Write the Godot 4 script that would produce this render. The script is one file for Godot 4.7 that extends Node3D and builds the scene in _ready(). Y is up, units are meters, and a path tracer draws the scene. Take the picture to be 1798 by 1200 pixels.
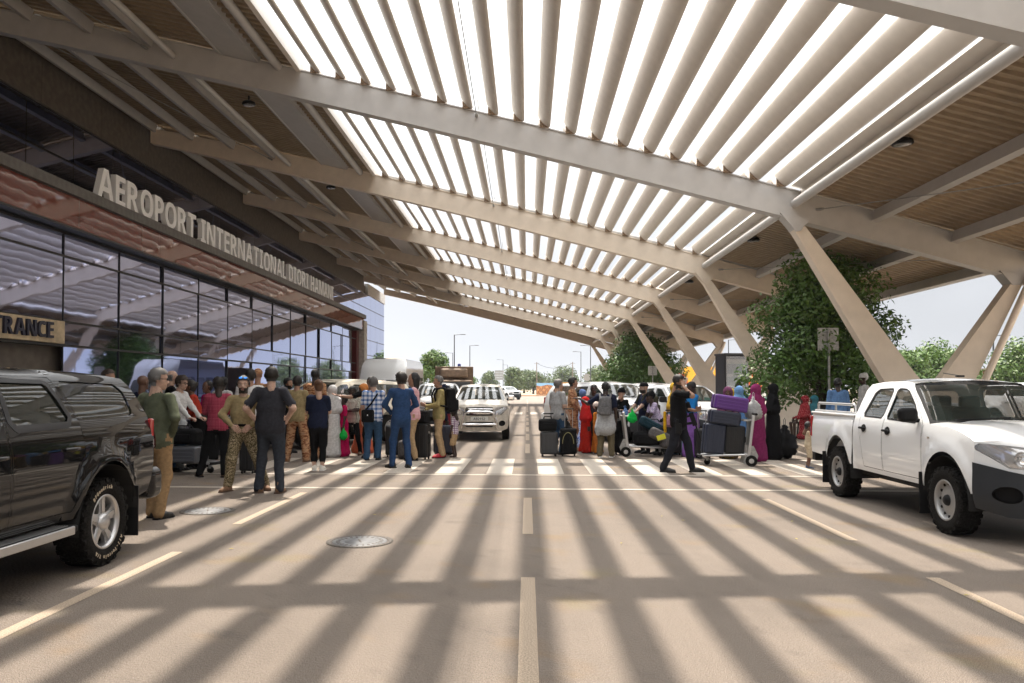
extends Node3D

# ---------------------------------------------------------------- geometry buffer
class G:
	var v := PackedVector3Array()
	var n := PackedVector3Array()
	var i := PackedInt32Array()
	var uv := PackedVector2Array()
	var col := PackedColorArray()
	func tri(a: Vector3, b: Vector3, c: Vector3, na: Vector3, nb: Vector3, nc: Vector3) -> void:
		var k := v.size()
		v.append(a); v.append(b); v.append(c)
		n.append(na); n.append(nb); n.append(nc)
		if (b - a).cross(c - a).dot(na + nb + nc) > 0.0:
			i.append(k); i.append(k + 2); i.append(k + 1)
		else:
			i.append(k); i.append(k + 1); i.append(k + 2)
	func quad(a: Vector3, b: Vector3, c: Vector3, d: Vector3, nn := Vector3.ZERO) -> void:
		var gn := (b - a).cross(c - a)
		if gn.length_squared() < 1e-14:
			gn = (c - a).cross(d - a)
		gn = gn.normalized()
		if nn == Vector3.ZERO:
			nn = -gn
		var k := v.size()
		v.append(a); v.append(b); v.append(c); v.append(d)
		var m := gn if gn.dot(nn) > 0.0 else -gn
		for q in 4:
			n.append(m)
		if gn.dot(nn) > 0.0:
			i.append_array([k, k + 2, k + 1, k, k + 3, k + 2])
		else:
			i.append_array([k, k + 1, k + 2, k, k + 2, k + 3])
	func box(c: Vector3, s: Vector3, b := Basis.IDENTITY) -> G:
		var h := s * 0.5
		for ax in 3:
			for sg in [-1.0, 1.0]:
				var u := Vector3.ZERO
				var w := Vector3.ZERO
				var o := Vector3.ZERO
				o[ax] = sg * h[ax]
				u[(ax + 1) % 3] = h[(ax + 1) % 3]
				w[(ax + 2) % 3] = h[(ax + 2) % 3]
				quad(c + b * (o - u - w), c + b * (o + u - w), c + b * (o + u + w), c + b * (o - u + w), b * o)
		return self
	func rbox(c: Vector3, s: Vector3, r: float, b := Basis.IDENTITY, taper := 1.0) -> G:
		var h := s * 0.5
		r = minf(r, minf(h.x, minf(h.y, h.z)) * 0.98)
		var q := h - Vector3.ONE * r
		for ax in 3:
			for sg in [-1.0, 1.0]:
				var base := v.size()
				var a1 := (ax + 1) % 3
				var a2 := (ax + 2) % 3
				for ju in 6:
					for jv in 6:
						var p := Vector3.ZERO
						p[ax] = sg * h[ax]
						var fu: float = [-1.0, -0.55, 0.0, 0.0, 0.55, 1.0][ju]
						var fv: float = [-1.0, -0.55, 0.0, 0.0, 0.55, 1.0][jv]
						p[a1] = (q[a1] if ju > 2 else -q[a1]) + fu * r
						p[a2] = (q[a2] if jv > 2 else -q[a2]) + fv * r
						var inn := p.clamp(-q, q)
						var d := (p - inn).normalized()
						var o := inn + d * r
						if taper != 1.0:
							var t := lerpf(1.0, taper, (o.y + h.y) / s.y)
							o.x *= t; o.z *= t
						v.append(c + b * o)
						n.append((b * d).normalized())
				for ju in 5:
					for jv in 5:
						var k := base + ju * 6 + jv
						if sg > 0:
							i.append_array([k, k + 1, k + 7, k, k + 7, k + 6])
						else:
							i.append_array([k, k + 7, k + 1, k, k + 6, k + 7])
		return self
	func tube(path: Array, r, sides := 10, caps := true) -> G:
		var m := path.size()
		var base := v.size()
		var ref := Vector3.UP
		for j in m:
			var t: Vector3 = (path[mini(j + 1, m - 1)] - path[maxi(j - 1, 0)]).normalized()
			if j == 0:
				ref = Vector3.UP if absf(t.y) < 0.9 else Vector3.RIGHT
			var x := t.cross(ref).normalized()
			var y := x.cross(t).normalized()
			ref = y
			var rr: float = r[j] if r is Array else r
			for s in sides:
				var a := TAU * s / sides
				var d := x * cos(a) + y * sin(a)
				v.append(path[j] + d * rr)
				n.append(d)
		for j in m - 1:
			for s in sides:
				var a := base + j * sides + s
				var b := base + j * sides + (s + 1) % sides
				i.append_array([a, b, a + sides, b, b + sides, a + sides])
		if caps:
			for e in [0, m - 1]:
				var c: Vector3 = path[e]
				var dn: Vector3 = (path[0] - path[1]).normalized() if e == 0 else (path[m - 1] - path[m - 2]).normalized()
				for s in sides:
					tri(c, v[base + e * sides + s], v[base + e * sides + (s + 1) % sides], dn, dn, dn)
		return self
	# profile: array of Vector2(radius, along axis); axis is local y of xf
	func lathe(prof: Array, sides := 24, xf := Transform3D.IDENTITY, sharp := false) -> G:
		var m := prof.size()
		for j in m - 1:
			var p: Vector2 = prof[j]
			var q: Vector2 = prof[j + 1]
			var nd := Vector2(q.y - p.y, p.x - q.x).normalized()
			var n0 := nd
			var n1 := nd
			if not sharp:
				if j > 0:
					var pp: Vector2 = prof[j - 1]
					n0 = (nd + Vector2(p.y - pp.y, pp.x - p.x).normalized()).normalized()
				if j < m - 2:
					var qq: Vector2 = prof[j + 2]
					n1 = (nd + Vector2(qq.y - q.y, q.x - qq.x).normalized()).normalized()
			var base := v.size()
			for s in sides + 1:
				var a := TAU * s / sides
				var d := Vector3(cos(a), 0, sin(a))
				v.append(xf * (d * p.x + Vector3.UP * p.y)); n.append((xf.basis * (d * n0.x + Vector3.UP * n0.y)).normalized())
				v.append(xf * (d * q.x + Vector3.UP * q.y)); n.append((xf.basis * (d * n1.x + Vector3.UP * n1.y)).normalized())
			for s in sides:
				var a := base + s * 2
				var fl := (v[a + 2] - v[a]).cross(v[a + 1] - v[a]).dot(n[a] + n[a + 1])
				if absf(fl) < 1e-12:
					fl = (v[a + 3] - v[a]).cross(v[a + 1] - v[a]).dot(n[a] + n[a + 1])
				if fl > 0.0:
					i.append_array([a, a + 1, a + 2, a + 2, a + 1, a + 3])
				else:
					i.append_array([a, a + 2, a + 1, a + 2, a + 3, a + 1])
		return self
	# polygon in xy, extruded along z from z0 to z1
	func prism(poly: PackedVector2Array, z0: float, z1: float, xf := Transform3D.IDENTITY) -> G:
		var t := Geometry2D.triangulate_polygon(poly)
		for k in range(0, t.size(), 3):
			for e in [[z0, -1.0], [z1, 1.0]]:
				var nn: Vector3 = xf.basis * Vector3(0, 0, e[1])
				var a := poly[t[k]]
				var b := poly[t[k + 1]]
				var c := poly[t[k + 2]]
				tri(xf * Vector3(a.x, a.y, e[0]), xf * Vector3(b.x, b.y, e[0]), xf * Vector3(c.x, c.y, e[0]), nn, nn, nn)
		for k in poly.size():
			var a := poly[k]
			var b := poly[(k + 1) % poly.size()]
			if a.distance_squared_to(b) < 1e-10:
				continue
			var d := (b - a).orthogonal().normalized()
			if not _out(poly, a, b, d):
				d = -d
			quad(xf * Vector3(a.x, a.y, z0), xf * Vector3(b.x, b.y, z0), xf * Vector3(b.x, b.y, z1), xf * Vector3(a.x, a.y, z1), xf.basis * Vector3(d.x, d.y, 0))
		return self
	func _out(poly: PackedVector2Array, a: Vector2, b: Vector2, d: Vector2) -> bool:
		return not Geometry2D.is_point_in_polygon((a + b) * 0.5 + d.normalized() * 0.001, poly)
	func join(o: G, xf := Transform3D.IDENTITY) -> G:
		var k := v.size()
		var fl := xf.basis.determinant() < 0.0
		for p in o.v:
			v.append(xf * p)
		for p in o.n:
			n.append((xf.basis * p).normalized())
		if fl:
			for t in range(0, o.i.size(), 3):
				i.append(o.i[t] + k); i.append(o.i[t + 2] + k); i.append(o.i[t + 1] + k)
		else:
			for t in o.i:
				i.append(t + k)
		return self
	func mesh() -> ArrayMesh:
		var a := []
		a.resize(Mesh.ARRAY_MAX)
		a[Mesh.ARRAY_VERTEX] = v
		a[Mesh.ARRAY_NORMAL] = n
		a[Mesh.ARRAY_INDEX] = i
		if uv.size() == v.size() and uv.size() > 0:
			a[Mesh.ARRAY_TEX_UV] = uv
		if col.size() == v.size() and col.size() > 0:
			a[Mesh.ARRAY_COLOR] = col
		var m := ArrayMesh.new()
		m.add_surface_from_arrays(Mesh.PRIMITIVE_TRIANGLES, a)
		return m

# ---------------------------------------------------------------- naming and objects
var taken := {}
var M := {}
var rng := RandomNumberGenerator.new()

func numbered(s: String) -> String:
	if not taken.has(s):
		taken[s] = 0
		return s
	taken[s] += 1
	return "%s_%03d" % [s, taken[s]]

func add(called: String, shape, m: Material, parent: Node = null) -> MeshInstance3D:
	var o := MeshInstance3D.new()
	o.mesh = shape.mesh() if shape is G else shape
	o.material_override = m
	o.cast_shadow = GeometryInstance3D.SHADOW_CASTING_SETTING_ON
	if parent == null:
		o.name = numbered(called)
		add_child(o)
	else:
		o.name = called
		parent.add_child(o, true)
	return o

func tag(o: Node, label: String, category: String, group := "") -> Node:
	o.set_meta("label", label)
	o.set_meta("category", category)
	if group != "":
		o.set_meta("group", group)
	return o

func thing(called: String, label: String, category: String, at := Vector3.ZERO, turn := 0.0, group := "") -> Node3D:
	var o := Node3D.new()
	o.name = numbered(called)
	add_child(o)
	o.position = at
	o.rotation.y = deg_to_rad(turn)
	tag(o, label, category, group)
	return o

func setting(called: String, shape, m: Material) -> MeshInstance3D:
	var o := add(called, shape, m)
	o.set_meta("kind", "structure")
	return o

func copy_of(src: Node3D, label: String, at: Vector3, turn: float) -> Node3D:
	var c: Node3D = src.duplicate()
	c.name = numbered(String(src.name).rstrip("0123456789").trim_suffix("_"))
	add_child(c)
	c.position = at
	c.rotation.y = deg_to_rad(turn)
	c.set_meta("label", label)
	return c

# ---------------------------------------------------------------- materials
func lin(r: float, g: float, b: float) -> Color:
	return Color(r, g, b).linear_to_srgb()

func noise_image(size: int, freq: float, octaves: int, lo: float, hi: float, sd: int, power := 1.0) -> Image:
	var f := FastNoiseLite.new()
	f.noise_type = FastNoiseLite.TYPE_SIMPLEX
	f.seed = sd
	f.frequency = freq
	f.fractal_octaves = octaves
	var src := f.get_seamless_image(size, size)
	var d := src.get_data()
	var out := PackedByteArray()
	out.resize(size * size * 3)
	var lut := PackedByteArray()
	for k in 256:
		lut.append(clampi(int(255.0 * lerpf(lo, hi, pow(k / 255.0, power))), 0, 255))
	for k in size * size:
		var q := lut[d[k]]
		out[k * 3] = q
		out[k * 3 + 1] = q
		out[k * 3 + 2] = q
	return Image.create_from_data(size, size, false, Image.FORMAT_RGB8, out)

func tex(im: Image) -> ImageTexture:
	im.generate_mipmaps()
	return ImageTexture.create_from_image(im)

var T := {}
func make_textures() -> void:
	T.fine = tex(noise_image(512, 0.09, 3, 0.62, 1.0, 3))
	T.cloud = tex(noise_image(512, 0.012, 5, 0.8, 1.0, 7))
	T.soft = tex(noise_image(512, 0.01, 5, 0.95, 1.0, 9))
	T.blotch = tex(noise_image(512, 0.02, 4, 0.35, 1.0, 11))
	var b := noise_image(512, 0.02, 3, 0.0, 1.0, 21)
	b.bump_map_to_normal_map(6.0)
	T.fold_n = tex(b)
	b = noise_image(512, 0.006, 1, 0.0, 1.0, 33)
	b.bump_map_to_normal_map(5.0)
	T.wave_n = tex(b)
	b = noise_image(512, 0.12, 3, 0.0, 1.0, 5)
	b.bump_map_to_normal_map(3.0)
	T.grain_n = tex(b)

func mat(c: Color, rough := 0.6, metal := 0.0) -> StandardMaterial3D:
	var m := StandardMaterial3D.new()
	m.albedo_color = c
	m.roughness = rough
	m.metallic = metal
	return m

func tri_mat(c: Color, rough: float, t: Texture2D, scale: float, metal := 0.0, world := false) -> StandardMaterial3D:
	var m := mat(c, rough, metal)
	m.albedo_texture = t
	m.uv1_triplanar = true
	m.uv1_world_triplanar = world
	m.uv1_scale = Vector3.ONE * scale
	return m

func with_normal(m: StandardMaterial3D, t: Texture2D, k: float) -> StandardMaterial3D:
	m.normal_enabled = true
	m.normal_texture = t
	m.normal_scale = k
	m.uv1_triplanar = true
	return m

func cloth(c: Color, rough := 0.85, fold := 0.4) -> StandardMaterial3D:
	var m := tri_mat(c, rough, T.cloud, 2.2)
	with_normal(m, T.fold_n, fold)
	m.metallic_specular = 0.18
	return m

func car_paint(c: Color, rough := 0.3) -> StandardMaterial3D:
	var m := mat(c, rough)
	m.clearcoat_enabled = true
	m.clearcoat = 1.0
	m.clearcoat_roughness = 0.03
	return m

func glass(c: Color, a: float, rough := 0.02) -> StandardMaterial3D:
	var m := mat(c, rough)
	m.transparency = BaseMaterial3D.TRANSPARENCY_ALPHA
	m.albedo_color.a = a
	m.metallic_specular = 0.6
	return m

func make_materials() -> void:
	M.cream = tri_mat(lin(0.53, 0.515, 0.495), 0.5, T.soft, 0.35, 0.0, true)
	M.cream_warm = tri_mat(lin(0.76, 0.66, 0.54), 0.55, T.soft, 0.35, 0.0, true)  # warmer, paler cream for columns, downpipes and the far beams
	M.rust = tri_mat(lin(0.5, 0.34, 0.21), 0.8, T.blotch, 2.0, 0.0, true)
	M.slat = tri_mat(lin(0.71, 0.655, 0.585), 0.45, T.soft, 0.5, 0.0, true)
	M.deck = tri_mat(lin(0.42, 0.32, 0.21), 0.55, T.cloud, 0.3, 0.0, true)
	M.steel = mat(lin(0.45, 0.44, 0.42), 0.35, 0.8)
	M.chrome = mat(lin(0.75, 0.75, 0.75), 0.08, 1.0)
	M.alloy = mat(lin(0.55, 0.55, 0.55), 0.3, 0.85)
	M.black = tri_mat(lin(0.014, 0.014, 0.015), 0.6, T.fine, 3.0)
	M.black.metallic_specular = 0.3
	M.dark = mat(lin(0.028, 0.027, 0.026), 0.9)
	M.dark.metallic_specular = 0.2
	M.plastic = with_normal(tri_mat(lin(0.028, 0.034, 0.042), 0.5, T.fine, 6.0), T.grain_n, 0.3)
	M.rubber = with_normal(tri_mat(lin(0.025, 0.023, 0.021), 0.85, T.blotch, 3.0), T.grain_n, 0.5)
	M.rubber.metallic_specular = 0.25
	M.pole = mat(lin(0.07, 0.075, 0.08), 0.5, 0.4)
	M.sign_back = tri_mat(lin(0.58, 0.58, 0.56), 0.5, T.cloud, 1.5)
	M.galv = tri_mat(lin(0.42, 0.42, 0.4), 0.5, T.cloud, 1.5, 0.3)
	M.mirror_glass = with_normal(mat(lin(0.38, 0.43, 0.66), 0.03, 1.0), T.wave_n, 0.02)
	M.mirror_glass.uv1_world_triplanar = true
	M.mirror_glass.uv1_scale = Vector3.ONE * 0.45
	M.red_glass = with_normal(mat(lin(0.14, 0.03, 0.022), 0.03, 0.0), T.wave_n, 0.035)
	M.red_glass.metallic_specular = 1.0
	M.red_glass.uv1_world_triplanar = true
	M.red_glass.uv1_scale = Vector3.ONE * 0.45
	M.frame = mat(lin(0.03, 0.03, 0.033), 0.4, 0.5)
	M.wall = tri_mat(lin(0.15, 0.125, 0.1), 0.6, T.cloud, 0.4, 0.0, true)
	M.white_wall = tri_mat(lin(0.68, 0.66, 0.62), 0.7, T.cloud, 0.5, 0.0, true)
	M.fascia = tri_mat(lin(0.14, 0.135, 0.13), 0.5, T.cloud, 0.6, 0.0, true)
	M.letter = mat(lin(0.86, 0.88, 0.9), 0.4)
	M.bark = tri_mat(lin(0.09, 0.065, 0.045), 0.9, T.blotch, 2.0)
	M.sand = tri_mat(lin(0.42, 0.31, 0.2), 0.95, T.cloud, 0.12, 0.0, true)
	M.paving = tri_mat(lin(0.36, 0.29, 0.22), 0.9, T.blotch, 0.5, 0.0, true)
	M.kerb = tri_mat(lin(0.4, 0.32, 0.24), 0.9, T.blotch, 0.8, 0.0, true)
	M.paint = tri_mat(lin(0.56, 0.44, 0.32), 0.8, T.fine, 1.3, 0.0, true)
	M.paint_white = tri_mat(lin(0.68, 0.6, 0.5), 0.8, T.fine, 1.3, 0.0, true)
	M.iron = with_normal(tri_mat(lin(0.25, 0.215, 0.18), 0.8, T.blotch, 3.0), T.grain_n, 0.6)
	M.auto_glass = glass(lin(0.02, 0.03, 0.028), 0.45)
	M.tint_glass = glass(lin(0.012, 0.016, 0.012), 0.72)
	M.lens = glass(lin(0.8, 0.8, 0.8), 0.25, 0.05)
	M.red_lens = car_paint(lin(0.35, 0.008, 0.01), 0.2)
	M.amber = car_paint(lin(0.6, 0.16, 0.02), 0.2)

# ---------------------------------------------------------------- camera, sky, sun
const PX := 1420.0
func make_view() -> void:
	var cam := Camera3D.new()
	cam.name = "camera"
	add_child(cam)
	cam.position = Vector3(0, 1.6, 0)
	cam.rotation = Vector3(deg_to_rad(1.3), deg_to_rad(2.7), 0)
	var near := 0.05
	# principal point of the cropped frame lies at (859, 648.8) of 1798 x 1200
	cam.set_frustum(near * 1200.0 / PX, Vector2((899.0 - 859.0) / PX, (648.8 - 600.0) / PX) * near, near, 2000.0)
	cam.current = true
	var e := Environment.new()
	e.background_mode = Environment.BG_SKY
	e.tonemap_mode = Environment.TONE_MAPPER_LINEAR
	e.tonemap_exposure = 1.8
	e.sdfgi_enabled = true
	e.ssao_enabled = true
	e.ssil_enabled = true
	e.fog_enabled = true
	e.fog_density = 0.00028
	e.fog_light_color = Color(0.86, 0.87, 0.89)
	var sky := Sky.new()
	var pm := PanoramaSkyMaterial.new()
	pm.panorama = ImageTexture.create_from_image(sky_image())
	pm.energy_multiplier = 1.0
	sky.sky_material = pm
	e.sky = sky
	var w := WorldEnvironment.new()
	w.environment = e
	w.name = "environment"
	add_child(w)
	var sun := DirectionalLight3D.new()
	sun.name = "sun"
	add_child(sun)
	sun.look_at_from_position(Vector3.ZERO, Vector3(0.107, -1.0, 0.48), Vector3.RIGHT)
	sun.light_energy = 1.4
	sun.light_angular_distance = 0.9
	sun.light_color = Color(1.0, 0.96, 0.91)
	sun.shadow_enabled = true

func sky_image() -> Image:
	var f := FastNoiseLite.new()
	f.seed = 4
	f.frequency = 1.6
	f.fractal_octaves = 5
	var w := 512
	var h := 256
	var im := Image.create(w, h, false, Image.FORMAT_RGBF)
	for y in h:
		var el := PI * (0.5 - (y + 0.5) / h)
		for x in w:
			var az := TAU * (x + 0.5) / w
			var d := Vector3(cos(el) * sin(az), sin(el), -cos(el) * cos(az))
			var up := clampf(d.y, 0.0, 1.0)
			var base := Color(0.38, 0.392, 0.415).lerp(Color(2.5, 2.5, 2.5), smoothstep(0.1, 0.95, up))
			var c := f.get_noise_3d(d.x * 1.4, d.y * 3.0, d.z * 1.4) * 0.5 + 0.5
			var blue := smoothstep(0.62, 0.9, c) * smoothstep(0.12, 0.5, up)
			base = base.lerp(base * Color(0.72, 0.84, 1.0), blue * 0.8)
			base *= 1.0 + 0.12 * smoothstep(0.35, 0.0, c)
			# hazy air is paler on the sun's side
			base *= 1.0 + 0.36 * pow(maxf(0.0, cos(az + 0.22)), 8.0)
			im.set_pixel(x, y, base)
	return im

# ---------------------------------------------------------------- ground and road
func sheet(x0: float, x1: float, z0: float, z1: float, y: float) -> G:
	var g := G.new()
	g.quad(Vector3(x0, y, z0), Vector3(x1, y, z0), Vector3(x1, y, z1), Vector3(x0, y, z1), Vector3.UP)
	return g

func make_ground() -> void:
	setting("ground", sheet(-600, 600, -900, 120, -0.012), M.sand)
	var im := noise_image(1024, 0.25, 3, 0.35, 1.12, 15)
	var asphalt := tri_mat(lin(0.335, 0.272, 0.217), 0.88, tex(im), 0.42, 0.0, true)
	asphalt.vertex_color_use_as_albedo = true
	with_normal(asphalt, T.grain_n, 0.5)
	var f := FastNoiseLite.new()
	f.seed = 8
	f.frequency = 0.22
	f.fractal_octaves = 4
	var f2 := FastNoiseLite.new()
	f2.seed = 18
	f2.frequency = 0.9
	f2.fractal_octaves = 4
	# oil drips, dark patches and rusty dirt: [x, z, rx, rz, darkness]
	var stains := [[-4.3, -5.75, 0.55, 0.16, 0.35], [-4.0, -5.9, 0.3, 0.1, 0.25], [-2.0, -5.2, 0.16, 0.09, 0.2], [1.2, -7.9, 0.2, 0.1, 0.16], [2.3, -5.0, 0.3, 0.14, 0.14], [-0.9, -9.6, 0.14, 0.1, 0.22], [0.8, -4.4, 0.1, 0.08, 0.25], [-1.2, -13.4, 0.4, 0.2, 0.12], [3.0, -10.0, 0.25, 0.12, 0.14], [-2.6, -8.0, 0.1, 0.06, 0.2], [4.9, -9.4, 0.4, 0.3, 0.25], [4.9, -12.0, 0.3, 0.2, 0.2]]
	for part in [[0.085, 221, 245, 3.0], [0.25, 75, 577, -17.825]]:
		var g := G.new()
		var x0 := -10.8
		var cell: float = part[0] if part[0] < 0.2 else 18.785 / 75.0
		var nx: int = part[1]
		var nz: int = part[2]
		var zs: float = 0.25 if part[0] > 0.2 else cell
		for a in nz + 1:
			for b in nx + 1:
				var p := Vector3(x0 + b * cell, 0.0, part[3] - a * zs)
				g.v.append(p)
				g.n.append(Vector3.UP)
				var q := 0.95 + 0.2 * f.get_noise_2d(p.x * 0.7, p.z) + 0.12 * f2.get_noise_2d(p.x, p.z * 0.6)
				# wheel tracks are polished paler, with faint dark scuffs across
				var t := absf(fmod(absf(p.x) + 0.02, 3.4) - 1.7)
				q *= 1.0 + 0.06 * exp(-pow((t - 0.75) / 0.22, 2.0)) - 0.05 * exp(-pow(t / 0.2, 2.0))
				var fine := f2.get_noise_2d(p.x * 5.0, p.z * 5.0)
				q *= 1.0 + 0.07 * fine
				if part[0] < 0.2:
					for s in stains:
						var e := Vector2((p.x - s[0]) / s[2], (p.z - s[1]) / s[3]).length() + 0.7 * fine
						q *= 1.0 - s[4] * smoothstep(1.1, 0.7, e)
					# hairline cracks, lighter where sand has filled them
					var r := absf(f.get_noise_2d(p.x * 3.0 + 11.0, p.z * 1.6))
					q *= 1.0 - 0.16 * smoothstep(0.014, 0.004, r)
				var rust := clampf(f2.get_noise_2d(p.x * 0.9 + 40.0, p.z * 1.1) * 2.4 - 0.62, 0.0, 1.0)
				g.col.append(Color(q * (1.0 + 0.2 * rust), q * (1.0 + 0.02 * rust), q * (1.0 - 0.24 * rust)))
		for a in nz:
			for b in nx:
				var k := a * (nx + 1) + b
				g.i.append_array([k, k + nx + 1, k + 1, k + 1, k + nx + 1, k + nx + 2])
		setting("road", g, asphalt)
	setting("road", sheet(-10.8, 7.985, 3.0, 16.0, 0.0), tri_mat(lin(0.31, 0.255, 0.205), 0.88, tex(noise_image(256, 0.25, 3, 0.6, 1.0, 16)), 0.42, 0.0, true))
	# thin dark strips laid across the road
	for z in [-18.35, -26.9, -37.5]:
		setting("road_strip", sheet(-8.4, 7.3, z - 0.02, z + 0.02, 0.003), tri_mat(lin(0.12, 0.1, 0.085), 0.9, T.blotch, 2.0, 0.0, true))
	var cross := tri_mat(lin(0.3, 0.25, 0.205), 0.88, tex(noise_image(512, 0.22, 3, 0.7, 1.0, 25)), 0.42, 0.0, true)
	setting("crossing_road", sheet(-120, 140, -152, -142, -0.004), cross)
	setting("car_park", sheet(16, 110, -135, -20, -0.004), cross)
	# pavements with kerbs
	var r := G.new()
	var pts := PackedVector2Array([Vector2(8.4, 10), Vector2(7.4, -6), Vector2(6.9, -14), Vector2(6.7, -18.5), Vector2(7.0, -21), Vector2(7.5, -24), Vector2(7.6, -30), Vector2(7.6, -118), Vector2(9.0, -126), Vector2(15.5, -126), Vector2(15.5, 10)])
	r.prism(pts, 0.0, 0.14, Transform3D(Basis(Vector3(1, 0, 0), Vector3(0, 0, 1), Vector3(0, 1, 0)), Vector3.ZERO))
	setting("pavement", r, M.paving)
	for k in 7:
		var a := pts[k]
		var b := pts[k + 1]
		var m := maxi(1, int(a.distance_to(b) / 1.0))
		if a.y < -60:
			m = 4
		for j in m:
			var p := a.lerp(b, (j + 0.006) / m)
			var q := a.lerp(b, (j + 0.994) / m)
			var c := (p + q) * 0.5
			var kb := G.new().rbox(Vector3.ZERO, Vector3(0.16, 0.2, p.distance_to(q)), 0.02)
			var o := add("kerb_stone", kb, M.kerb, get_node("pavement"))
			o.position = Vector3(c.x - 0.05, 0.062, c.y)
			o.rotation.y = atan2(q.x - p.x, q.y - p.y)
	var l := G.new().box(Vector3(-9.68, 0.07, -45), Vector3(2.3, 0.14, 110))
	setting("terminal_pavement", l, M.paving)
	# painted markings, each a sheet 4 mm above the road
	for d in [[-3.6, -6.85], [-8.87, -11.77], [-19.75, -23.0], [-24.6, -27.9], [-29.5, -32.8], [-34.4, -37.6], [-39.3, -42.5], [-45.0, -47.6], [-53.5, -56.5], [-58.4, -61.4], [-63.3, -66.3], [-68.2, -71.2], [-73.1, -76.1], [-78, -81], [-83, -86], [-88, -91], [-93, -96], [-98, -101]]:
		var o := setting("lane_line", sheet(-0.055, 0.062, d[0], d[1], 0.004), M.paint)
	for sx in [-1.0, 1.0]:
		for d in [[-3.4, -7.75] if sx < 0 else [-3.9, -7.0], [-9.35, -12.2] if sx < 0 else [-8.66, -11.81], [-20.5, -23.5], [-25.2, -28.2], [-30, -33], [-35, -38], [-54, -57], [-59, -62], [-64, -67], [-69, -72]]:
			setting("lane_line", sheet(sx * 3.4 - 0.055, sx * 3.4 + 0.055, d[0], d[1], 0.004), M.paint)
	for z in [-12.78, -14.82, -43.6, -52.9]:
		setting("stop_line", sheet(-8.6, 6.6 if z > -20 else 7.4, z - 0.07, z + 0.07, 0.006), M.paint_white)
	for k in range(-9, 7):
		setting("crossing_stripe", sheet(0.2 + k * 0.965 - 0.48 + 0.48, 0.2 + k * 0.965 + 0.48, -18.2, -15.0, 0.004), M.paint_white)
	for k in range(-8, 8):
		setting("crossing_stripe", sheet(0.18 + k * 0.95, 0.64 + k * 0.95, -52.4, -48.4, 0.004), M.paint_white)
	for p in [[Vector3(-1.74, 0, -8.36), "round iron manhole cover in the middle of the near lane"], [Vector3(-4.14, 0, -10.33), "round iron manhole cover beside the olive shirted man's feet"]]:
		var t := thing("manhole_cover", p[1], "manhole cover", p[0], 20.0, "manhole covers in the road")
		add("frame_ring", G.new().lathe([Vector2(0.345, 0.002), Vector2(0.345, 0.008), Vector2(0.29, 0.008), Vector2(0.288, 0.003)], 40), M.iron, t)
		add("lid", G.new().lathe([Vector2(0.284, 0.002), Vector2(0.283, 0.007), Vector2(0.17, 0.007), Vector2(0.168, 0.004), Vector2(0.15, 0.004), Vector2(0.148, 0.008), Vector2(0.0001, 0.008)], 40), mat(lin(0.17, 0.17, 0.17), 0.6), t)
		for k in 24:
			var a := TAU * k / 24
			add("stud", G.new().box(Vector3(cos(a) * 0.225, 0.0075, sin(a) * 0.225), Vector3(0.04, 0.004, 0.022), Basis(Vector3.UP, -a)), M.iron, t)
		add("handle_slot", G.new().box(Vector3(0, 0.0085, 0), Vector3(0.018, 0.004, 0.16)), M.iron, t)

# ---------------------------------------------------------------- canopy
const BAY := 10.4
func beam_bottom(x: float) -> float:
	return 7.648 - 0.2595 * x - 0.00111 * x * x

func beam_frame(x: float) -> float:
	return atan(-0.2595 - 0.00222 * x)

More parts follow.
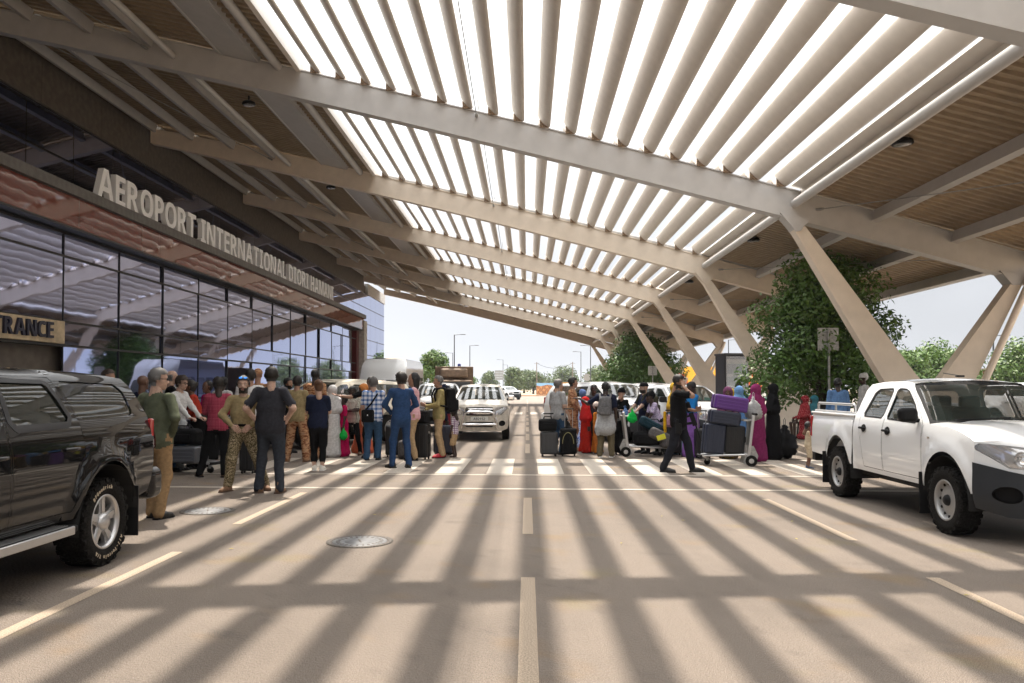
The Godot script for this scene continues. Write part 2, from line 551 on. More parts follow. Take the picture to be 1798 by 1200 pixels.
func make_canopy() -> void:
	var c := thing("canopy", "cream steel canopy with louvred roof on slanted columns over the road", "canopy")
	# beam: a tapering box girder that follows the bent roof line
	var bg := G.new()
	var xs := []
	for k in 15:
		xs.append(lerpf(-14.85, 12.42, k / 14.0))
	var hw := 0.13
	for k in 14:
		var xa: float = xs[k]
		var xb: float = xs[k + 1]
		var ya := beam_bottom(xa)
		var yb := beam_bottom(xb)
		var ha := 0.76 - 0.16 * maxf(0, (-xa - 8.7) / 6.2) - 0.05 * maxf(0, (xa - 8.0) / 5.0)
		var hb := 0.76 - 0.16 * maxf(0, (-xb - 8.7) / 6.2) - 0.05 * maxf(0, (xb - 8.0) / 5.0)
		for s in [-1.0, 1.0]:
			bg.quad(Vector3(xa, ya + 0.03, s * hw), Vector3(xb, yb + 0.03, s * hw), Vector3(xb, yb + hb - 0.03, s * hw), Vector3(xa, ya + ha - 0.03, s * hw), Vector3(0, 0, s))
		for e in [[0.0, 0.03, -1.0], [0.0, 0.03, 1.0]]:
			pass
		for q in 2:
			var oa := 0.0 if q == 0 else ha - 0.03
			var ob := 0.0 if q == 0 else hb - 0.03
			var w := 0.165
			bg.quad(Vector3(xa, ya + oa, -w), Vector3(xb, yb + ob, -w), Vector3(xb, yb + ob, w), Vector3(xa, ya + oa, w), Vector3.DOWN)
			bg.quad(Vector3(xa, ya + oa + 0.03, -w), Vector3(xb, yb + ob + 0.03, -w), Vector3(xb, yb + ob + 0.03, w), Vector3(xa, ya + oa + 0.03, w), Vector3.UP)
			for s in [-1.0, 1.0]:
				bg.quad(Vector3(xa, ya + oa, s * w), Vector3(xb, yb + ob, s * w), Vector3(xb, yb + ob + 0.03, s * w), Vector3(xa, ya + oa + 0.03, s * w), Vector3(0, 0, s))
	for x in [-14.85, 12.42]:
		var y := beam_bottom(x)
		bg.box(Vector3(x, y + 0.34, 0), Vector3(0.03, 0.66, 0.3))
	var bm := bg.mesh()
	# slanted column pair: two tapering plates that meet at the foot
	var poly := PackedVector2Array([Vector2(6.674, 5.664), Vector2(7.001, 5.664), Vector2(9.678, 1.937), Vector2(9.871, 1.716), Vector2(10.034, 1.639), Vector2(10.208, 1.716), Vector2(10.352, 1.889), Vector2(12.037, 4.219), Vector2(12.307, 4.200), Vector2(11.132, 1.812), Vector2(10.882, 0.926), Vector2(10.834, 0.140), Vector2(9.582, 0.140), Vector2(9.389, 0.926), Vector2(8.860, 1.841)])
	var cg := G.new().prism(poly, -0.17, 0.17)
	var cm := cg.mesh()
	var kn := PackedVector2Array([Vector2(6.375, 6.011), Vector2(7.174, 5.837), Vector2(6.972, 5.683), Vector2(6.885, 5.548), Vector2(6.760, 5.529), Vector2(6.674, 5.645)])
	var km := G.new().prism(kn, -0.2, 0.2).mesh()
	var kn2 := PackedVector2Array([Vector2(11.749, 4.508), Vector2(12.403, 4.335), Vector2(12.384, 4.152), Vector2(12.037, 4.152)])
	var km2 := G.new().prism(kn2, -0.2, 0.2).mesh()
	var pipe_m := G.new().tube([Vector3(12.471, 4.489, 0.3), Vector3(12.375, 4.200, 0.3), Vector3(11.286, 1.793, 0.3), Vector3(11.075, 1.022, 0.3), Vector3(11.026, 0.140, 0.3)], 0.085, 14).mesh()
	var top_pipe := []
	for k in 20:
		var x := lerpf(-5.4, 12.3, k / 19.0)
		top_pipe.append(Vector3(x, beam_bottom(x) + 0.82, 0.05))
	var tpm := G.new().tube([Vector3(-5.55, beam_bottom(-5.55) + 1.1, 0.05)] + top_pipe, 0.085, 12).mesh()
	var weld := G.new()
	for s in [-1.0, 1.0]:
		weld.box(Vector3(1.5, beam_bottom(1.5) + 0.38, s * 0.133), Vector3(0.025, 0.72, 0.006))
	var weld_m := weld.mesh()
	for k in range(-1, 9):
		var z := -BAY * k
		for it in [["beam", bm], ["column", cm], ["bracket", km], ["bracket", km2], ["downpipe", pipe_m], ["weld_seam", weld_m]]:
			var o := add(it[0], it[1], M.cream_warm if k > 2 or it[0] in ["column", "downpipe"] else M.cream, c)
			o.position.z = z
		if k % 2 != 0:
			add("drain_pipe", tpm, M.cream, c).position.z = z
	# louvre blades: aerofoil section, one mesh shared by all
	var sec := []
	var ang := deg_to_rad(-45.0)
	for k in 16:
		var a := TAU * k / 16
		var p := Vector2(cos(a) * 0.221, sin(a) * 0.064 * (1.0 + 0.25 * cos(a)))
		sec.append(p.rotated(ang))
	var sg := G.new()
	var half := BAY * 0.5 - 0.17
	for k in 16:
		var p: Vector2 = sec[k]
		for e in 2:
			sg.v.append(Vector3(p.x, p.y, half if e == 0 else -half))
			var pn: Vector2 = sec[(k + 1) % 16] - sec[(k + 15) % 16]
			sg.n.append(Vector3(pn.y, -pn.x, 0).normalized())
	for k in 16:
		var a := k * 2
		var b := ((k + 1) % 16) * 2
		sg.i.append_array([a, b, a + 1, b, b + 1, a + 1])
	for e in [half, -half]:
		for k in range(1, 15):
			var nz := Vector3(0, 0, signf(e))
			sg.tri(Vector3(sec[0].x, sec[0].y, e), Vector3(sec[k].x, sec[k].y, e), Vector3(sec[k + 1].x, sec[k + 1].y, e), nz, nz, nz)
	var sm := sg.mesh()
	# cleat that carries each end of a blade
	var cl := PackedVector2Array([Vector2(-0.11, -0.17), Vector2(0.13, -0.17), Vector2(0.15, -0.12), Vector2(-0.06, 0.1), Vector2(-0.11, 0.07)])
	var clm := G.new().prism(cl, -0.012, 0.012).mesh()
	var slat_x := []
	for k in 19:
		slat_x.append(-5.53 + 0.6626 * k)
	for k in range(-1, 7):
		var zc := -BAY * (k + 0.5)
		for x in slat_x:
			var o := add("louvre_blade", sm, M.slat, c)
			o.position = Vector3(x, beam_bottom(x) + 0.9, zc)
			for e in [half - 0.02, -half + 0.02]:
				add("cleat", clm, M.rust, o).position.z = e
	# roof decks: folded sheet, ribs run with the beams
	for sd in [[-15.9, -6.02, 10], [6.98, 13.0, 7]]:
		for k in range(-1, 8):
			add("roof_sheet", deck(sd[0], sd[1], sd[2], -BAY * k - 0.02, -BAY * (k + 1) + 0.02), M.deck, c)
	add("roof_sheet", deck(-5.97, 6.93, 14, -BAY * 7 - 0.02, -BAY * 8 - 0.4), M.deck, c)
	# purlins, struts, gutters and rods between neighbouring beams
	var unit := BAY - 0.28
	for k in range(-1, 8):
		var zc := -BAY * (k + 0.5)
		for x in [-14.7, -13.2, -11.55, -9.92, 8.76, 10.7, 12.55]:
			var pg := G.new().box(Vector3(0, 0, 0), Vector3(0.16, 0.3, unit), Basis(Vector3(0, 0, 1), beam_frame(x)))
			var o := add("purlin", pg, M.cream, c)
			o.position = Vector3(x, beam_bottom(x) + 0.62, zc)
		for x in [-7.6]:
			var pg := G.new().box(Vector3(-0.42, 0.16, 0), Vector3(0.06, 0.42, unit)).box(Vector3(0.1, 0.0, 0), Vector3(1.0, 0.05, unit)).box(Vector3(0.6, 0.16, 0), Vector3(0.05, 0.3, unit))
			for t in pg.v.size():
				pg.v[t] = pg.v[t].rotated(Vector3(0, 0, 1), beam_frame(x))
			for t in pg.n.size():
				pg.n[t] = pg.n[t].rotated(Vector3(0, 0, 1), beam_frame(x))
			add("gutter", pg, M.cream, c).position = Vector3(x, beam_bottom(x) + 0.7, zc)
		for q in [[-9.3, 0.37, 0.085], [-6.5, 0.7, 0.11], [6.75, 0.4, 0.11]]:
			add("strut", G.new().tube([Vector3(q[0], beam_bottom(q[0]) + q[1], zc - BAY * 0.5 + 0.13), Vector3(q[0], beam_bottom(q[0]) + q[1], zc + BAY * 0.5 - 0.13)], q[2], 14), M.cream, c)
		for q in [[-5.97, 0.84, 0.3, 0.12, 0.1], [6.8, 0.84, 0.05, 0.3, -0.3], [6.93, 0.7, 0.28, 0.06, -0.3]]:
			add("edge_channel", G.new().box(Vector3(q[0], beam_bottom(q[0]) + q[1], zc), Vector3(q[3], q[2], unit), Basis(Vector3(0, 0, 1), q[4])), M.slat, c)
		for q in [[-1.3, -1.3], [-10.0, -14.4], [7.3, 11.9]]:
			var a := Vector3(q[0], beam_bottom(q[0]) + 0.4, zc - BAY * 0.5 + 0.12)
			var b := Vector3(q[1], beam_bottom(q[1]) + 0.5, zc + BAY * 0.5 - 0.12)
			if q[0] == -1.3:
				b.y = beam_bottom(q[1]) + 1.15
				a.y = beam_bottom(q[0]) + 0.62
			add("tie_rod", G.new().tube([a, b], 0.013, 6), M.galv, c)
			add("rod_end", G.new().tube([a, a.lerp(b, 0.02)], 0.035, 8), M.galv, c)
	# floodlights hung under the roof, unlit in daylight
	for q in [[-8.55, -24.3], [-8.55, -34.7], [-8.55, -45.1], [7.3, -16.0], [7.3, -26.4], [7.3, -36.8]]:
		var side := "beside the glass terminal" if q[0] < 0 else "beside the slanted columns"
		var ord: String = ["nearest", "second", "third"][int((-q[1] - 15) / 10.4) if q[0] > 0 else int((-q[1] - 23) / 10.4)]
		var t := thing("floodlight", "%s dark oval floodlight under the roof %s" % [ord, side], "floodlight", Vector3(q[0], beam_bottom(q[0]) + (0.55 if q[0] < 0 else 0.68), q[1]), 0, "floodlights under the canopy")
		add("housing", G.new().lathe([Vector2(0.001, 0.09), Vector2(0.1, 0.09), Vector2(0.19, 0.04), Vector2(0.21, -0.02), Vector2(0.18, -0.05), Vector2(0.001, -0.05)], 20), M.black, t)
		add("lens", G.new().lathe([Vector2(0.16, -0.052), Vector2(0.14, -0.062), Vector2(0.001, -0.066)], 20), M.lens, t)
		add("hanger", G.new().tube([Vector3(0, 0.08, 0), Vector3(0, 0.24 if q[0] < 0 else 0.12, 0)], 0.03, 8), M.black, t)

func deck(x0: float, x1: float, nx: int, z0: float, z1: float) -> G:
	var g := G.new()
	var zs := []
	var n := int(absf(z1 - z0) / 0.27)
	for k in n:
		var a := lerpf(z0, z1, float(k) / n)
		var st := (z1 - z0) / n
		zs.append([a, 0.06]); zs.append([a + st * 0.55, 0.06]); zs.append([a + st * 0.62, 0.0]); zs.append([a + st * 0.93, 0.0])
	zs.append([z1, 0.06])
	for k in zs.size() - 1:
		for j in nx:
			var xa := lerpf(x0, x1, float(j) / nx)
			var xb := lerpf(x0, x1, float(j + 1) / nx)
			var ya := beam_bottom(xa) + 0.8
			var yb := beam_bottom(xb) + 0.8
			g.quad(Vector3(xa, ya + zs[k][1], zs[k][0]), Vector3(xb, yb + zs[k][1], zs[k][0]), Vector3(xb, yb + zs[k + 1][1], zs[k + 1][0]), Vector3(xa, ya + zs[k + 1][1], zs[k + 1][0]), Vector3.DOWN)
	return g

# ---------------------------------------------------------------- terminal building
func pane(g: G, x: float, y0: float, y1: float, z0: float, z1: float) -> void:
	g.quad(Vector3(x, y0, z0), Vector3(x, y0, z1), Vector3(x, y1, z1), Vector3(x, y1, z0), Vector3.RIGHT)

func make_terminal() -> void:
	var t := thing("terminal_building", "airport terminal with mirrored glass front and red band on the left", "building")
	var XF := -10.88
	var ZE := -51.6
	add("core", G.new().box(Vector3(XF - 4.0, 3.1, -15.1), Vector3(7.6, 6.2, 72)), M.wall, t)
	var rows := [0.16, 1.25, 2.59, 3.15, 4.69, 5.23]
	var tilt := RandomNumberGenerator.new()
	tilt.seed = 5
	for k in range(-8, 13):
		var za := -18.4 - 2.6 * k
		var zb := za - 2.6
		if za < -49.4:
			break
		zb = maxf(zb, -49.7)
		for r in 5:
			if k < 0 and k > -4 and r < 3:
				continue
			var g := G.new()
			pane(g, 0, rows[r] + 0.03, rows[r + 1] - 0.03, za - 0.02, zb + 0.02)
			var o := add("pane", g, M.mirror_glass, t)
			o.position.x = XF
			o.rotation = Vector3(0, tilt.randf_range(-0.0012, 0.0012), 0)
			o.position.x += 0.0
		add("mullion", G.new().box(Vector3(XF + 0.01, 2.69, za), Vector3(0.05, 5.06, 0.022)), M.frame, t)
	for r in rows:
		add("transom", G.new().box(Vector3(XF + 0.012, r, -15.5), Vector3(0.056, 0.045, 72)), M.frame, t)
	# end of the glass front: dark recess, red door leaf, white pilaster
	add("recess", G.new().box(Vector3(XF - 0.3, 2.69, -50.2), Vector3(0.1, 5.06, 1.0)), M.frame, t)
	add("red_leaf", G.new().box(Vector3(XF - 0.05, 2.69, -50.95), Vector3(0.3, 5.06, 0.7)), mat(lin(0.12, 0.012, 0.015), 0.3), t)
	add("pilaster", G.new().box(Vector3(XF + 0.05, 2.95, -51.75), Vector3(0.8, 5.9, 0.9)), M.white_wall, t)
	# projecting red band under the name
	for k in range(-6, 9):
		var za := -18.4 - 4.14 * k
		var zb := maxf(za - 4.14, ZE)
		if za <= ZE:
			break
		var g := G.new()
		pane(g, 0, 5.32, 6.02, za - 0.006, zb + 0.006)
		var o := add("red_panel", g, M.red_glass, t)
		o.position.x = -10.5
	add("soffit", G.new().box(Vector3(-10.71, 5.29, -15.35), Vector3(0.44, 0.05, 72.5)), M.frame, t)
	add("bulkhead", G.new().box(Vector3(-10.71, 5.68, -15.35), Vector3(0.4, 0.7, 72.5)), M.fascia, t)
	add("ledge", G.new().box(Vector3(-10.64, 6.15, -15.35), Vector3(0.5, 0.24, 72.7)), M.fascia, t)
	add("flat_roof", G.new().box(Vector3(-13.3, 6.2, -15.35), Vector3(5.0, 0.1, 72.6)), M.fascia, t)
	# set-back upper storey
	var XU := -15.4
	add("upper_core", G.new().box(Vector3(XU - 3.2, 5.7, -35.5), Vector3(6.0, 11.4, 101.2)), M.wall, t)
	var levels := [0.2, 1.75, 3.25, 4.73, 6.2, 7.7, 9.2, 10.55]
	for k in 40:
		var za := 15.0 - 2.6 * k
		var zb := maxf(za - 2.6, -86.2)
		if za <= -86.2:
			break
		for r in range(0, 7):
			if r < 4 and za > -49.0:
				continue
			var g := G.new()
			pane(g, XU, levels[r] + 0.03, levels[r + 1] - 0.03, za - 0.02, zb + 0.02)
			add("pane", g, M.mirror_glass, t)
	for r in range(0, 8):
		add("transom", G.new().box(Vector3(XU - 0.03, levels[r], -35.6 if r > 3 else -68.6), Vector3(0.1, 0.06, 101.2 if r > 3 else 35.2)), M.frame, t)
	for k in 30:
		var za := 15.0 - 3.6 * k
		if za < -74:
			break
		add("wall_panel", G.new().rbox(Vector3(XU + 0.05, 11.37, za - 1.8), Vector3(0.12, 1.6, 3.585), 0.008), M.wall, t)
	add("parapet", G.new().box(Vector3(XU - 0.3, 11.08, -81.6), Vector3(0.8, 1.03, 9.4)), M.white_wall, t)
	# name in raised letters on the ledge
	var s := thing("airport_name_sign", "raised white letters reading AEROPORT INTERNATIONAL DIORI HAMANI on the ledge", "sign", Vector3(-10.52, 6.275, -19.12))
	letters(s, "AEROPORT INTERNATIONAL DIORI HAMANI", 0.75, 23.98, 0.15, M.letter, 0.0)
	add("rail", G.new().box(Vector3(0.02, 0.012, -12.0), Vector3(0.1, 0.024, 24.4)), M.fascia, s)
	# entrance with its beige board
	var b := thing("entrance_sign", "beige board with dark blue letters reading ENTRANCE over the doors", "sign", Vector3(XF + 0.06, 2.63, -18.32))
	add("board", G.new().rbox(Vector3(0.0, 0.25, 3.9), Vector3(0.12, 0.52, 7.8), 0.01), tri_mat(lin(0.72, 0.58, 0.38), 0.6, T.cloud, 0.5), b)
	var nb := thing("entrance_letters", "raised dark blue capital letters of ENTRANCE on the beige board", "sign", Vector3(XF + 0.13, 2.72, -17.8))
	letters(nb, "ENTRANCE", 0.36, -2.75, 0.09, mat(lin(0.012, 0.014, 0.04), 0.5), 0.0)
	var d := thing("entrance_doors", "dark framed glass entrance doors under the beige board", "door", Vector3(XF, 0, -10.4))
	for k in 6:
		add("door_leaf", G.new().box(Vector3(-0.6, 1.32, -7.4 + k * 1.3), Vector3(0.05, 2.5, 1.2)), M.mirror_glass if k % 2 else M.tint_glass, d)
		add("door_frame", G.new().box(Vector3(-0.58, 1.32, -8.04 + k * 1.3), Vector3(0.1, 2.5, 0.08)), M.frame, d)
	add("door_head", G.new().box(Vector3(-0.3, 2.6, -4.1), Vector3(0.66, 0.09, 8.0)), M.frame, d)

# letters stand in the plane x = 0 of their parent, read along -z
func letters(parent: Node3D, text: String, size: float, length: float, depth: float, m: Material, y: float) -> void:
	var f := SystemFont.new()
	f.font_names = PackedStringArray(["Droid Sans"])
	f.font_weight = 700
	var made := {}
	var widths := []
	var total := 0.0
	for ch in text:
		if ch == " ":
			widths.append(0.34 * size)
			total += 0.34 * size
			continue
		if not made.has(ch):
			var tm := TextMesh.new()
			tm.text = ch
			tm.font = f
			tm.font_size = 64
			tm.pixel_size = size / 46.0
			tm.depth = depth
			tm.horizontal_alignment = HORIZONTAL_ALIGNMENT_LEFT
			tm.vertical_alignment = VERTICAL_ALIGNMENT_BOTTOM
			made[ch] = [tm, tm.get_aabb()]
		var w: float = made[ch][1].size.x + 0.13 * size
		widths.append(w)
		total += w
	total -= 0.13 * size
	var k := absf(length) / total
	var at := 0.0 if length > 0 else length
	for j in text.length():
		var ch := text[j]
		if ch != " ":
			var bb: AABB = made[ch][1]
			var o := MeshInstance3D.new()
			o.mesh = made[ch][0]
			o.material_override = m
			o.name = "letter"
			parent.add_child(o, true)
			var sy := size / bb.size.y
			o.transform = Transform3D(Basis(Vector3(0, 0, -k), Vector3(0, sy, 0), Vector3(1, 0, 0)), Vector3(0, y - bb.position.y * sy, -at + bb.position.x * k))
		at += widths[j] * k

# ---------------------------------------------------------------- trees
func leaf_mat(c: Color) -> StandardMaterial3D:
	var m := mat(c, 0.55)
	m.vertex_color_use_as_albedo = true
	m.backlight_enabled = true
	m.backlight = Color(0.35, 0.45, 0.1)
	return m

# lobes: array of [centre, radius vector]; leaves are small bent quads through the outer volume of each lobe
func foliage(lobes: Array, count: int, size: float, sd: int) -> G:
	var g := G.new()
	var r := RandomNumberGenerator.new()
	r.seed = sd
	var tot := 0.0
	for l in lobes:
		tot += l[1].x * l[1].y
	for l in lobes:
		var c: Vector3 = l[0]
		var rad: Vector3 = l[1]
		var n := int(count * rad.x * rad.y / tot)
		var tone := r.randf_range(0.8, 1.15)
		for k in n:
			var d := Vector3(r.randfn(), r.randfn(), r.randfn()).normalized()
			var q := pow(r.randf(), 0.35) * r.randf_range(0.86, 1.12)
			var p := c + d * rad * q
			var up := (d + Vector3(r.randfn(), r.randfn() + 0.5, r.randfn()) * 0.6).normalized()
			var s := up.cross(Vector3(r.randfn(), r.randfn(), r.randfn())).normalized()
			var t := s.cross(up)
			var z := size * r.randf_range(0.6, 1.3)
			var b := g.v.size()
			g.v.append(p - t * z); g.v.append(p + s * z * 0.42 + up * z * 0.1); g.v.append(p + t * z - up * z * 0.25); g.v.append(p - s * z * 0.42 + up * z * 0.1)
			var v := tone * r.randf_range(0.7, 1.3)
			var col := Color(v * r.randf_range(0.85, 1.25), v, v * r.randf_range(0.6, 1.1))
			for e in 4:
				g.n.append(up)
				g.col.append(col)
			if s.cross(t).dot(up) < 0.0:
				g.i.append_array([b, b + 1, b + 2, b, b + 2, b + 3])
			else:
				g.i.append_array([b, b + 2, b + 1, b, b + 3, b + 2])
	return g

func tree(label: String, at: Vector3, h: float, w: float, base: float, count: int, leaf: float, m: Material, sd: int, group: String) -> Node3D:
	var t := thing("tree", label, "tree", at, 0, group)
	var r := RandomNumberGenerator.new()
	r.seed = sd
	var lobes := []
	var nl := 16
	for k in nl:
		var v := (k + 0.5) / nl
		var y := lerpf(base + (h - base) * 0.16, h - (h - base) * 0.14, v)
		var wide := sin(PI * clampf(0.32 + 0.62 * (y - base) / (h - base), 0.0, 1.0))
		var a := k * 2.4 + r.randf() * 0.8
		var off := w * 0.5 * wide * r.randf_range(0.35, 0.72)
		var rr := w * r.randf_range(0.17, 0.27)
		lobes.append([Vector3(cos(a) * off, y + r.randf_range(-0.2, 0.2), sin(a) * off), Vector3(rr, rr * r.randf_range(0.6, 0.85), rr)])
	lobes.append([Vector3(0, (base + h) * 0.5, 0), Vector3(w * 0.3, (h - base) * 0.36, w * 0.3)])
	var bg := G.new()
	bg.tube([Vector3(0, -0.05, 0), Vector3(0.04, base * 0.6 + 0.2, 0.02), Vector3(-0.03, base + (h - base) * 0.35, 0.0), Vector3(0.05, base + (h - base) * 0.75, 0.03)], [w * 0.045, w * 0.036, w * 0.024, w * 0.008], 9)
	add("trunk", bg, M.bark, t)
	for k in range(0, nl, 2):
		var c: Vector3 = lobes[k][0]
		var s := Vector3(0, lerpf(base * 0.7, c.y, 0.45), 0)
		add("limb", G.new().tube([s, s.lerp(c, 0.55) + Vector3(0, 0.12, 0), c], [w * 0.02, w * 0.012, w * 0.004], 6), M.bark, t)
	add("crown", foliage(lobes, count, leaf, sd + 1), m, t)
	return t

# ---------------------------------------------------------------- street furniture and surroundings
func lamp_post(label: String, at: Vector3, h: float, arm: float) -> void:
	var t := thing("street_lamp", label, "street lamp", at, 0, "street lamps along the road")
	add("pole", G.new().tube([Vector3(0, 0, 0), Vector3(0, h, 0)], [0.09, 0.065], 10), M.pole, t)
	add("foot", G.new().box(Vector3(0, 0.04, 0), Vector3(0.36, 0.08, 0.36)), M.pole, t)
	add("arm", G.new().tube([Vector3(0, h - 0.05, 0), Vector3(arm * 0.55, h + 0.02, 0)], 0.035, 8), M.pole, t)
	add("lamp_head", G.new().rbox(Vector3(arm * 0.8, h + 0.02, 0), Vector3(absf(arm) * 0.5, 0.09, 0.3), 0.04), M.pole, t)

func sign_post(called: String, label: String, at: Vector3, h: float, w: float, bh: float, turn: float) -> Node3D:
	var t := thing(called, label, "sign", at, turn)
	add("post", G.new().tube([Vector3(0, 0, 0), Vector3(0, h, 0)], 0.035, 10), M.galv, t)
	add("plate", G.new().rbox(Vector3(0, h - bh * 0.5, -0.05), Vector3(w, bh, 0.012), 0.006), M.sign_back, t)
	for y in [h - bh * 0.2, h - bh * 0.85]:
		add("clamp", G.new().box(Vector3(0, y, -0.02), Vector3(0.3, 0.035, 0.045)), M.galv, t)
	return t

func print_texture(w: int, h: int, f: Callable) -> ImageTexture:
	var im := Image.create(w, h, false, Image.FORMAT_RGB8)
	for y in h:
		for x in w:
			im.set_pixel(x, y, f.call((x + 0.5) / w, (y + 0.5) / h))
	return tex(im)

func board_quad(w: float, h: float) -> G:
	var g := G.new()
	g.v = PackedVector3Array([Vector3(-w / 2, 0, 0), Vector3(w / 2, 0, 0), Vector3(w / 2, h, 0), Vector3(-w / 2, h, 0)])
	for k in 4:
		g.n.append(Vector3(0, 0, 1))
	g.uv = PackedVector2Array([Vector2(0, 1), Vector2(1, 1), Vector2(1, 0), Vector2(0, 0)])
	g.i = PackedInt32Array([0, 2, 1, 0, 3, 2])
	return g

func printed(t: Texture2D, rough := 0.6) -> StandardMaterial3D:
	var m := mat(Color.WHITE, rough)
	m.albedo_texture = t
	return m

func make_surroundings() -> void:
	var lg := leaf_mat(lin(0.085, 0.15, 0.025))
	var dg := leaf_mat(lin(0.08, 0.16, 0.026))
	var fg := leaf_mat(lin(0.085, 0.125, 0.035))
	tree("large dense dark green tree on the pavement behind the near slanted column", Vector3(9.15, 0.14, -25.6), 5.8, 5.2, 0.45, 24000, 0.085, dg, 3, "trees on the pavement under the canopy")
	tree("dark green tree on the pavement farther down between the slanted columns", Vector3(8.4, 0.14, -60.0), 5.6, 6.6, 0.7, 15000, 0.13, dg, 13, "trees on the pavement under the canopy")
	tree("bright green wind-blown tree behind the white bus", Vector3(-12.3, 0, -106.0), 7.0, 5.0, 1.2, 5000, 0.22, lg, 23, "trees beyond the canopy")
	tree("low green tree beside the tall lamp post left of the oncoming pickup", Vector3(-10.2, 0, -130.0), 5.0, 4.2, 0.8, 2500, 0.26, lg, 25, "trees beyond the canopy")
	var far := [[-10.2, -214, 6.2, 5.4, "round far tree left of the grid sign"], [-3.2, -190, 6.6, 6.2, "far tree right behind the grid sign"], [1.5, -205, 6.0, 7.0, "far tree on the road axis behind the painted panels"], [-1.0, -232, 7.0, 7.5, "farther tree on the left of the road axis"], [10.5, -225, 7.6, 9.0, "broad far tree right of the utility pole"], [17.5, -210, 7.0, 8.0, "far tree behind the grey shirted man"], [15.0, -150, 6.6, 7.0, "pale green tree behind the right hand lamp posts"], [20.0, -140, 7.0, 7.5, "green tree left of the near leaning columns far down"], [4.0, -245, 5.4, 14.0, "low far thicket behind the painted panels"]]
	for k in far.size():
		var f: Array = far[k]
		tree(f[4], Vector3(f[0], 0, f[1]), f[2], f[3], 0.6, 2600, 0.32, fg, 40 + k, "trees beyond the canopy")
	var right := [[31.0, -62, 5.0, 6.4, "light green tree between the two legs of the near column"], [26.5, -58, 4.6, 4.0, "small tree left of the near column foot"], [36.2, -61, 4.9, 5.4, "light green tree beside the street lamp at far right"], [41.5, -66, 5.2, 6.4, "green tree at the right edge of the picture"], [36.0, -84, 5.0, 7.5, "green tree behind the gap of the near column"], [58.0, -70, 5.2, 7.5, "green tree outside the right edge"]]
	for k in right.size():
		var f: Array = right[k]
		tree(f[4], Vector3(f[0], 0, f[1]), f[2], f[3], 0.7, 5000, 0.17, lg, 60 + k, "trees at the car park")
	# lamps
	var lamps := [[-9.5, -104.9, 1.4, "tall street lamp right of the wind-blown tree"], [-9.4, -132.0, 1.4, "second street lamp left of the oncoming pickup"], [-14.8, -160.0, -1.5, "distant street lamp with its arm to the left by the bus"], [-6.0, -200.0, -1.5, "distant street lamp above the grid sign"], [-6.0, -245.0, -1.5, "farthest street lamp behind the grid sign"], [10.3, -156.0, -1.5, "street lamp over the two talking men on the right"], [10.35, -133.0, -1.6, "tallest street lamp at the far end of the canopy"], [29.0, -118.0, 1.6, "street lamp behind the advertising column"], [31.5, -168.0, -1.6, "distant street lamp behind the slanted columns"], [37.0, -66.0, 1.2, "street lamp right of the near column's rain pipe"]]
	for l in lamps:
		lamp_post(l[3], Vector3(l[0], 0, l[1]), 8.5 if l[1] < -100 else 5.75, l[2])
	sign_post("road_sign", "grey back of a square road sign in front of the large tree", Vector3(8.75, 0.14, -23.9), 3.2, 0.6, 0.66, 0)
	sign_post("road_sign", "small grey back of a square road sign by the second tree", Vector3(8.6, 0.14, -56.0), 2.95, 0.6, 0.64, 0)
	var gs := sign_post("grid_sign", "pale sign with stacked panels on a post left of the road end", Vector3(-5.2, 0, -150.0), 4.8, 1.5, 0.01, 0)
	for k in 4:
		add("panel", G.new().box(Vector3(0, 4.6 - k * 0.46, 0.08), Vector3(1.7 - 0.12 * (k % 2), 0.4, 0.06)), M.galv, gs)
	for s in [[14.2, -150, "round road sign at the road end behind the white cars"], [11.6, -158, "smaller round road sign at the road end"]]:
		var t := thing("round_sign", s[2], "sign", Vector3(s[0], 0, s[1]))
		add("post", G.new().tube([Vector3.ZERO, Vector3(0, 3.6, 0)], 0.05, 8), M.galv, t)
		add("disc", G.new().lathe([Vector2(0.001, 0.03), Vector2(0.72, 0.03), Vector2(0.72, -0.03), Vector2(0.001, -0.03)], 20, Transform3D(Basis(Vector3.RIGHT, PI / 2), Vector3(0, 3.6, 0.08)), true), M.galv, t)
	for s in [[2.2, -190.0, "thin utility pole left of the broad far tree"], [10.6, -190.0, "thin utility pole in front of the broad far tree"]]:
		var t := thing("utility_pole", s[2], "pole", Vector3(s[0], 0, s[1]))
		add("shaft", G.new().tube([Vector3.ZERO, Vector3(0, 7.6, 0)], [0.14, 0.09], 8), tri_mat(lin(0.3, 0.24, 0.18), 0.9, T.fine, 1.0), t)
		add("crossarm", G.new().box(Vector3(0, 7.3, 0), Vector3(1.2, 0.1, 0.1)), M.galv, t)
	var wire := []
	for k in 13:
		var u := k / 12.0
		wire.append(Vector3(lerpf(2.2, 10.6, u), 7.35 - 1.2 * 4.0 * u * (1.0 - u), -190.0))
	tag(add("overhead_wire", G.new().tube(wire, 0.035, 5), M.black), "thin sagging wire between the two utility poles", "wire")
	# painted panels and verge at the end of the road
	setting("verge", G.new().box(Vector3(4, 0.07, -161), Vector3(60, 0.2, 16)), tri_mat(lin(0.5, 0.3, 0.17), 0.95, T.cloud, 0.2, 0.0, true))
	var pr := func(u: float, v: float) -> Color:
		if v < 0.2 + 0.05 * sin(u * 9.0):
			return Color(0.5, 0.7, 0.85)
		var n := sin(u * 60.0 + 3.0 * sin(v * 11.0)) * 0.5 + 0.5
		var c := Color(0.72, 0.5, 0.3).lerp(Color(0.45, 0.3, 0.2), n)
		return c.lerp(Color(0.85, 0.65, 0.4), 0.6 if sin(u * 23.0) * sin(v * 14.0) > 0.3 else 0.0)
	var p1 := thing("painted_panel", "painted panel of earth-coloured figures under blue sky at the road end", "mural", Vector3(3.9, 0.1, -158.0))
	add("print", board_quad(4.2, 2.4), printed(print_texture(64, 40, pr)), p1)
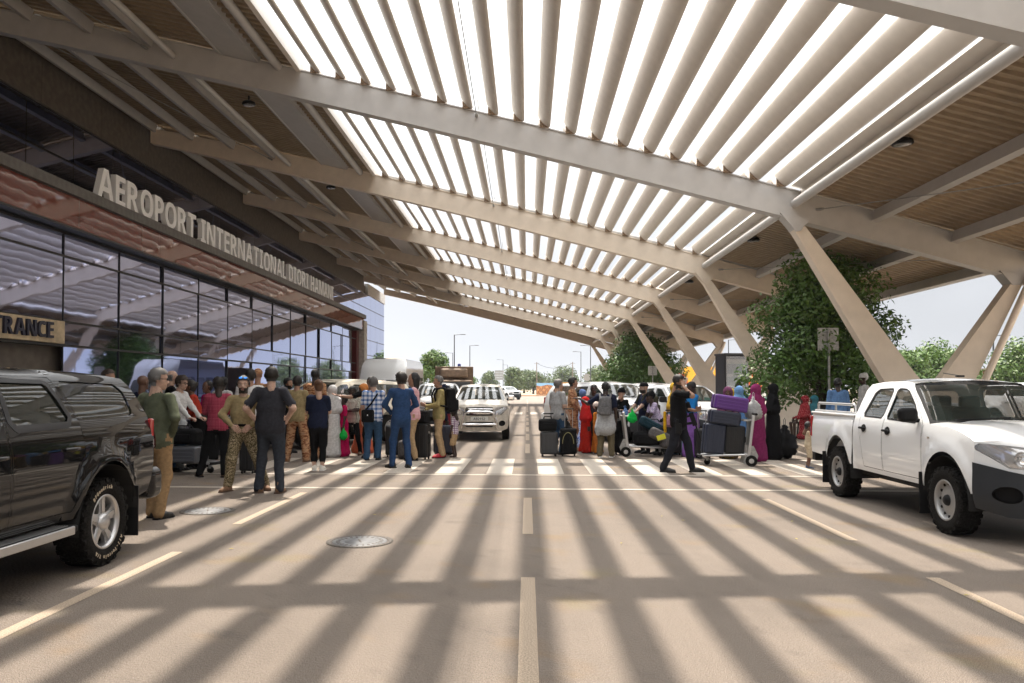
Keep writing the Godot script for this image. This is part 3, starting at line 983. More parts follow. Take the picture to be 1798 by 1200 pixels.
	add("backing", G.new().box(Vector3(0, 1.2, -0.1), Vector3(4.3, 2.5, 0.16)), M.kerb, p1)
	var p2 := thing("painted_panel", "wide yellow bordered mural panel behind the grey shirted man", "mural", Vector3(9.6, 0.1, -158.0))
	var pr2 := func(u: float, v: float) -> Color:
		if v < 0.14 or u < 0.07 or u > 0.93:
			return Color(0.85, 0.65, 0.3) if fmod(v * 12.0 + u * 5.0, 1.0) > 0.3 else Color(0.75, 0.4, 0.2)
		if v > 0.82:
			return Color(0.4, 0.5, 0.25)
		return Color(0.3, 0.25, 0.22).lerp(Color(0.6, 0.52, 0.45), 0.5 + 0.5 * sin(u * 90.0) * sin(v * 30.0))
	add("print", board_quad(6.6, 2.5), printed(print_texture(96, 40, pr2)), p2)
	add("backing", G.new().box(Vector3(0, 1.25, -0.1), Vector3(6.7, 2.6, 0.16)), M.kerb, p2)
	# low building with a mural beyond the car park
	var terr := tri_mat(lin(0.42, 0.17, 0.085), 0.9, T.blotch, 0.3, 0.0, true)
	var ochre := tri_mat(lin(0.52, 0.33, 0.13), 0.9, T.blotch, 0.3, 0.0, true)
	for b in [[-45.0, 40.0, ochre, "long low ochre building across the car park"], [-95.0, 52.0, terr, "long low terracotta building across the car park"]]:
		var t := thing("low_building", b[3], "building", Vector3(62, 0, b[0]))
		add("wall", G.new().box(Vector3(0, 1.9, 0), Vector3(8, 3.8, b[1])), b[2], t)
		add("roof", G.new().box(Vector3(0, 3.92, 0), Vector3(8.8, 0.24, b[1] + 0.8)), M.kerb, t)
		for k in 7:
			var w := add("window", G.new().box(Vector3(-4.02, 2.0, -b[1] * 0.5 + (k + 0.5) * b[1] / 7.0), Vector3(0.1, 1.2, 1.8)), M.tint_glass, t)
			add("frame", G.new().box(Vector3(-4.06, 1.36, -b[1] * 0.5 + (k + 0.5) * b[1] / 7.0), Vector3(0.2, 0.1, 2.1)), M.kerb, w)
	var ml := func(u: float, v: float) -> Color:
		if v > 0.68 + 0.06 * sin(u * 12.0):
			return Color(0.86, 0.85, 0.8) if v < 0.9 else Color(0.35, 0.55, 0.5)
		var d := fmod(u * 5.0, 1.0) - 0.5
		var e := (v - 0.45) * 2.2
		var rr := d * d * 3.2 + e * e
		if rr < 0.32:
			return Color(0.93, 0.55, 0.1) if rr < 0.2 else Color(0.85, 0.3, 0.08)
		return Color(0.97, 0.7, 0.2)
	var mw := thing("mural_wall", "wall painted in orange and yellow shapes behind the slanted columns", "mural", Vector3(21.5, 0, -99.0), -6.0)
	add("wall", G.new().box(Vector3(0, 2.1, -0.2), Vector3(15.0, 4.2, 0.36)), M.white_wall, mw)
	add("print", board_quad(14.9, 4.15), printed(print_texture(160, 48, ml)), mw)
	# advertising column
	var pr4 := func(u: float, v: float) -> Color:
		if u < 0.04 or u > 0.96 or v < 0.04:
			return Color(0.3, 0.32, 0.32)
		var c := Color(0.62, 0.68, 0.66)
		if v < 0.14:
			c = Color(0.72, 0.72, 0.66)
		elif v < 0.34:
			c = Color(0.5, 0.55, 0.56) if u < 0.5 else Color(0.45, 0.58, 0.55)
			if fmod(u * 24.0, 1.0) < 0.3 and u < 0.5:
				c = Color(0.38, 0.4, 0.42)
		elif v < 0.4:
			c = Color(0.7, 0.72, 0.7)
		elif v < 0.62:
			var s := absf(u - 0.62) < (v - 0.4) * 0.9
			c = Color(0.42, 0.45, 0.5) if s else Color(0.58, 0.64, 0.64)
		return c
	var ad := thing("advertising_column", "tall glazed advertising column with dark sides on the pavement", "advert stand", Vector3(9.85, 0.14, -38.5), 14.0)
	add("cabinet", G.new().rbox(Vector3(0, 1.5, -0.5), Vector3(1.22, 3.0, 0.98), 0.03), M.frame, ad)
	add("poster", board_quad(1.1, 2.3), printed(print_texture(72, 140, pr4), 0.15), ad)
	ad.get_node("poster").position = Vector3(0, 0.6, 0.004)
	add("pane", G.new().box(Vector3(0, 1.75, 0.03), Vector3(1.14, 2.36, 0.01)), M.lens, ad)
	add("cap", G.new().rbox(Vector3(0, 3.03, -0.48), Vector3(1.3, 0.1, 1.08), 0.03), M.pole, ad)
	# bench on the pavement
	var bn := thing("bench", "dark steel bench with back on the pavement under the large tree", "bench", Vector3(8.25, 0.14, -23.6), -82)
	add("seat", G.new().rbox(Vector3(0, 0.43, 0), Vector3(1.8, 0.04, 0.42), 0.015), M.black, bn)
	add("backrest", G.new().rbox(Vector3(0, 0.68, -0.22), Vector3(1.8, 0.38, 0.03), 0.012), M.black, bn)
	for x in [-0.75, 0.75]:
		add("leg", G.new().tube([Vector3(x, 0, 0.18), Vector3(x, 0.41, 0.15)], 0.022, 8).tube([Vector3(x, 0, -0.2), Vector3(x, 0.85, -0.235)], 0.022, 8), M.black, bn)
	# litter and leaves on the asphalt
	rng.seed = 77
	for k in 9:
		var p := Vector3(rng.randf_range(-3.5, 3.5), 0.008, rng.randf_range(-12.0, -4.5))
		var l := G.new()
		var b := Basis(Vector3.UP, rng.randf() * TAU)
		l.quad(p + b * Vector3(-0.03, 0, 0), p + b * Vector3(0, 0.006, 0.012), p + b * Vector3(0.03, 0.002, 0), p + b * Vector3(0, 0.006, -0.012), Vector3.UP)
		tag(add("fallen_leaf", l, mat(lin(0.4, 0.33, 0.07), 0.8)), "tiny dry leaf lying on the near asphalt", "leaf", "dry leaves scattered on the asphalt")

# ---------------------------------------------------------------- vehicles
# piecewise cubic through points [t, value]
func curve(p: Array, t: float) -> float:
	var n := p.size()
	if t <= p[0][0]:
		return p[0][1]
	if t >= p[n - 1][0]:
		return p[n - 1][1]
	var k := 0
	while t > p[k + 1][0]:
		k += 1
	var x0: float = p[k][0]
	var x1: float = p[k + 1][0]
	var h := x1 - x0
	var u := (t - x0) / h
	var d: float = (p[k + 1][1] - p[k][1]) / h
	var m0 := d
	var m1 := d
	if k > 0:
		m0 = 0.5 * (d + (p[k][1] - p[k - 1][1]) / (x0 - p[k - 1][0]))
	if k < n - 2:
		m1 = 0.5 * (d + (p[k + 2][1] - p[k + 1][1]) / (p[k + 2][0] - x1))
	var u2 := u * u
	var u3 := u2 * u
	return (2 * u3 - 3 * u2 + 1) * p[k][1] + (u3 - 2 * u2 + u) * h * m0 + (-2 * u3 + 3 * u2) * p[k + 1][1] + (u3 - u2) * h * m1

func V2(a: Array) -> PackedVector2Array:
	var p := PackedVector2Array()
	for k in range(0, a.size(), 2):
		p.append(Vector2(a[k], a[k + 1]))
	return p

func mirror2(p: PackedVector2Array) -> PackedVector2Array:
	var q := PackedVector2Array()
	for k in p:
		q.append(Vector2(-k.x, k.y))
	return q

func rounded(p: PackedVector2Array, r: float) -> PackedVector2Array:
	var a := Geometry2D.offset_polygon(p, -r, Geometry2D.JOIN_MITER)
	if a.is_empty():
		return p
	a = Geometry2D.offset_polygon(a[0], r, Geometry2D.JOIN_ROUND)
	return a[0]

func grown(p: PackedVector2Array, r: float) -> PackedVector2Array:
	return Geometry2D.offset_polygon(p, r, Geometry2D.JOIN_ROUND)[0]

func circle(c: Vector2, r: float, n := 32, sq := 1.0) -> PackedVector2Array:
	var p := PackedVector2Array()
	for k in n:
		var a := TAU * k / n
		p.append(c + Vector2(cos(a) * r * sq, sin(a) * r))
	return p

# heights of the body in build: sill, waist and roof of the outline against those of the real car
var warp_y := [0.5, 0.5, 1.1, 1.1, 1.8, 1.8]
func warp(p: Vector3) -> Vector3:
	if p.y > warp_y[2]:
		p.y = remap(p.y, warp_y[2], warp_y[4], warp_y[3], warp_y[5])
	elif p.y > warp_y[0]:
		p.y = remap(p.y, warp_y[0], warp_y[2], warp_y[1], warp_y[3])
	return p

# a curved skin: the polygon is cut into cells and each corner is mapped by f; o is a point inside the body
func skin(poly: PackedVector2Array, holes: Array, f: Callable, cell: float, o := Vector3(0, 0.8, 0)) -> G:
	var g := G.new()
	var bb := Rect2(poly[0], Vector2.ZERO)
	for p in poly:
		bb = bb.expand(p)
	var cache := {}
	var nx := maxi(1, ceili(bb.size.x / cell))
	var ny := maxi(1, ceili(bb.size.y / cell))
	var dx := bb.size.x / nx
	var dy := bb.size.y / ny
	for a in nx:
		for b in ny:
			var q := bb.position + Vector2(a * dx, b * dy)
			var parts := Geometry2D.intersect_polygons(PackedVector2Array([q, q + Vector2(dx, 0), q + Vector2(dx, dy), q + Vector2(0, dy)]), poly)
			for h in holes:
				var nxt := []
				for p in parts:
					nxt.append_array(Geometry2D.clip_polygons(p, h))
				parts.assign(nxt)
			for p in parts:
				if Geometry2D.is_polygon_clockwise(p):
					continue
				var t := Geometry2D.triangulate_polygon(p)
				for k in range(0, t.size(), 3):
					var ids := []
					for e in 3:
						var w: Vector2 = p[t[k + e]]
						var key := Vector2i((w * 20000.0).round())
						if not cache.has(key):
							var pos := warp(f.call(w))
							var du := warp(f.call(w + Vector2(0.004, 0))) - warp(f.call(w - Vector2(0.004, 0)))
							var dv := warp(f.call(w + Vector2(0, 0.004))) - warp(f.call(w - Vector2(0, 0.004)))
							var nn := du.cross(dv).normalized()
							var away := pos - o
							away.z *= 0.3
							if nn.dot(away) < 0:
								nn = -nn
							cache[key] = g.v.size()
							g.v.append(pos)
							g.n.append(nn)
						ids.append(cache[key])
					var A := g.v[ids[0]]
					if (g.v[ids[1]] - A).cross(g.v[ids[2]] - A).dot(g.n[ids[0]] + g.n[ids[1]]) > 0:
						g.i.append_array([ids[0], ids[2], ids[1]])
					else:
						g.i.append_array(ids)
	return g

func width_at(S: Dictionary, z: float, y: float) -> float:
	var w := curve(S.sec, y) * curve(S.plan, z)
	for ax in [S.zf_axle, S.zr_axle]:
		var d: float = Vector2(z - ax, y - S.wr).length() - S.arch
		if d < 0.22 and y < S.belt:
			w += S.flare * smoothstep(0.16, 0.02, d)
	return w

func side_panel(S: Dictionary, parent: Node3D, called: String, poly: PackedVector2Array, holes: Array, m: Material, inset := 0.0, sub := "") -> Array:
	var out := []
	for sd in [1.0, -1.0]:
		var f := func(p: Vector2) -> Vector3:
			return Vector3(sd * (width_at(S, p.x, p.y) - inset), p.y, p.x)
		out.append(add(called, skin(poly, holes, f, S.cell), m, parent))
	return out

func wheel(parent: Node3D, at: Vector3, side: float, r: float, w: float, kind: String, fine: bool) -> void:
	# built with the axle along x, outer face towards +x
	var t := add("wheel", wheel_mesh("tyre", r, w, kind, fine), M.rubber, parent)
	t.position = at
	t.rotation.y = 0.0 if side > 0 else PI
	add("rim", wheel_mesh("rim", r, w, kind, fine), M.alloy if kind != "steel" else mat(lin(0.34, 0.34, 0.335), 0.45, 0.5), t)
	add("hub", wheel_mesh("hub", r, w, kind, fine), M.alloy if kind == "alloy" else M.black, t)
	if kind == "steel":
		for k in 12:
			add("rim_slot", wheel_mesh("slot", r, w, kind, fine), M.dark, t).rotation.x = TAU * k / 12
	add("wheel_well", wheel_mesh("back", r, w, kind, fine), M.dark, t)
	if kind == "alloy" and fine:
		var f := SystemFont.new()
		f.font_names = PackedStringArray(["Droid Sans"])
		f.font_weight = 700
		var st := SurfaceTool.new()
		for q in [["BFGoodrich", 135.0], ["All-Terrain T/A", -35.0]]:
			for k in q[0].length():
				if q[0][k] == " ":
					continue
				var tm := TextMesh.new()
				tm.text = q[0][k]
				tm.font = f
				tm.font_size = 24
				tm.pixel_size = 0.0019
				tm.depth = 0.004
				var a := deg_to_rad(q[1] - k * 6.4)
				var up := Vector3(0, sin(a), -cos(a))
				var rt := Vector3(0, -cos(a), -sin(a)) * -1.0
				rt = Vector3(0, up.z, -up.y) * 1.0
				rt = up.cross(Vector3.RIGHT)
				st.append_from(tm, 0, Transform3D(Basis(rt, up, Vector3.RIGHT), Vector3(w * 0.5 + 0.001, 0, 0) + up * (r * 0.8)))
		add("tyre_lettering", st.commit(), mat(lin(0.55, 0.45, 0.33), 0.8), t)

var wheel_cache := {}
func wheel_mesh(part: String, r: float, w: float, kind: String, fine: bool) -> ArrayMesh:
	var key := "%s%.3f%.3f%s%s" % [part, r, w, kind, fine]
	if wheel_cache.has(key):
		return wheel_cache[key]
	var xf := Transform3D(Basis(Vector3.BACK, -PI / 2), Vector3.ZERO)
	var h := w * 0.5
	var rr := r * (0.60 if kind != "steel" else 0.585)
	var g := G.new()
	if part == "tyre":
		g.lathe([Vector2(rr, -h * 0.8), Vector2(rr + 0.02, -h * 0.95), Vector2(r * 0.82, -h), Vector2(r * 0.95, -h * 0.92), Vector2(r * 0.985, -h * 0.75), Vector2(r * 0.988, 0), Vector2(r * 0.985, h * 0.75), Vector2(r * 0.95, h * 0.92), Vector2(r * 0.82, h), Vector2(rr + 0.02, h * 0.95), Vector2(rr, h * 0.8)], 40 if fine else 24, xf)
		if fine:
			var n := 46
			for k in n:
				for c in 4:
					var a := TAU * (k + 0.5 * (c % 2)) / n
					var b := Basis(Vector3.RIGHT, a)
					g.box(b * Vector3((c - 1.5) * w * 0.235, r * 0.99, 0), Vector3(w * 0.19, r * 0.03, TAU * r / n * 0.66), b * Basis(Vector3.UP, 0.3 * (1 if c % 2 else -1)))
				for sd in [-1, 1]:
					if k % 2 == 0:
						var b := Basis(Vector3.RIGHT, TAU * k / n)
						g.box(b * Vector3(sd * h * 0.93, r * 0.945, 0), Vector3(0.02, r * 0.09, TAU * r / n * 0.8), b)
	elif part == "rim":
		g.lathe([Vector2(rr + 0.012, h * 0.86), Vector2(rr + 0.006, h * 0.93), Vector2(rr - 0.012, h * 0.9), Vector2(rr - 0.02, h * 0.6), Vector2(rr - 0.03, -h * 0.6)], 36, xf)
		if kind == "alloy":
			for k in 5:
				var b := Basis(Vector3.RIGHT, TAU * k / 5)
				var p := PackedVector2Array([Vector2(-0.058, 0.05), Vector2(-0.042, rr * 0.6), Vector2(-0.075, rr - 0.012), Vector2(0.075, rr - 0.012), Vector2(0.042, rr * 0.6), Vector2(0.058, 0.05)])
				var q := Transform3D(b * Basis(Vector3(0, 0, -1), Vector3(0, 1, 0), Vector3(1, 0, 0)), Vector3.ZERO)
				g.prism(p, h * 0.35, h * 0.62, q)
				g.prism(PackedVector2Array([Vector2(-0.03, 0.05), Vector2(-0.02, rr - 0.02), Vector2(0.02, rr - 0.02), Vector2(0.03, 0.05)]), h * 0.6, h * 0.74, q)
		else:
			g.lathe([Vector2(rr - 0.02, h * 0.55), Vector2(rr * 0.8, h * 0.42), Vector2(rr * 0.68, h * 0.56), Vector2(rr * 0.5, h * 0.6), Vector2(0.001, h * 0.6)], 36, xf)
	elif part == "hub":
		if kind == "alloy":
			g.lathe([Vector2(rr * 0.36, h * 0.5), Vector2(rr * 0.33, h * 0.85), Vector2(rr * 0.24, h * 1.0), Vector2(0.001, h * 1.02)], 20, xf)
		else:
			g.lathe([Vector2(rr * 0.3, h * 0.5), Vector2(rr * 0.26, h * 0.8), Vector2(rr * 0.16, h * 0.95), Vector2(0.001, h * 0.97)], 18, xf)
	elif part == "slot":
		g.rbox(Vector3(h * 0.445, rr * 0.84, 0), Vector3(0.03, rr * 0.17, rr * 0.16), 0.014)
	else:
		g.lathe([Vector2(0.001, h * 0.2), Vector2(rr, h * 0.2)], 24, xf)
	wheel_cache[key] = g.mesh()
	return wheel_cache[key]

func pickup_spec() -> Dictionary:
	var S := {}
	S.zf_axle = 1.53; S.zr_axle = -1.53; S.wr = 0.368; S.tyre_w = 0.23; S.arch = 0.47; S.flare = 0.035; S.belt = 1.1; S.cell = 0.085
	S.sec = [[0.28, 0.80], [0.47, 0.862], [0.7, 0.892], [0.86, 0.893], [0.98, 0.885], [1.06, 0.862], [1.14, 0.835], [1.45, 0.745], [1.72, 0.655], [1.79, 0.60]]
	S.plan = [[-2.75, 0.965], [-1.0, 0.985], [0.0, 1.0], [1.0, 0.995], [2.05, 0.955]]
	S.hood = [[1.1, 1.075], [1.6, 1.055], [1.95, 0.99], [2.1, 0.945]]
	S.roof = [[-0.9, 1.735], [-0.65, 1.775], [-0.1, 1.79], [0.18, 1.775], [0.34, 1.745]]
	S.pillar = [Vector2(1.14, 1.07), Vector2(0.34, 1.745)]
	S.zfront = 2.05; S.lfront = 0.42; S.lrear = 0.03; S.zrear = -2.72
	S.warp = [0.5, 0.5, 1.1, 1.21, 1.79, 1.68]
	S.kind = "pickup"
	return S

func suv_spec() -> Dictionary:
	var S := {}
	S.zf_axle = 1.425; S.zr_axle = -1.425; S.wr = 0.392; S.tyre_w = 0.28; S.arch = 0.5; S.flare = 0.05; S.belt = 1.2; S.cell = 0.09
	S.sec = [[0.3, 0.82], [0.5, 0.90], [0.75, 0.94], [0.95, 0.945], [1.08, 0.935], [1.16, 0.905], [1.24, 0.88], [1.6, 0.79], [1.83, 0.70], [1.9, 0.64]]
	S.plan = [[-2.5, 0.95], [-1.9, 0.985], [0.0, 1.0], [1.0, 0.995], [2.0, 0.96]]
	S.hood = [[0.98, 1.17], [1.5, 1.15], [1.9, 1.1], [2.0, 1.06]]
	S.roof = [[-2.12, 1.80], [-1.8, 1.85], [-1.0, 1.895], [-0.2, 1.9], [0.1, 1.88], [0.28, 1.84]]
	S.pillar = [Vector2(1.02, 1.165), Vector2(0.28, 1.84)]
	S.zfront = 2.0; S.lfront = 0.38; S.lrear = 0.2; S.zrear = -2.42
	S.warp = [0.5, 0.5, 1.22, 1.31, 1.9, 1.75]
	S.kind = "suv"
	return S

func vehicle(called: String, label: String, category: String, S: Dictionary, paint: Material, at: Vector3, turn: float, opt := {}, group := "") -> Node3D:
	warp_y = S.warp
	var t := thing(called, label, category, at, turn, group)
	var fine: bool = opt.get("fine", false)
	S.cell = 0.075 if fine else 0.16
	var pick: bool = S.kind == "pickup"
	var gl: Material = opt.get("glass", M.auto_glass)
	var trim: Material = opt.get("bumper", M.plastic)
	var arch_f := circle(Vector2(S.zf_axle, S.wr), S.arch, 40 if fine else 22)
	var arch_r := circle(Vector2(S.zr_axle, S.wr), S.arch, 40 if fine else 22)
	var sill := 0.47 if pick else 0.5
	# outlines in (z, y)
	var cab := PackedVector2Array()
	var doors := []
	var wins := []
	var pil: Array = S.pillar
	if pick:
		cab = V2([1.0, sill, 1.0, 1.06, pil[0].x, pil[0].y, 0.74, 1.42])
		for k in 9:
			var z := lerpf(0.34, -0.9, k / 8.0)
			cab.append(Vector2(z, curve(S.roof, z)))
		cab.append_array(V2([-0.96, 1.6, -1.0, 1.12, -1.0, sill]))
		doors = [V2([-0.035, 0.53, 0.98, 0.53, 0.98, 1.06, 0.66, 1.4, 0.36, 1.67, 0.26, 1.705, -0.035, 1.715]), V2([-0.06, 0.53, -0.06, 1.715, -0.58, 1.70, -0.72, 1.6, -0.82, 1.14, -0.80, 0.95, -0.70, 0.75, -0.66, 0.53])]
		wins = [rounded(V2([0.02, 1.105, 0.86, 1.085, 0.62, 1.36, 0.33, 1.60, 0.22, 1.64, 0.02, 1.65]), 0.03), rounded(V2([-0.115, 1.108, -0.115, 1.65, -0.53, 1.635, -0.63, 1.56, -0.73, 1.14, -0.72, 1.115]), 0.04)]
	else:
		cab = V2([0.98, sill, 0.98, 1.16, pil[0].x, pil[0].y, 0.66, 1.52])
		for k in 13:
			var z := lerpf(0.28, -2.12, k / 12.0)
			cab.append(Vector2(z, curve(S.roof, z)))
		cab.append_array(V2([-2.22, 1.66, -2.36, 1.3, -2.42, 1.12, -2.42, 0.72, -2.36, 0.55, -1.9, 0.5]))
		doors = [V2([-0.06, 0.56, 0.97, 0.56, 0.97, 1.15, 0.62, 1.5, 0.32, 1.76, 0.2, 1.80, -0.06, 1.81]), V2([-0.09, 0.56, -0.09, 1.81, -0.86, 1.795, -1.06, 1.2, -1.06, 1.0, -0.99, 0.9, -0.90, 0.62, -0.86, 0.56])]
		wins = [rounded(V2([0.02, 1.22, 0.84, 1.2, 0.6, 1.45, 0.3, 1.68, 0.18, 1.72, 0.02, 1.73]), 0.03), rounded(V2([-0.17, 1.225, -0.17, 1.73, -0.76, 1.715, -0.93, 1.24, -0.92, 1.23]), 0.04), rounded(V2([-0.93, 1.76, -1.09, 1.24, -2.0, 1.25, -2.08, 1.3, -2.02, 1.6, -1.9, 1.72]), 0.05)]
	var cut := [arch_f, arch_r]
	for d in doors:
		cut.append(grown(d, 0.006))
	if not pick:
		cut.append(wins[2])
	side_panel(S, t, "cab_side", cab, cut, paint)
	for k in 2:
		var ds := side_panel(S, t, "door", doors[k], [wins[k], arch_f, grown(arch_r, 0.02)], paint)
		for sd in 2:
			var wp := wins[k] as PackedVector2Array
			var sg := 1.0 if sd == 0 else -1.0
			var fm := func(p: Vector2) -> Vector3:
				return Vector3(sg * (width_at(S, p.x, p.y) - 0.012), p.y, p.x)
			add("window", skin(wp, [], fm, 0.2), gl, ds[sd])
			var ft := func(p: Vector2) -> Vector3:
				return Vector3(sg * (width_at(S, p.x, p.y) + 0.003), p.y, p.x)
			if fine:
				add("window_trim", skin(grown(wp, 0.055 if not pick else 0.018), [wp], ft, 0.1), opt.get("trim", M.black), ds[sd])
			var hz: float = [0.1, -0.64][k] if pick else [0.08, -0.86][k]
			var hy := 0.965 if pick else 1.02
			var hx := width_at(S, hz, hy)
			hy = warp(Vector3(0, hy, 0)).y
			var h := G.new()
			h.tube([Vector3(sg * (hx + 0.004), hy, hz - 0.07), Vector3(sg * (hx + 0.04), hy + 0.004, hz - 0.04), Vector3(sg * (hx + 0.045), hy + 0.004, hz + 0.06), Vector3(sg * (hx + 0.004), hy, hz + 0.09)], 0.016, 8)
			add("handle", h, opt.get("handle", M.black), ds[sd])
			if fine:
				var cup := circle(Vector2(hz + 0.01, 0.965 if pick else 1.02), 0.045, 18, 1.7)
				add("handle_cup", skin(cup, [], ft, 0.1), M.black if pick else paint, ds[sd])
	if not pick:
		side_panel(S, t, "quarter_window", wins[2], [], gl, 0.012)
	# front wings
	var fd := PackedVector2Array()
	var zc: float = 1.0 if pick else 0.98
	fd.append_array(V2([zc + 0.006, sill, zc + 0.006, 1.06 if pick else 1.16]))
	for k in 8:
		var z := lerpf(pil[0].x + 0.01, S.zfront, k / 7.0)
		fd.append(Vector2(z, curve(S.hood, z)))
	fd.append(Vector2(S.zfront, 0.5))
	side_panel(S, t, "front_wing", fd, [arch_f], paint)
	# bonnet
	var z_hood: float = pil[0].x - 0.06
	var hood_f := func(p: Vector2) -> Vector3:
		var zz: float = lerpf(z_hood, S.zfront, p.y)
		var ye := curve(S.hood, zz)
		var w := width_at(S, zz, ye)
		return Vector3(p.x * w, ye + 0.055 * (1.0 - p.x * p.x) - 0.018 * smoothstep(0.45, 0.6, absf(p.x)) * smoothstep(0.8, 0.6, absf(p.x)) * (1.0 - p.y), lerpf(z_hood, S.zfront + (S.lfront - 0.092) * (1.0 - pow(absf(p.x), 4.0)), p.y))
	var zh: float = S.zfront
	add("bonnet", skin(V2([-1, 0, 1, 0, 1, 1, -1, 1]), [], hood_f, 0.08, Vector3(0, 0, 1.2)), paint, t)
	# front end in (x, y)
	var wf := width_at(S, zh, 0.8)
	var top_y := curve(S.hood, zh)
	var front_f := func(p: Vector2, out: float) -> Vector3:
		var q := clampf(p.x / wf, -1.0, 1.0)
		var ww := width_at(S, zh, clampf(p.y, 0.3, top_y))
		var zz: float = zh + (S.lfront + out) * (1.0 - pow(absf(q), 4.0))
		var yy := p.y
		if p.y > top_y - 0.16:
			zz -= 0.9 * pow(p.y - top_y + 0.16, 2.0) * 4.0 * (1.0 - pow(absf(q), 4.0))
			yy += 0.055 * (1.0 - q * q) * smoothstep(top_y - 0.16, top_y, p.y)
		return Vector3(q * (ww + out * 0.6), yy, zz)
	var f0 := func(p: Vector2) -> Vector3: return front_f.call(p, 0.0)
	var f_out := func(p: Vector2) -> Vector3: return front_f.call(p, 0.035)
	var f_in := func(p: Vector2) -> Vector3: return front_f.call(p, -0.06)
	var f_lens := func(p: Vector2) -> Vector3: return front_f.call(p, 0.006)
	var oo := Vector3(0, 0.7, 1.2)
	var y0 := 0.74 if pick else 0.82
	var lamp := rounded(V2([0.43, y0, 0.45, y0 + 0.15, 0.84, y0 + 0.205, wf - 0.002, y0 + 0.2, wf - 0.002, y0 + 0.15, 0.66, y0 + 0.005]), 0.02)
	var lamp_m := mirror2(lamp)
	lamp_m.reverse()
	var grille := rounded(V2([-0.41, y0 - 0.02, 0.41, y0 - 0.02, 0.43, y0 + 0.16, -0.43, y0 + 0.16]), 0.03)
	var bump := V2([-wf, 0.36, -wf, y0 + 0.04, -0.66, y0 - 0.015, -0.43, y0 - 0.06, 0.43, y0 - 0.06, 0.66, y0 - 0.015, wf, y0 + 0.04, wf, 0.36, 0.7, 0.3, -0.7, 0.3])
	add("front_panel", skin(V2([-wf, y0 - 0.08, wf, y0 - 0.08, wf, top_y, -wf, top_y]), [lamp, lamp_m, grille], f0, 0.09, oo), paint, t)
	for lp in [lamp, lamp_m]:
		var hl := add("headlight", skin(lp, [], f_in, 0.1, oo), M.chrome, t)
		add("lens", skin(lp, [], f_lens, 0.1, oo), M.lens, hl)
		if fine:
			var cx := 0.60 if lp == lamp else -0.60
			var c: Vector3 = warp(f_in.call(Vector2(cx, y0 + 0.085)))
			add("reflector", G.new().lathe([Vector2(0.075, 0.05), Vector2(0.055, 0.01), Vector2(0.001, -0.01)], 20, Transform3D(Basis(Vector3.RIGHT, PI / 2), c + Vector3(0, 0, 0.01))), M.chrome, hl)
			add("bulb_cap", G.new().rbox(c + Vector3(0, 0, 0.03), Vector3(0.03, 0.03, 0.04), 0.01), M.steel, hl)
			var c2: Vector3 = warp(f_in.call(Vector2(cx * 0.82, y0 + 0.04)))
			add("indicator", G.new().rbox(c2 + Vector3(0, 0, 0.02), Vector3(0.05, 0.035, 0.02), 0.01), M.amber, hl)
	add("grille", skin(grille, [], f_in, 0.12, oo), M.black, t)
	for k in 3:
		var y := y0 + 0.02 + k * 0.05
		add("grille_bar", skin(V2([-0.41, y, 0.41, y, 0.41, y + 0.022, -0.41, y + 0.022]), [], f0, 0.12, oo), opt.get("grille", M.plastic), t)
	var fog := circle(Vector2(0.66, 0.52), 0.075, 20, 1.3)
	var fog_m := mirror2(fog)
	fog_m.reverse()
	var intake := rounded(V2([-0.4, 0.42, 0.4, 0.42, 0.43, 0.56, -0.43, 0.56]), 0.03)
	var bp := add("bumper", skin(bump, [fog, fog_m, intake], f_out, 0.09, oo), trim, t)
	for q in [fog, fog_m, intake]:
		add("intake", skin(q, [], f_in, 0.15, oo), M.black, bp)
	if opt.has("plate"):
		var c: Vector3 = warp(f_out.call(Vector2(0, 0.66)))
		add("number_plate", G.new().rbox(c + Vector3(0, -0.02, 0.03), Vector3(0.52, 0.12, 0.012), 0.005), mat(lin(0.7, 0.7, 0.66), 0.4), t)
		var tm := TextMesh.new()
		tm.text = opt.plate
		tm.font_size = 28
		tm.pixel_size = 0.0035
		tm.depth = 0.004
		var o := add("plate_text", tm, M.black, t)
		o.position = c + Vector3(0, -0.02, 0.04)
	if opt.has("bull_bar"):
		var bb := G.new()
		bb.tube([Vector3(-0.52, 0.38, 2.52), Vector3(-0.5, 0.62, 2.6), Vector3(-0.42, 0.84, 2.58), Vector3(-0.3, 0.88, 2.58), Vector3(0.3, 0.88, 2.58), Vector3(0.42, 0.84, 2.58), Vector3(0.5, 0.62, 2.6), Vector3(0.52, 0.38, 2.52)], 0.038, 10)
		bb.tube([Vector3(-0.5, 0.5, 2.57), Vector3(0.5, 0.5, 2.57)], 0.045, 10)
		add("bull_bar", bb, M.chrome, t)
	# roof and windscreen
	var zr0: float = S.roof[0][0]
	var zr1: float = S.roof[S.roof.size() - 1][0]
	var roof_f := func(p: Vector2) -> Vector3:
		var ye := curve(S.roof, p.y)
		var w := width_at(S, p.y, ye)
		return Vector3(p.x * w, ye + 0.06 * (1.0 - p.x * p.x), p.y)
	add("roof", skin(V2([-1, zr0, 1, zr0, 1, zr1, -1, zr1]), [], roof_f, 0.14, Vector3(0, 1.0, -0.4)), paint, t)
	var ws_f := func(p: Vector2) -> Vector3:
		var a: Vector2 = pil[0].lerp(pil[1], p.y)
		var w := width_at(S, a.x, a.y)
		return Vector3(p.x * w, a.y + 0.02 * (1 - p.x * p.x), a.x + 0.09 * (1.0 - pow(absf(p.x), 2.0)) - 0.03)
	var ws := rounded(V2([-0.94, 0.05, 0.94, 0.05, 0.9, 0.95, -0.9, 0.95]), 0.04)
	add("windscreen_frame", skin(V2([-1, -0.03, 1, -0.03, 1, 1.02, -1, 1.02]), [ws], ws_f, 0.15, Vector3(0, 0.6, -0.5)), M.black if fine and pick else paint, t)
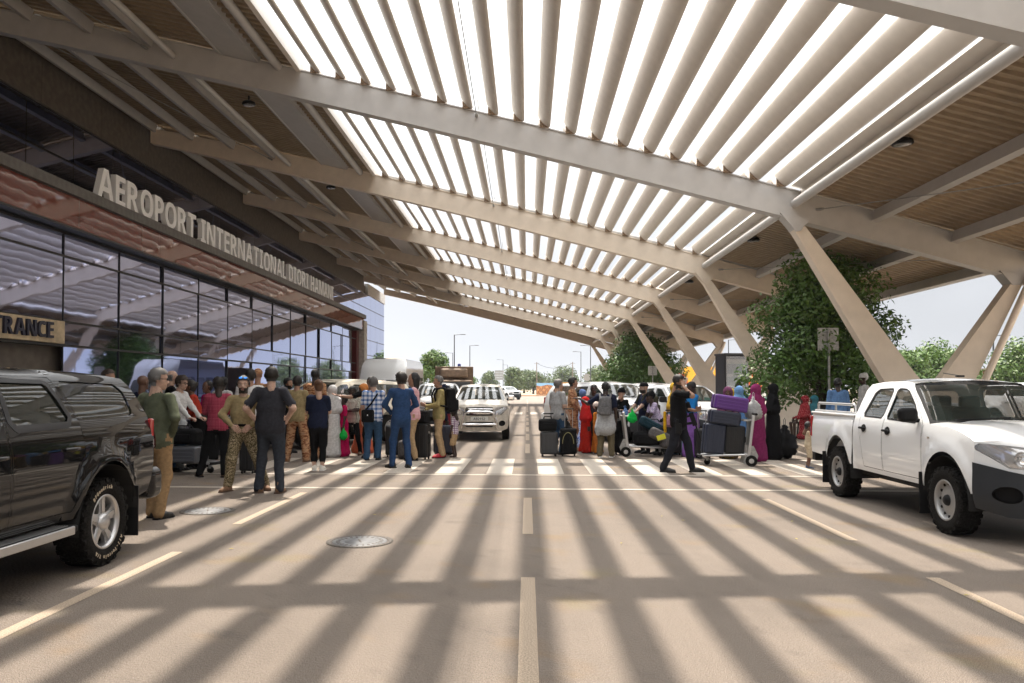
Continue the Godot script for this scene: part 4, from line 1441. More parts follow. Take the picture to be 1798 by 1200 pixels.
	add("windscreen", skin(ws, [], ws_f, 0.15, Vector3(0, 0.6, -0.5)), opt.get("screen", M.auto_glass), t)
	for x in [-0.3, 0.35]:
		var a: Vector3 = warp(ws_f.call(Vector2(x - 0.4, 0.05))) + Vector3(0, 0.012, 0.02)
		var b: Vector3 = warp(ws_f.call(Vector2(x + 0.35, 0.09))) + Vector3(0, 0.012, 0.02)
		add("wiper", G.new().tube([a, b], 0.009, 6), M.black, t)
	# rear
	if pick:
		var bed := V2([-1.03, 0.52, -1.03, 1.1, -2.72, 1.085, -2.72, 0.56])
		side_panel(S, t, "bed_side", bed, [arch_r], paint)
		add("bed_floor", G.new().box(Vector3(0, 0.7, -1.87), Vector3(1.5, 0.04, 1.66)), M.black, t)
		for sd in [-1.0, 1.0]:
			add("bed_wall", G.new().box(Vector3(sd * 0.76, 0.94, -1.87), Vector3(0.04, 0.5, 1.66)), paint, t)
			add("bed_rail", G.new().rbox(Vector3(sd * 0.795, 1.205, -1.875), Vector3(0.13, 0.035, 1.7), 0.015), paint, t)
			var r := G.new()
			r.tube([Vector3(sd * 0.79, 1.21, -1.12), Vector3(sd * 0.79, 1.34, -1.13), Vector3(sd * 0.79, 1.355, -1.16), Vector3(sd * 0.79, 1.355, -2.54), Vector3(sd * 0.79, 1.34, -2.57), Vector3(sd * 0.79, 1.21, -2.58)], 0.02, 8)
			r.tube([Vector3(sd * 0.79, 1.21, -1.85), Vector3(sd * 0.79, 1.355, -1.85)], 0.018, 8)
			r.tube([Vector3(sd * 0.8, 1.235, -1.05), Vector3(sd * 0.8, 1.235, -2.66)], 0.02, 8)
			if opt.get("rails", false):
				add("load_rail", r, M.alloy, t)
			add("tail_light", G.new().rbox(Vector3(sd * 0.825, 0.98, -2.72), Vector3(0.09, 0.34, 0.1), 0.02), M.red_lens, t)
		add("bed_front", G.new().box(Vector3(0, 0.94, -1.05), Vector3(1.6, 0.52, 0.04)), paint, t)
		add("tailgate", G.new().rbox(Vector3(0, 0.9, -2.72), Vector3(1.56, 0.62, 0.07), 0.02), paint, t)
		add("rear_bumper", G.new().rbox(Vector3(0, 0.5, -2.8), Vector3(1.6, 0.16, 0.16), 0.03), M.black, t)
		var back_f := func(p: Vector2) -> Vector3:
			var zb := lerpf(-1.0, -0.9, smoothstep(1.12, 1.735, p.y))
			return Vector3(p.x * width_at(S, -0.95, p.y) , p.y, zb - 0.02)
		var bw := rounded(V2([-0.8, 1.16, 0.8, 1.16, 0.76, 1.6, -0.76, 1.6]), 0.06)
		add("cab_back", skin(V2([-1, 0.6, 1, 0.6, 1, 1.74, -1, 1.74]), [bw], back_f, 0.2, Vector3(0, 1, 0)), paint, t)
		add("rear_window", skin(bw, [], back_f, 0.3, Vector3(0, 1, 0)), gl, t)
	else:
		var wr := width_at(S, -2.42, 0.95)
		var rear_f := func(p: Vector2) -> Vector3:
			var q := clampf(p.x, -1.0, 1.0)
			var ze := curve([[0.5, -2.38], [0.72, -2.42], [1.12, -2.42], [1.3, -2.36], [1.66, -2.22], [1.8, -2.12]], p.y)
			return Vector3(q * width_at(S, ze, p.y), p.y + 0.05 * (1 - q * q) * smoothstep(1.6, 1.8, p.y), ze - S.lrear * (1.0 - pow(absf(q), 5.0)))
		var rw := rounded(V2([-0.84, 1.26, 0.84, 1.26, 0.8, 1.7, -0.8, 1.7]), 0.05)
		var tl := rounded(V2([0.82, 0.92, 0.999, 0.92, 0.999, 1.2, 0.84, 1.2]), 0.02)
		var tlm := mirror2(tl)
		tlm.reverse()
		add("tailgate", skin(V2([-1, 0.5, 1, 0.5, 1, 1.8, -1, 1.8]), [rw, tl, tlm], rear_f, 0.12, Vector3(0, 1.0, -1.0)), paint, t)
		add("rear_window", skin(rw, [], rear_f, 0.2, Vector3(0, 1, -1)), gl, t)
		for q in [tl, tlm]:
			add("tail_light", skin(q, [], func(p: Vector2) -> Vector3: return rear_f.call(p) * Vector3(1.012, 1, 1.006), 0.1, Vector3(0, 1, -1)), M.red_lens, t)
		for sd in [-1.0, 1.0]:
			add("tail_light", G.new().rbox(Vector3(sd * 0.872, 1.19, -2.41), Vector3(0.06, 0.19, 0.06), 0.02), M.red_lens, t)
			add("reversing_light", G.new().rbox(Vector3(sd * 0.878, 1.03, -2.42), Vector3(0.05, 0.1, 0.06), 0.015), M.lens, t)
		add("rear_bumper", G.new().rbox(Vector3(0, 0.62, -2.52), Vector3(1.82, 0.34, 0.3), 0.1), paint, t)
		if opt.get("steps", false):
			for sd in [-1.0, 1.0]:
				add("running_board", G.new().rbox(Vector3(sd * 0.9, 0.43, 0.0), Vector3(0.2, 0.06, 1.75), 0.02), M.black, t)
				add("step_edge", G.new().rbox(Vector3(sd * 1.0, 0.425, 0.0), Vector3(0.03, 0.07, 1.6), 0.01), M.alloy, t)
				for k in 6:
					add("step_rib", G.new().box(Vector3(sd * (0.85 + k * 0.022), 0.463, 0.0), Vector3(0.01, 0.006, 1.55)), M.alloy, t)
	if pick and fine:
		for sd in [-1.0, 1.0]:
			add("side_badge", G.new().rbox(Vector3(sd * (width_at(S, 1.16, 0.95) + 0.002), 1.03, 1.16), Vector3(0.012, 0.03, 0.05), 0.005), M.chrome, t)
		add("roof_aerial", G.new().rbox(Vector3(0.0, 1.745, 0.16), Vector3(0.1, 0.025, 0.05), 0.01).tube([Vector3(0, 1.75, 0.16), Vector3(0.0, 1.79, -0.25)], 0.006, 5), M.black, t)
	# lower body, interior, wheels
	var zl: float = -2.3 if not pick else -1.0
	add("underbody", G.new().box(Vector3(0, 0.46, (zl + 1.0) * 0.5), Vector3(1.5, 0.14, 1.0 - zl)), M.dark, t)
	add("chassis", G.new().box(Vector3(0, 0.5, -0.3), Vector3(0.9, 0.16, 4.3)), M.dark, t)
	for ax in [S.zf_axle, S.zr_axle]:
		add("axle", G.new().tube([Vector3(-0.7, S.wr, ax), Vector3(0.7, S.wr, ax)], 0.06, 8), M.dark, t)
		for sd in [-1.0, 1.0]:
			var wx: float = curve(S.sec, 0.7) + 0.015 - S.tyre_w * 0.5
			wheel(t, Vector3(sd * wx, S.wr, ax), sd, S.wr, S.tyre_w, opt.get("wheel", "steel"), fine)
			# liner closes the arch
			var ln := G.new()
			for k in 14:
				var a0 := PI * k / 14.0 - 0.1
				var a1 := PI * (k + 1) / 14.0 - 0.1
				var rr: float = S.arch + 0.015
				var xa: float = sd * 0.5
				var xb: float = sd * (width_at(S, ax, S.wr + S.arch) - 0.012)
				ln.quad(Vector3(xa, S.wr + sin(a0) * rr, ax + cos(a0) * rr), Vector3(xb, S.wr + sin(a0) * rr, ax + cos(a0) * rr), Vector3(xb, S.wr + sin(a1) * rr, ax + cos(a1) * rr), Vector3(xa, S.wr + sin(a1) * rr, ax + cos(a1) * rr), Vector3(0, -sin(a0 + 0.1), -cos(a0 + 0.1)))
			add("arch_liner", ln, M.dark, t)
			if fine:
				add("mud_flap", G.new().box(Vector3(sd * (wx + 0.0), S.wr + 0.02, ax - S.arch - 0.03), Vector3(S.tyre_w + 0.05, 0.48, 0.015)), M.black, t)
	var iy := 0.02 if pick else 0.06
	add("dashboard", G.new().rbox(Vector3(0, 1.06 + iy, 0.78), Vector3(1.42, 0.2, 0.5), 0.08), M.black, t)
	for x in [-0.36, 0.36]:
		for z in [0.0, -0.72] if pick else [0.0, -0.8]:
			var sm: Material = opt.get("seat", M.black)
			var se := add("seat", G.new().rbox(Vector3(x, 0.72 + iy, z), Vector3(0.5, 0.16, 0.5), 0.06).rbox(Vector3(x, 1.04 + iy, z - 0.25), Vector3(0.48, 0.58, 0.14), 0.06, Basis(Vector3.RIGHT, -0.18)), sm, t)
			add("headrest", G.new().rbox(Vector3(x, 1.38 + iy, z - 0.31), Vector3(0.26, 0.18, 0.1), 0.04), sm, se)
	var wl := G.new()
	var ring := []
	for k in 21:
		var a := TAU * k / 20
		ring.append(Vector3(0.36 + cos(a) * 0.18, 1.05 + iy + sin(a) * 0.16, 0.5 - sin(a) * 0.08))
	add("steering_wheel", wl.tube(ring, 0.016, 6, false), M.black, t)
	for sd in [-1.0, 1.0]:
		var mz: float = pil[0].x - 0.28
		var my: float = pil[0].y + 0.1
		var mx := width_at(S, mz, my)
		my = warp(Vector3(0, my, 0)).y
		var mr := add("mirror", G.new().rbox(Vector3(sd * (mx + 0.15), my + 0.02, mz), Vector3(0.22, 0.17, 0.13), 0.055), opt.get("mirror", M.black), t)
		add("mirror_arm", G.new().tube([Vector3(sd * (mx - 0.01), my - 0.05, mz), Vector3(sd * (mx + 0.1), my - 0.04, mz)], 0.025, 8), M.black, mr)
		add("mirror_glass", G.new().rbox(Vector3(sd * (mx + 0.15), my + 0.02, mz - 0.062), Vector3(0.18, 0.13, 0.012), 0.006), M.chrome, mr)
	return t

func make_vehicles() -> void:
	var white := mat(lin(0.78, 0.79, 0.79), 0.35)
	white.clearcoat_enabled = true
	white.clearcoat = 1.0
	white.clearcoat_roughness = 0.05
	var black := car_paint(lin(0.004, 0.004, 0.0045), 0.6)
	black.metallic_specular = 0.15
	var dusty := tri_mat(lin(0.7, 0.64, 0.55), 0.45, T.cloud, 0.9)
	dusty.clearcoat_enabled = true
	dusty.clearcoat = 0.6
	dusty.clearcoat_roughness = 0.12
	vehicle("pickup", "white double-cab pickup with dark bumper and steel wheels at the right", "pickup", pickup_spec(), white, Vector3(5.46, 0, -10.64), 0, {"fine": true, "rails": true, "wheel": "steel", "bumper": M.plastic})
	vehicle("off_road_car", "glossy black off-road car with alloy wheels at the left edge", "car", suv_spec(), black, Vector3(-4.74, 0, -5.73), 0, {"fine": true, "wheel": "alloy", "steps": true, "glass": M.tint_glass, "handle": black, "mirror": black, "seat": mat(lin(0.3, 0.27, 0.2), 0.8), "trim": mat(lin(0.015, 0.015, 0.017), 0.5)})
	vehicle("pickup", "dusty white pickup with chrome bull bar driving towards the camera", "pickup", pickup_spec(), dusty, Vector3(-1.52, 0, -26.6), 2, {"wheel": "steel", "bumper": dusty, "plate": "AB2152", "bull_bar": true, "grille": M.chrome, "mirror": M.chrome})
	vehicle("off_road_car", "cream off-road car behind the soldiers on the left", "car", suv_spec(), tri_mat(lin(0.72, 0.66, 0.54), 0.4, T.soft, 1.0), Vector3(-5.5, 0.05, -22.4), -38, {"wheel": "steel"})
	vehicle("off_road_car", "white car with a wide windscreen behind the olive jacket man", "car", suv_spec(), white, Vector3(-3.4, 0, -31.0), 4, {"wheel": "steel"})
	vehicle("off_road_car", "white off-road car turned right behind the reaching man", "car", suv_spec(), white, Vector3(2.6, 0, -25.2), 32, {"wheel": "steel"})
	vehicle("off_road_car", "white off-road car behind the woman in the black jacket", "car", suv_spec(), white, Vector3(4.75, 0, -31.0), 8, {"wheel": "alloy"})
	vehicle("pickup", "white pickup with black grille behind the man in the blue tunic", "pickup", pickup_spec(), white, Vector3(4.35, 0, -23.6), 20, {"wheel": "steel", "bumper": M.plastic})
	vehicle("off_road_car", "white off-road car parked beyond the pavement at the right edge", "car", suv_spec(), white, Vector3(17.3, 0, -27.5), 10, {"wheel": "alloy"})
	vehicle("off_road_car", "far white car parked at the end of the road", "car", suv_spec(), white, Vector3(-2.6, 0, -108.0), 30, {"wheel": "alloy"})
	vehicle("off_road_car", "far silver car beside the white one at the end of the road", "car", suv_spec(), mat(lin(0.35, 0.36, 0.37), 0.3, 0.3), Vector3(-4.6, 0, -100.0), 25, {"wheel": "alloy"})
	bus("white high-roofed minibus behind the cream off-road car", Vector3(-6.0, 0, -36.0), 0, white)
	tan_truck(Vector3(-4.0, 0, -44.0))

# minibus: lofted body with raked front
func bus(label: String, at: Vector3, turn: float, paint: Material) -> void:
	warp_y = [0.5, 0.5, 1.1, 1.1, 2.7, 2.82]
	var t := thing("minibus", label, "minibus", at, turn)
	var zf := func(y: float) -> float: return curve([[0.4, 3.05], [1.0, 3.0], [1.35, 2.9], [2.0, 2.6], [2.4, 2.35], [2.7, 1.9]], y)
	var wd := func(y: float) -> float: return curve([[0.35, 0.93], [0.8, 1.0], [1.3, 1.0], [2.1, 0.95], [2.55, 0.91], [2.7, 0.82]], y)
	var prof := V2([-3.1, 0.4, 3.05, 0.4, 3.0, 1.0, 2.9, 1.35, 2.6, 2.0, 2.35, 2.4, 1.9, 2.7, -3.1, 2.72])
	var arches := [circle(Vector2(1.9, 0.36), 0.46, 24), circle(Vector2(-1.9, 0.36), 0.46, 24)]
	var wins := []
	for k in 4:
		wins.append(rounded(V2([-2.9 + k * 1.2, 1.3, -1.8 + k * 1.2, 1.3, -1.8 + k * 1.2, 2.0, -2.9 + k * 1.2, 2.0]), 0.08))
	for sd in [1.0, -1.0]:
		var f := func(p: Vector2) -> Vector3: return Vector3(sd * wd.call(p.y), p.y, p.x)
		var s := add("side", skin(prof, arches + wins, f, 0.25, Vector3(0, 1.2, 0)), paint, t)
		for w in wins:
			add("window", skin(w, [], func(p: Vector2) -> Vector3: return Vector3(sd * (wd.call(p.y) - 0.015), p.y, p.x), 0.4, Vector3(0, 1.2, 0)), M.auto_glass, s)
	var ff := func(p: Vector2) -> Vector3: return Vector3(p.x * wd.call(p.y), p.y, zf.call(p.y) + 0.16 * (1.0 - pow(absf(p.x), 4.0)))
	var ws := rounded(V2([-0.9, 1.1, 0.9, 1.1, 0.88, 1.86, -0.88, 1.86]), 0.06)
	add("front", skin(V2([-1, 0.45, 1, 0.45, 1, 2.69, -1, 2.69]), [ws], ff, 0.14, Vector3(0, 1.2, 0)), paint, t)
	add("windscreen", skin(ws, [], ff, 0.2, Vector3(0, 1.2, 0)), M.auto_glass, t)
	add("roof", skin(V2([-1, -3.1, 1, -3.1, 1, 1.92, -1, 1.92]), [], func(p: Vector2) -> Vector3: return Vector3(p.x * 0.82, 2.7 + 0.03 * (1 - p.x * p.x), p.y), 0.5, Vector3(0, 1.2, 0)), paint, t)
	add("back", G.new().box(Vector3(0, 1.55, -3.1), Vector3(1.75, 2.25, 0.05)), paint, t)
	add("floor", G.new().box(Vector3(0, 0.5, 0), Vector3(1.7, 0.1, 5.9)), M.dark, t)
	add("bumper", G.new().rbox(Vector3(0, 0.5, 3.12), Vector3(1.9, 0.22, 0.24), 0.06), M.plastic, t)
	for sd in [-1.0, 1.0]:
		add("headlight", G.new().rbox(Vector3(sd * 0.72, 0.85, 3.06), Vector3(0.34, 0.18, 0.12), 0.05), M.chrome, t)
		add("mirror", G.new().rbox(Vector3(sd * 1.13, 1.5, 2.75), Vector3(0.16, 0.3, 0.1), 0.04), M.black, t)
		for z in [1.9, -1.9]:
			wheel(t, Vector3(sd * 0.86, 0.36, z), sd, 0.36, 0.22, "steel", false)
	add("aerial", G.new().tube([Vector3(-0.5, 2.75, 1.4), Vector3(-0.5, 3.6, 1.3)], 0.008, 5), M.black, t)

func tan_truck(at: Vector3) -> void:
	var t := thing("tan_truck", "tan military truck with a box body and blue beacon behind the parked cars", "truck", at, 6)
	var m := tri_mat(lin(0.24, 0.16, 0.1), 0.7, T.cloud, 0.6)
	add("box_body", G.new().rbox(Vector3(0, 1.75, -1.6), Vector3(2.1, 2.0, 3.6), 0.06), m, t)
	add("roof_pod", G.new().rbox(Vector3(0, 2.38, 0.3), Vector3(1.5, 0.5, 0.5), 0.12), tri_mat(lin(0.36, 0.26, 0.18), 0.6, T.cloud, 0.6), t)
	add("cab", G.new().rbox(Vector3(0, 1.25, 0.9), Vector3(1.95, 1.5, 1.5), 0.12), m, t)
	add("windscreen", G.new().rbox(Vector3(0, 1.6, 1.64), Vector3(1.65, 0.6, 0.04), 0.02), M.tint_glass, t)
	add("bumper", G.new().rbox(Vector3(0, 0.6, 1.75), Vector3(2.0, 0.26, 0.2), 0.04), M.black, t)
	add("beacon", G.new().lathe([Vector2(0.1, 0.0), Vector2(0.09, 0.16), Vector2(0.001, 0.2)], 14, Transform3D(Basis.IDENTITY, Vector3(0.3, 2.74, -0.6))), car_paint(lin(0.01, 0.02, 0.2), 0.2), t)
	for sd in [-1.0, 1.0]:
		add("headlight", G.new().rbox(Vector3(sd * 0.7, 0.85, 1.66), Vector3(0.26, 0.2, 0.06), 0.03), M.chrome, t)
		for z in [0.9, -2.4]:
			wheel(t, Vector3(sd * 0.86, 0.45, z), sd, 0.45, 0.28, "steel", false)

# ---------------------------------------------------------------- people
# signed distance field of tapered bones, meshed as surface nets
# bone: [a, b, radius a, radius b, zone, x flattening, z flattening]
func nets(bones: Array, cell: float, blend: float) -> Dictionary:
	var lo := Vector3.ONE * 1e6
	var hi := -lo
	for b in bones:
		var r: float = maxf(b[2], b[3])
		var e := Vector3(r / b[5], r, r / b[6]) + Vector3.ONE * (cell * 2.5)
		lo = lo.min(b[0].min(b[1]) - e)
		hi = hi.max(b[0].max(b[1]) + e)
	var nx := ceili((hi.x - lo.x) / cell) + 1
	var ny := ceili((hi.y - lo.y) / cell) + 1
	var nz := ceili((hi.z - lo.z) / cell) + 1
	var sy := nx
	var sz := nx * ny
	var val := PackedFloat32Array()
	val.resize(nx * ny * nz)
	val.fill(9.0)
	var best := val.duplicate()
	var zone := PackedByteArray()
	zone.resize(nx * ny * nz)
	for b in bones:
		var a: Vector3 = b[0]
		var ra: float = b[2]
		var dr: float = b[3] - ra
		var fx: float = b[5]
		var fz: float = b[6]
		var zn: int = b[4]
		var sc := Vector3(fx, 1.0, fz)
		var ba: Vector3 = (b[1] - a) * sc
		var b2 := maxf(ba.length_squared(), 1e-9)
		var r := maxf(b[2], b[3])
		var e := Vector3(r / fx, r, r / fz) + Vector3.ONE * (blend * 0.6 + cell * 1.6)
		var l: Vector3 = ((a.min(b[1]) - e - lo) / cell).max(Vector3.ZERO)
		var h: Vector3 = ((a.max(b[1]) + e - lo) / cell)
		var x0 := int(l.x)
		var x1 := mini(int(h.x) + 1, nx - 1)
		for z in range(int(l.z), mini(int(h.z) + 1, nz - 1) + 1):
			for y in range(int(l.y), mini(int(h.y) + 1, ny - 1) + 1):
				var p := (lo + Vector3(x0, y, z) * cell - a) * sc
				var st := cell * fx
				var id := x0 + y * sy + z * sz
				for x in range(x0, x1 + 1):
					var t := clampf(p.dot(ba) / b2, 0.0, 1.0)
					var d := (p - ba * t).length() - ra - dr * t
					if d < best[id]:
						best[id] = d
						zone[id] = zn
					var o := val[id]
					var df := absf(o - d)
					if df < blend:
						df = blend - df
						val[id] = minf(o, d) - df * df * 0.25 / blend
					elif d < o:
						val[id] = d
					p.x += st
					id += 1
	var v := PackedVector3Array()
	var n := PackedVector3Array()
	var zv := PackedByteArray()
	var q := PackedInt32Array()
	var vid := PackedInt32Array()
	vid.resize(nx * ny * nz)
	var lim := cell * 2.6
	for z in range(1, nz - 1):
		for y in range(1, ny - 1):
			var id := y * sy + z * sz
			for x in range(1, nx - 1):
				var i := id + x
				var c0 := val[i]
				if c0 > lim or c0 < -lim:
					continue
				var c1 := val[i + 1]
				var c2 := val[i + sy]
				var c3 := val[i + sy + 1]
				var c4 := val[i + sz]
				var c5 := val[i + sz + 1]
				var c6 := val[i + sz + sy]
				var c7 := val[i + sz + sy + 1]
				var neg := int(c0 < 0) + int(c1 < 0) + int(c2 < 0) + int(c3 < 0) + int(c4 < 0) + int(c5 < 0) + int(c6 < 0) + int(c7 < 0)
				if neg == 0 or neg == 8:
					continue
				var g := Vector3(c1 + c3 + c5 + c7 - c0 - c2 - c4 - c6, c2 + c3 + c6 + c7 - c0 - c1 - c4 - c5, c4 + c5 + c6 + c7 - c0 - c1 - c2 - c3) * 0.25
				var mean := (c0 + c1 + c2 + c3 + c4 + c5 + c6 + c7) * 0.125
				var off := (g * (-mean / maxf(g.length_squared(), 1e-12))).clampf(-0.5, 0.5)
				vid[i] = v.size()
				v.append(lo + (Vector3(x + 0.5, y + 0.5, z + 0.5) + off) * cell)
				n.append(g.normalized())
				zv.append(zone[i])
				var s0 := c0 < 0
				if s0 != (c1 < 0):
					if s0:
						q.append_array([vid[i], vid[i - sz], vid[i - sy - sz], vid[i - sy]])
					else:
						q.append_array([vid[i], vid[i - sy], vid[i - sy - sz], vid[i - sz]])
				if s0 != (c2 < 0):
					if s0:
						q.append_array([vid[i], vid[i - 1], vid[i - 1 - sz], vid[i - sz]])
					else:
						q.append_array([vid[i], vid[i - sz], vid[i - 1 - sz], vid[i - 1]])
				if s0 != (c4 < 0):
					if s0:
						q.append_array([vid[i], vid[i - sy], vid[i - 1 - sy], vid[i - 1]])
					else:
						q.append_array([vid[i], vid[i - 1], vid[i - 1 - sy], vid[i - sy]])
	return {"v": v, "n": n, "z": zv, "q": q}

# part of a net as a mesh; keep(position, zone) picks quads by their first corner, push moves corners along the normal
func net_part(d: Dictionary, keep: Callable, push := 0.0) -> G:
	var g := G.new()
	var map := PackedInt32Array()
	map.resize(d.v.size())
	map.fill(-1)
	var q: PackedInt32Array = d.q
	var v: PackedVector3Array = d.v
	var n: PackedVector3Array = d.n
	var z: PackedByteArray = d.z
	for k in range(0, q.size(), 4):
		if not keep.call(v[q[k]], z[q[k]]):
			continue
		var id := []
		for e in 4:
			var s := q[k + e]
			if map[s] < 0:
				map[s] = g.v.size()
				g.v.append(v[s] + n[s] * push)
				g.n.append(n[s])
			id.append(map[s])
		g.i.append_array([id[0], id[1], id[2], id[0], id[2], id[3]])
	return g

func B(a: Vector3, b: Vector3, ra: float, rb: float, z := 0, fx := 1.0, fz := 1.0) -> Array:
	return [a, b, ra, rb, z, fx, fz]

var body_parts := {}
func make_body_parts() -> void:
	var hb := [
		B(Vector3(0, 0.035, -0.018), Vector3(0, 0.04, 0.005), 0.089, 0.086, 0, 1.14, 1.0),
		B(Vector3(0, -0.01, 0.03), Vector3(0, -0.07, 0.035), 0.064, 0.052, 0, 1.02, 1.0),
		B(Vector3(0, -0.085, 0.035), Vector3(0, -0.098, 0.068), 0.042, 0.024),
		B(Vector3(-0.04, -0.02, 0.045), Vector3(-0.03, -0.045, 0.06), 0.024, 0.02), B(Vector3(0.04, -0.02, 0.045), Vector3(0.03, -0.045, 0.06), 0.024, 0.02),
		B(Vector3(0, 0.0, 0.088), Vector3(0, -0.03, 0.106), 0.011, 0.015), B(Vector3(-0.012, -0.034, 0.09), Vector3(0.012, -0.034, 0.09), 0.01, 0.01),
		B(Vector3(-0.03, 0.026, 0.078), Vector3(0.03, 0.026, 0.078), 0.015, 0.015),
		B(Vector3(-0.018, -0.066, 0.083), Vector3(0.018, -0.066, 0.083), 0.01, 0.01),
		B(Vector3(-0.078, 0.01, -0.012), Vector3(-0.074, -0.03, -0.004), 0.017, 0.013, 0, 1.6), B(Vector3(0.078, 0.01, -0.012), Vector3(0.074, -0.03, -0.004), 0.017, 0.013, 0, 1.6),
		B(Vector3(0, -0.06, -0.018), Vector3(0, -0.2, -0.032), 0.056, 0.06)]
	var hd := nets(hb, 0.0105, 0.018)
	body_parts.head_net = hd
	body_parts.head = net_part(hd, func(_p, _z): return true)
	var hair_at := func(p: Vector3) -> bool:
		return p.y > 0.062 + 0.25 * maxf(0.0, p.z - 0.05) if p.z > 0.035 else (p.y > 0.0 if p.z > -0.01 else p.y > -0.075)
	body_parts.short = net_part(hd, func(p, _z): return hair_at.call(p), 0.011)
	body_parts.buzz = net_part(hd, func(p, _z): return hair_at.call(p), 0.005)
	body_parts.thick = net_part(hd, func(p, _z): return hair_at.call(p), 0.022)
	body_parts.fringe = net_part(hd, func(p, _z): return p.y > -0.06 and p.y < 0.055 and p.z < 0.0, 0.006)
	body_parts.cap = net_part(hd, func(p, _z): return p.y > 0.042, 0.016)
	body_parts.cap.join(G.new().rbox(Vector3(0, 0.045, 0.12), Vector3(0.14, 0.012, 0.1), 0.006))
	for k in ["short", "buzz", "thick", "fringe"]:
		var hg: G = body_parts[k]
		var amp: float = {"short": 0.014, "buzz": 0.004, "thick": 0.022, "fringe": 0.006}[k]
		for q in hg.v.size():
			hg.v[q] += hg.n[q] * fold_noise.get_noise_3d(hg.v[q].x * 38.0, hg.v[q].y * 30.0, hg.v[q].z * 38.0) * amp
	body_parts.beard = net_part(hd, func(p, _z): return p.y < -0.048 and p.y > -0.125 and p.z > -0.02 and (p.y < -0.078 or absf(p.x) > 0.024 or p.y > -0.058), 0.008)
	var locks := [B(Vector3(0, 0.05, -0.03), Vector3(0, 0.03, -0.05), 0.098, 0.09, 0, 1.1), B(Vector3(-0.06, 0.0, -0.04), Vector3(-0.07, -0.16, -0.05), 0.045, 0.03), B(Vector3(0.06, 0.0, -0.04), Vector3(0.07, -0.16, -0.05), 0.045, 0.03), B(Vector3(0, 0.0, -0.075), Vector3(0, -0.17, -0.085), 0.06, 0.04, 0, 0.8)]
	body_parts.long = net_part(nets(locks, 0.016, 0.03), func(p, _z): return p.z < 0.05 or p.y > 0.075)
	var bun: Array = [locks[0], B(Vector3(0, 0.05, -0.12), Vector3(0, 0.055, -0.135), 0.045, 0.04), B(Vector3(0, -0.02, -0.05), Vector3(0, -0.03, -0.05), 0.075, 0.07)]
	body_parts.bun = net_part(nets(bun, 0.016, 0.03), func(p, _z): return p.z < 0.04 or p.y > 0.075)
	var scarf := [B(Vector3(0, 0.04, -0.02), Vector3(0, 0.03, 0.0), 0.112, 0.108, 0, 1.08), B(Vector3(0, 0.0, 0.0), Vector3(0, -0.15, 0.0), 0.098, 0.105, 0, 1.0, 1.05), B(Vector3(0, -0.2, -0.005), Vector3(0, -0.42, 0.0), 0.12, 0.17, 0, 0.66, 1.0)]
	body_parts.scarf = net_part(nets(scarf, 0.018, 0.06), func(p, _z): return not (p.z > 0.02 and pow(p.x / 0.068, 2.0) + pow((p.y + 0.02) / 0.092, 2.0) < 1.0))
	var wrap := [B(Vector3(0, 0.06, -0.03), Vector3(0, 0.07, 0.0), 0.112, 0.1, 0, 1.05), B(Vector3(0, 0.1, -0.05), Vector3(0.02, 0.13, -0.06), 0.07, 0.05)]
	body_parts.wrap = net_part(nets(wrap, 0.018, 0.04), func(p, _z): return p.y > 0.045 or p.z < -0.02)
	for s in [-1.0, 1.0]:
		body_parts["eye%d" % int(s)] = G.new().rbox(Vector3(s * 0.032, 0.003, 0.079), Vector3(0.024, 0.012, 0.014), 0.006)
		body_parts["iris%d" % int(s)] = G.new().rbox(Vector3(s * 0.032, 0.003, 0.084), Vector3(0.011, 0.011, 0.008), 0.004)
	var bg := G.new()
	for s in [-1.0, 1.0]:
		bg.tube([Vector3(s * 0.016, 0.024, 0.094), Vector3(s * 0.034, 0.028, 0.09), Vector3(s * 0.052, 0.022, 0.078)], 0.0042, 5)
	body_parts.brows = bg
	body_parts.lips = G.new().rbox(Vector3(0, -0.066, 0.094), Vector3(0.042, 0.014, 0.008), 0.004)
	for kind in [["open", 0.25], ["grip", 1.05]]:
		var c: float = kind[1]
		var hn := []
		var ln := [0.07, 0.08, 0.075, 0.058]
		for f in 4:
			var zz := 0.033 - f * 0.0215
			var k := Vector3(0, 0.092 - 0.005 * absf(f - 1.2), zz)
			hn.append(B(Vector3(0, 0.012, zz * 0.55), k, 0.0155, 0.012))
			var a := c * 0.6
			var p := k
			for sgm in 3:
				var l: float = ln[f] * [0.45, 0.32, 0.25][sgm]
				var nx := p + Vector3(sin(a), cos(a), (zz * 0.05) if c < 0.5 else 0.0) * l
				hn.append(B(p, nx, 0.0092 - 0.0006 * sgm, 0.0088 - 0.0008 * sgm))
				p = nx
				a += c * 0.85
		hn.append(B(Vector3(0.004, 0.02, 0.02), Vector3(0.02, 0.052, 0.05), 0.015, 0.0125))
		hn.append(B(Vector3(0.02, 0.052, 0.05), Vector3(0.034 + 0.01 * c, 0.085, 0.05 - 0.012 * c), 0.0115, 0.0092))
		hn.append(B(Vector3(0, -0.03, 0), Vector3(0, 0.02, 0), 0.027, 0.026, 0, 1.25, 0.95))
		body_parts["hand_" + kind[0]] = net_part(nets(hn, 0.0068, 0.006), func(_p, _z): return true)
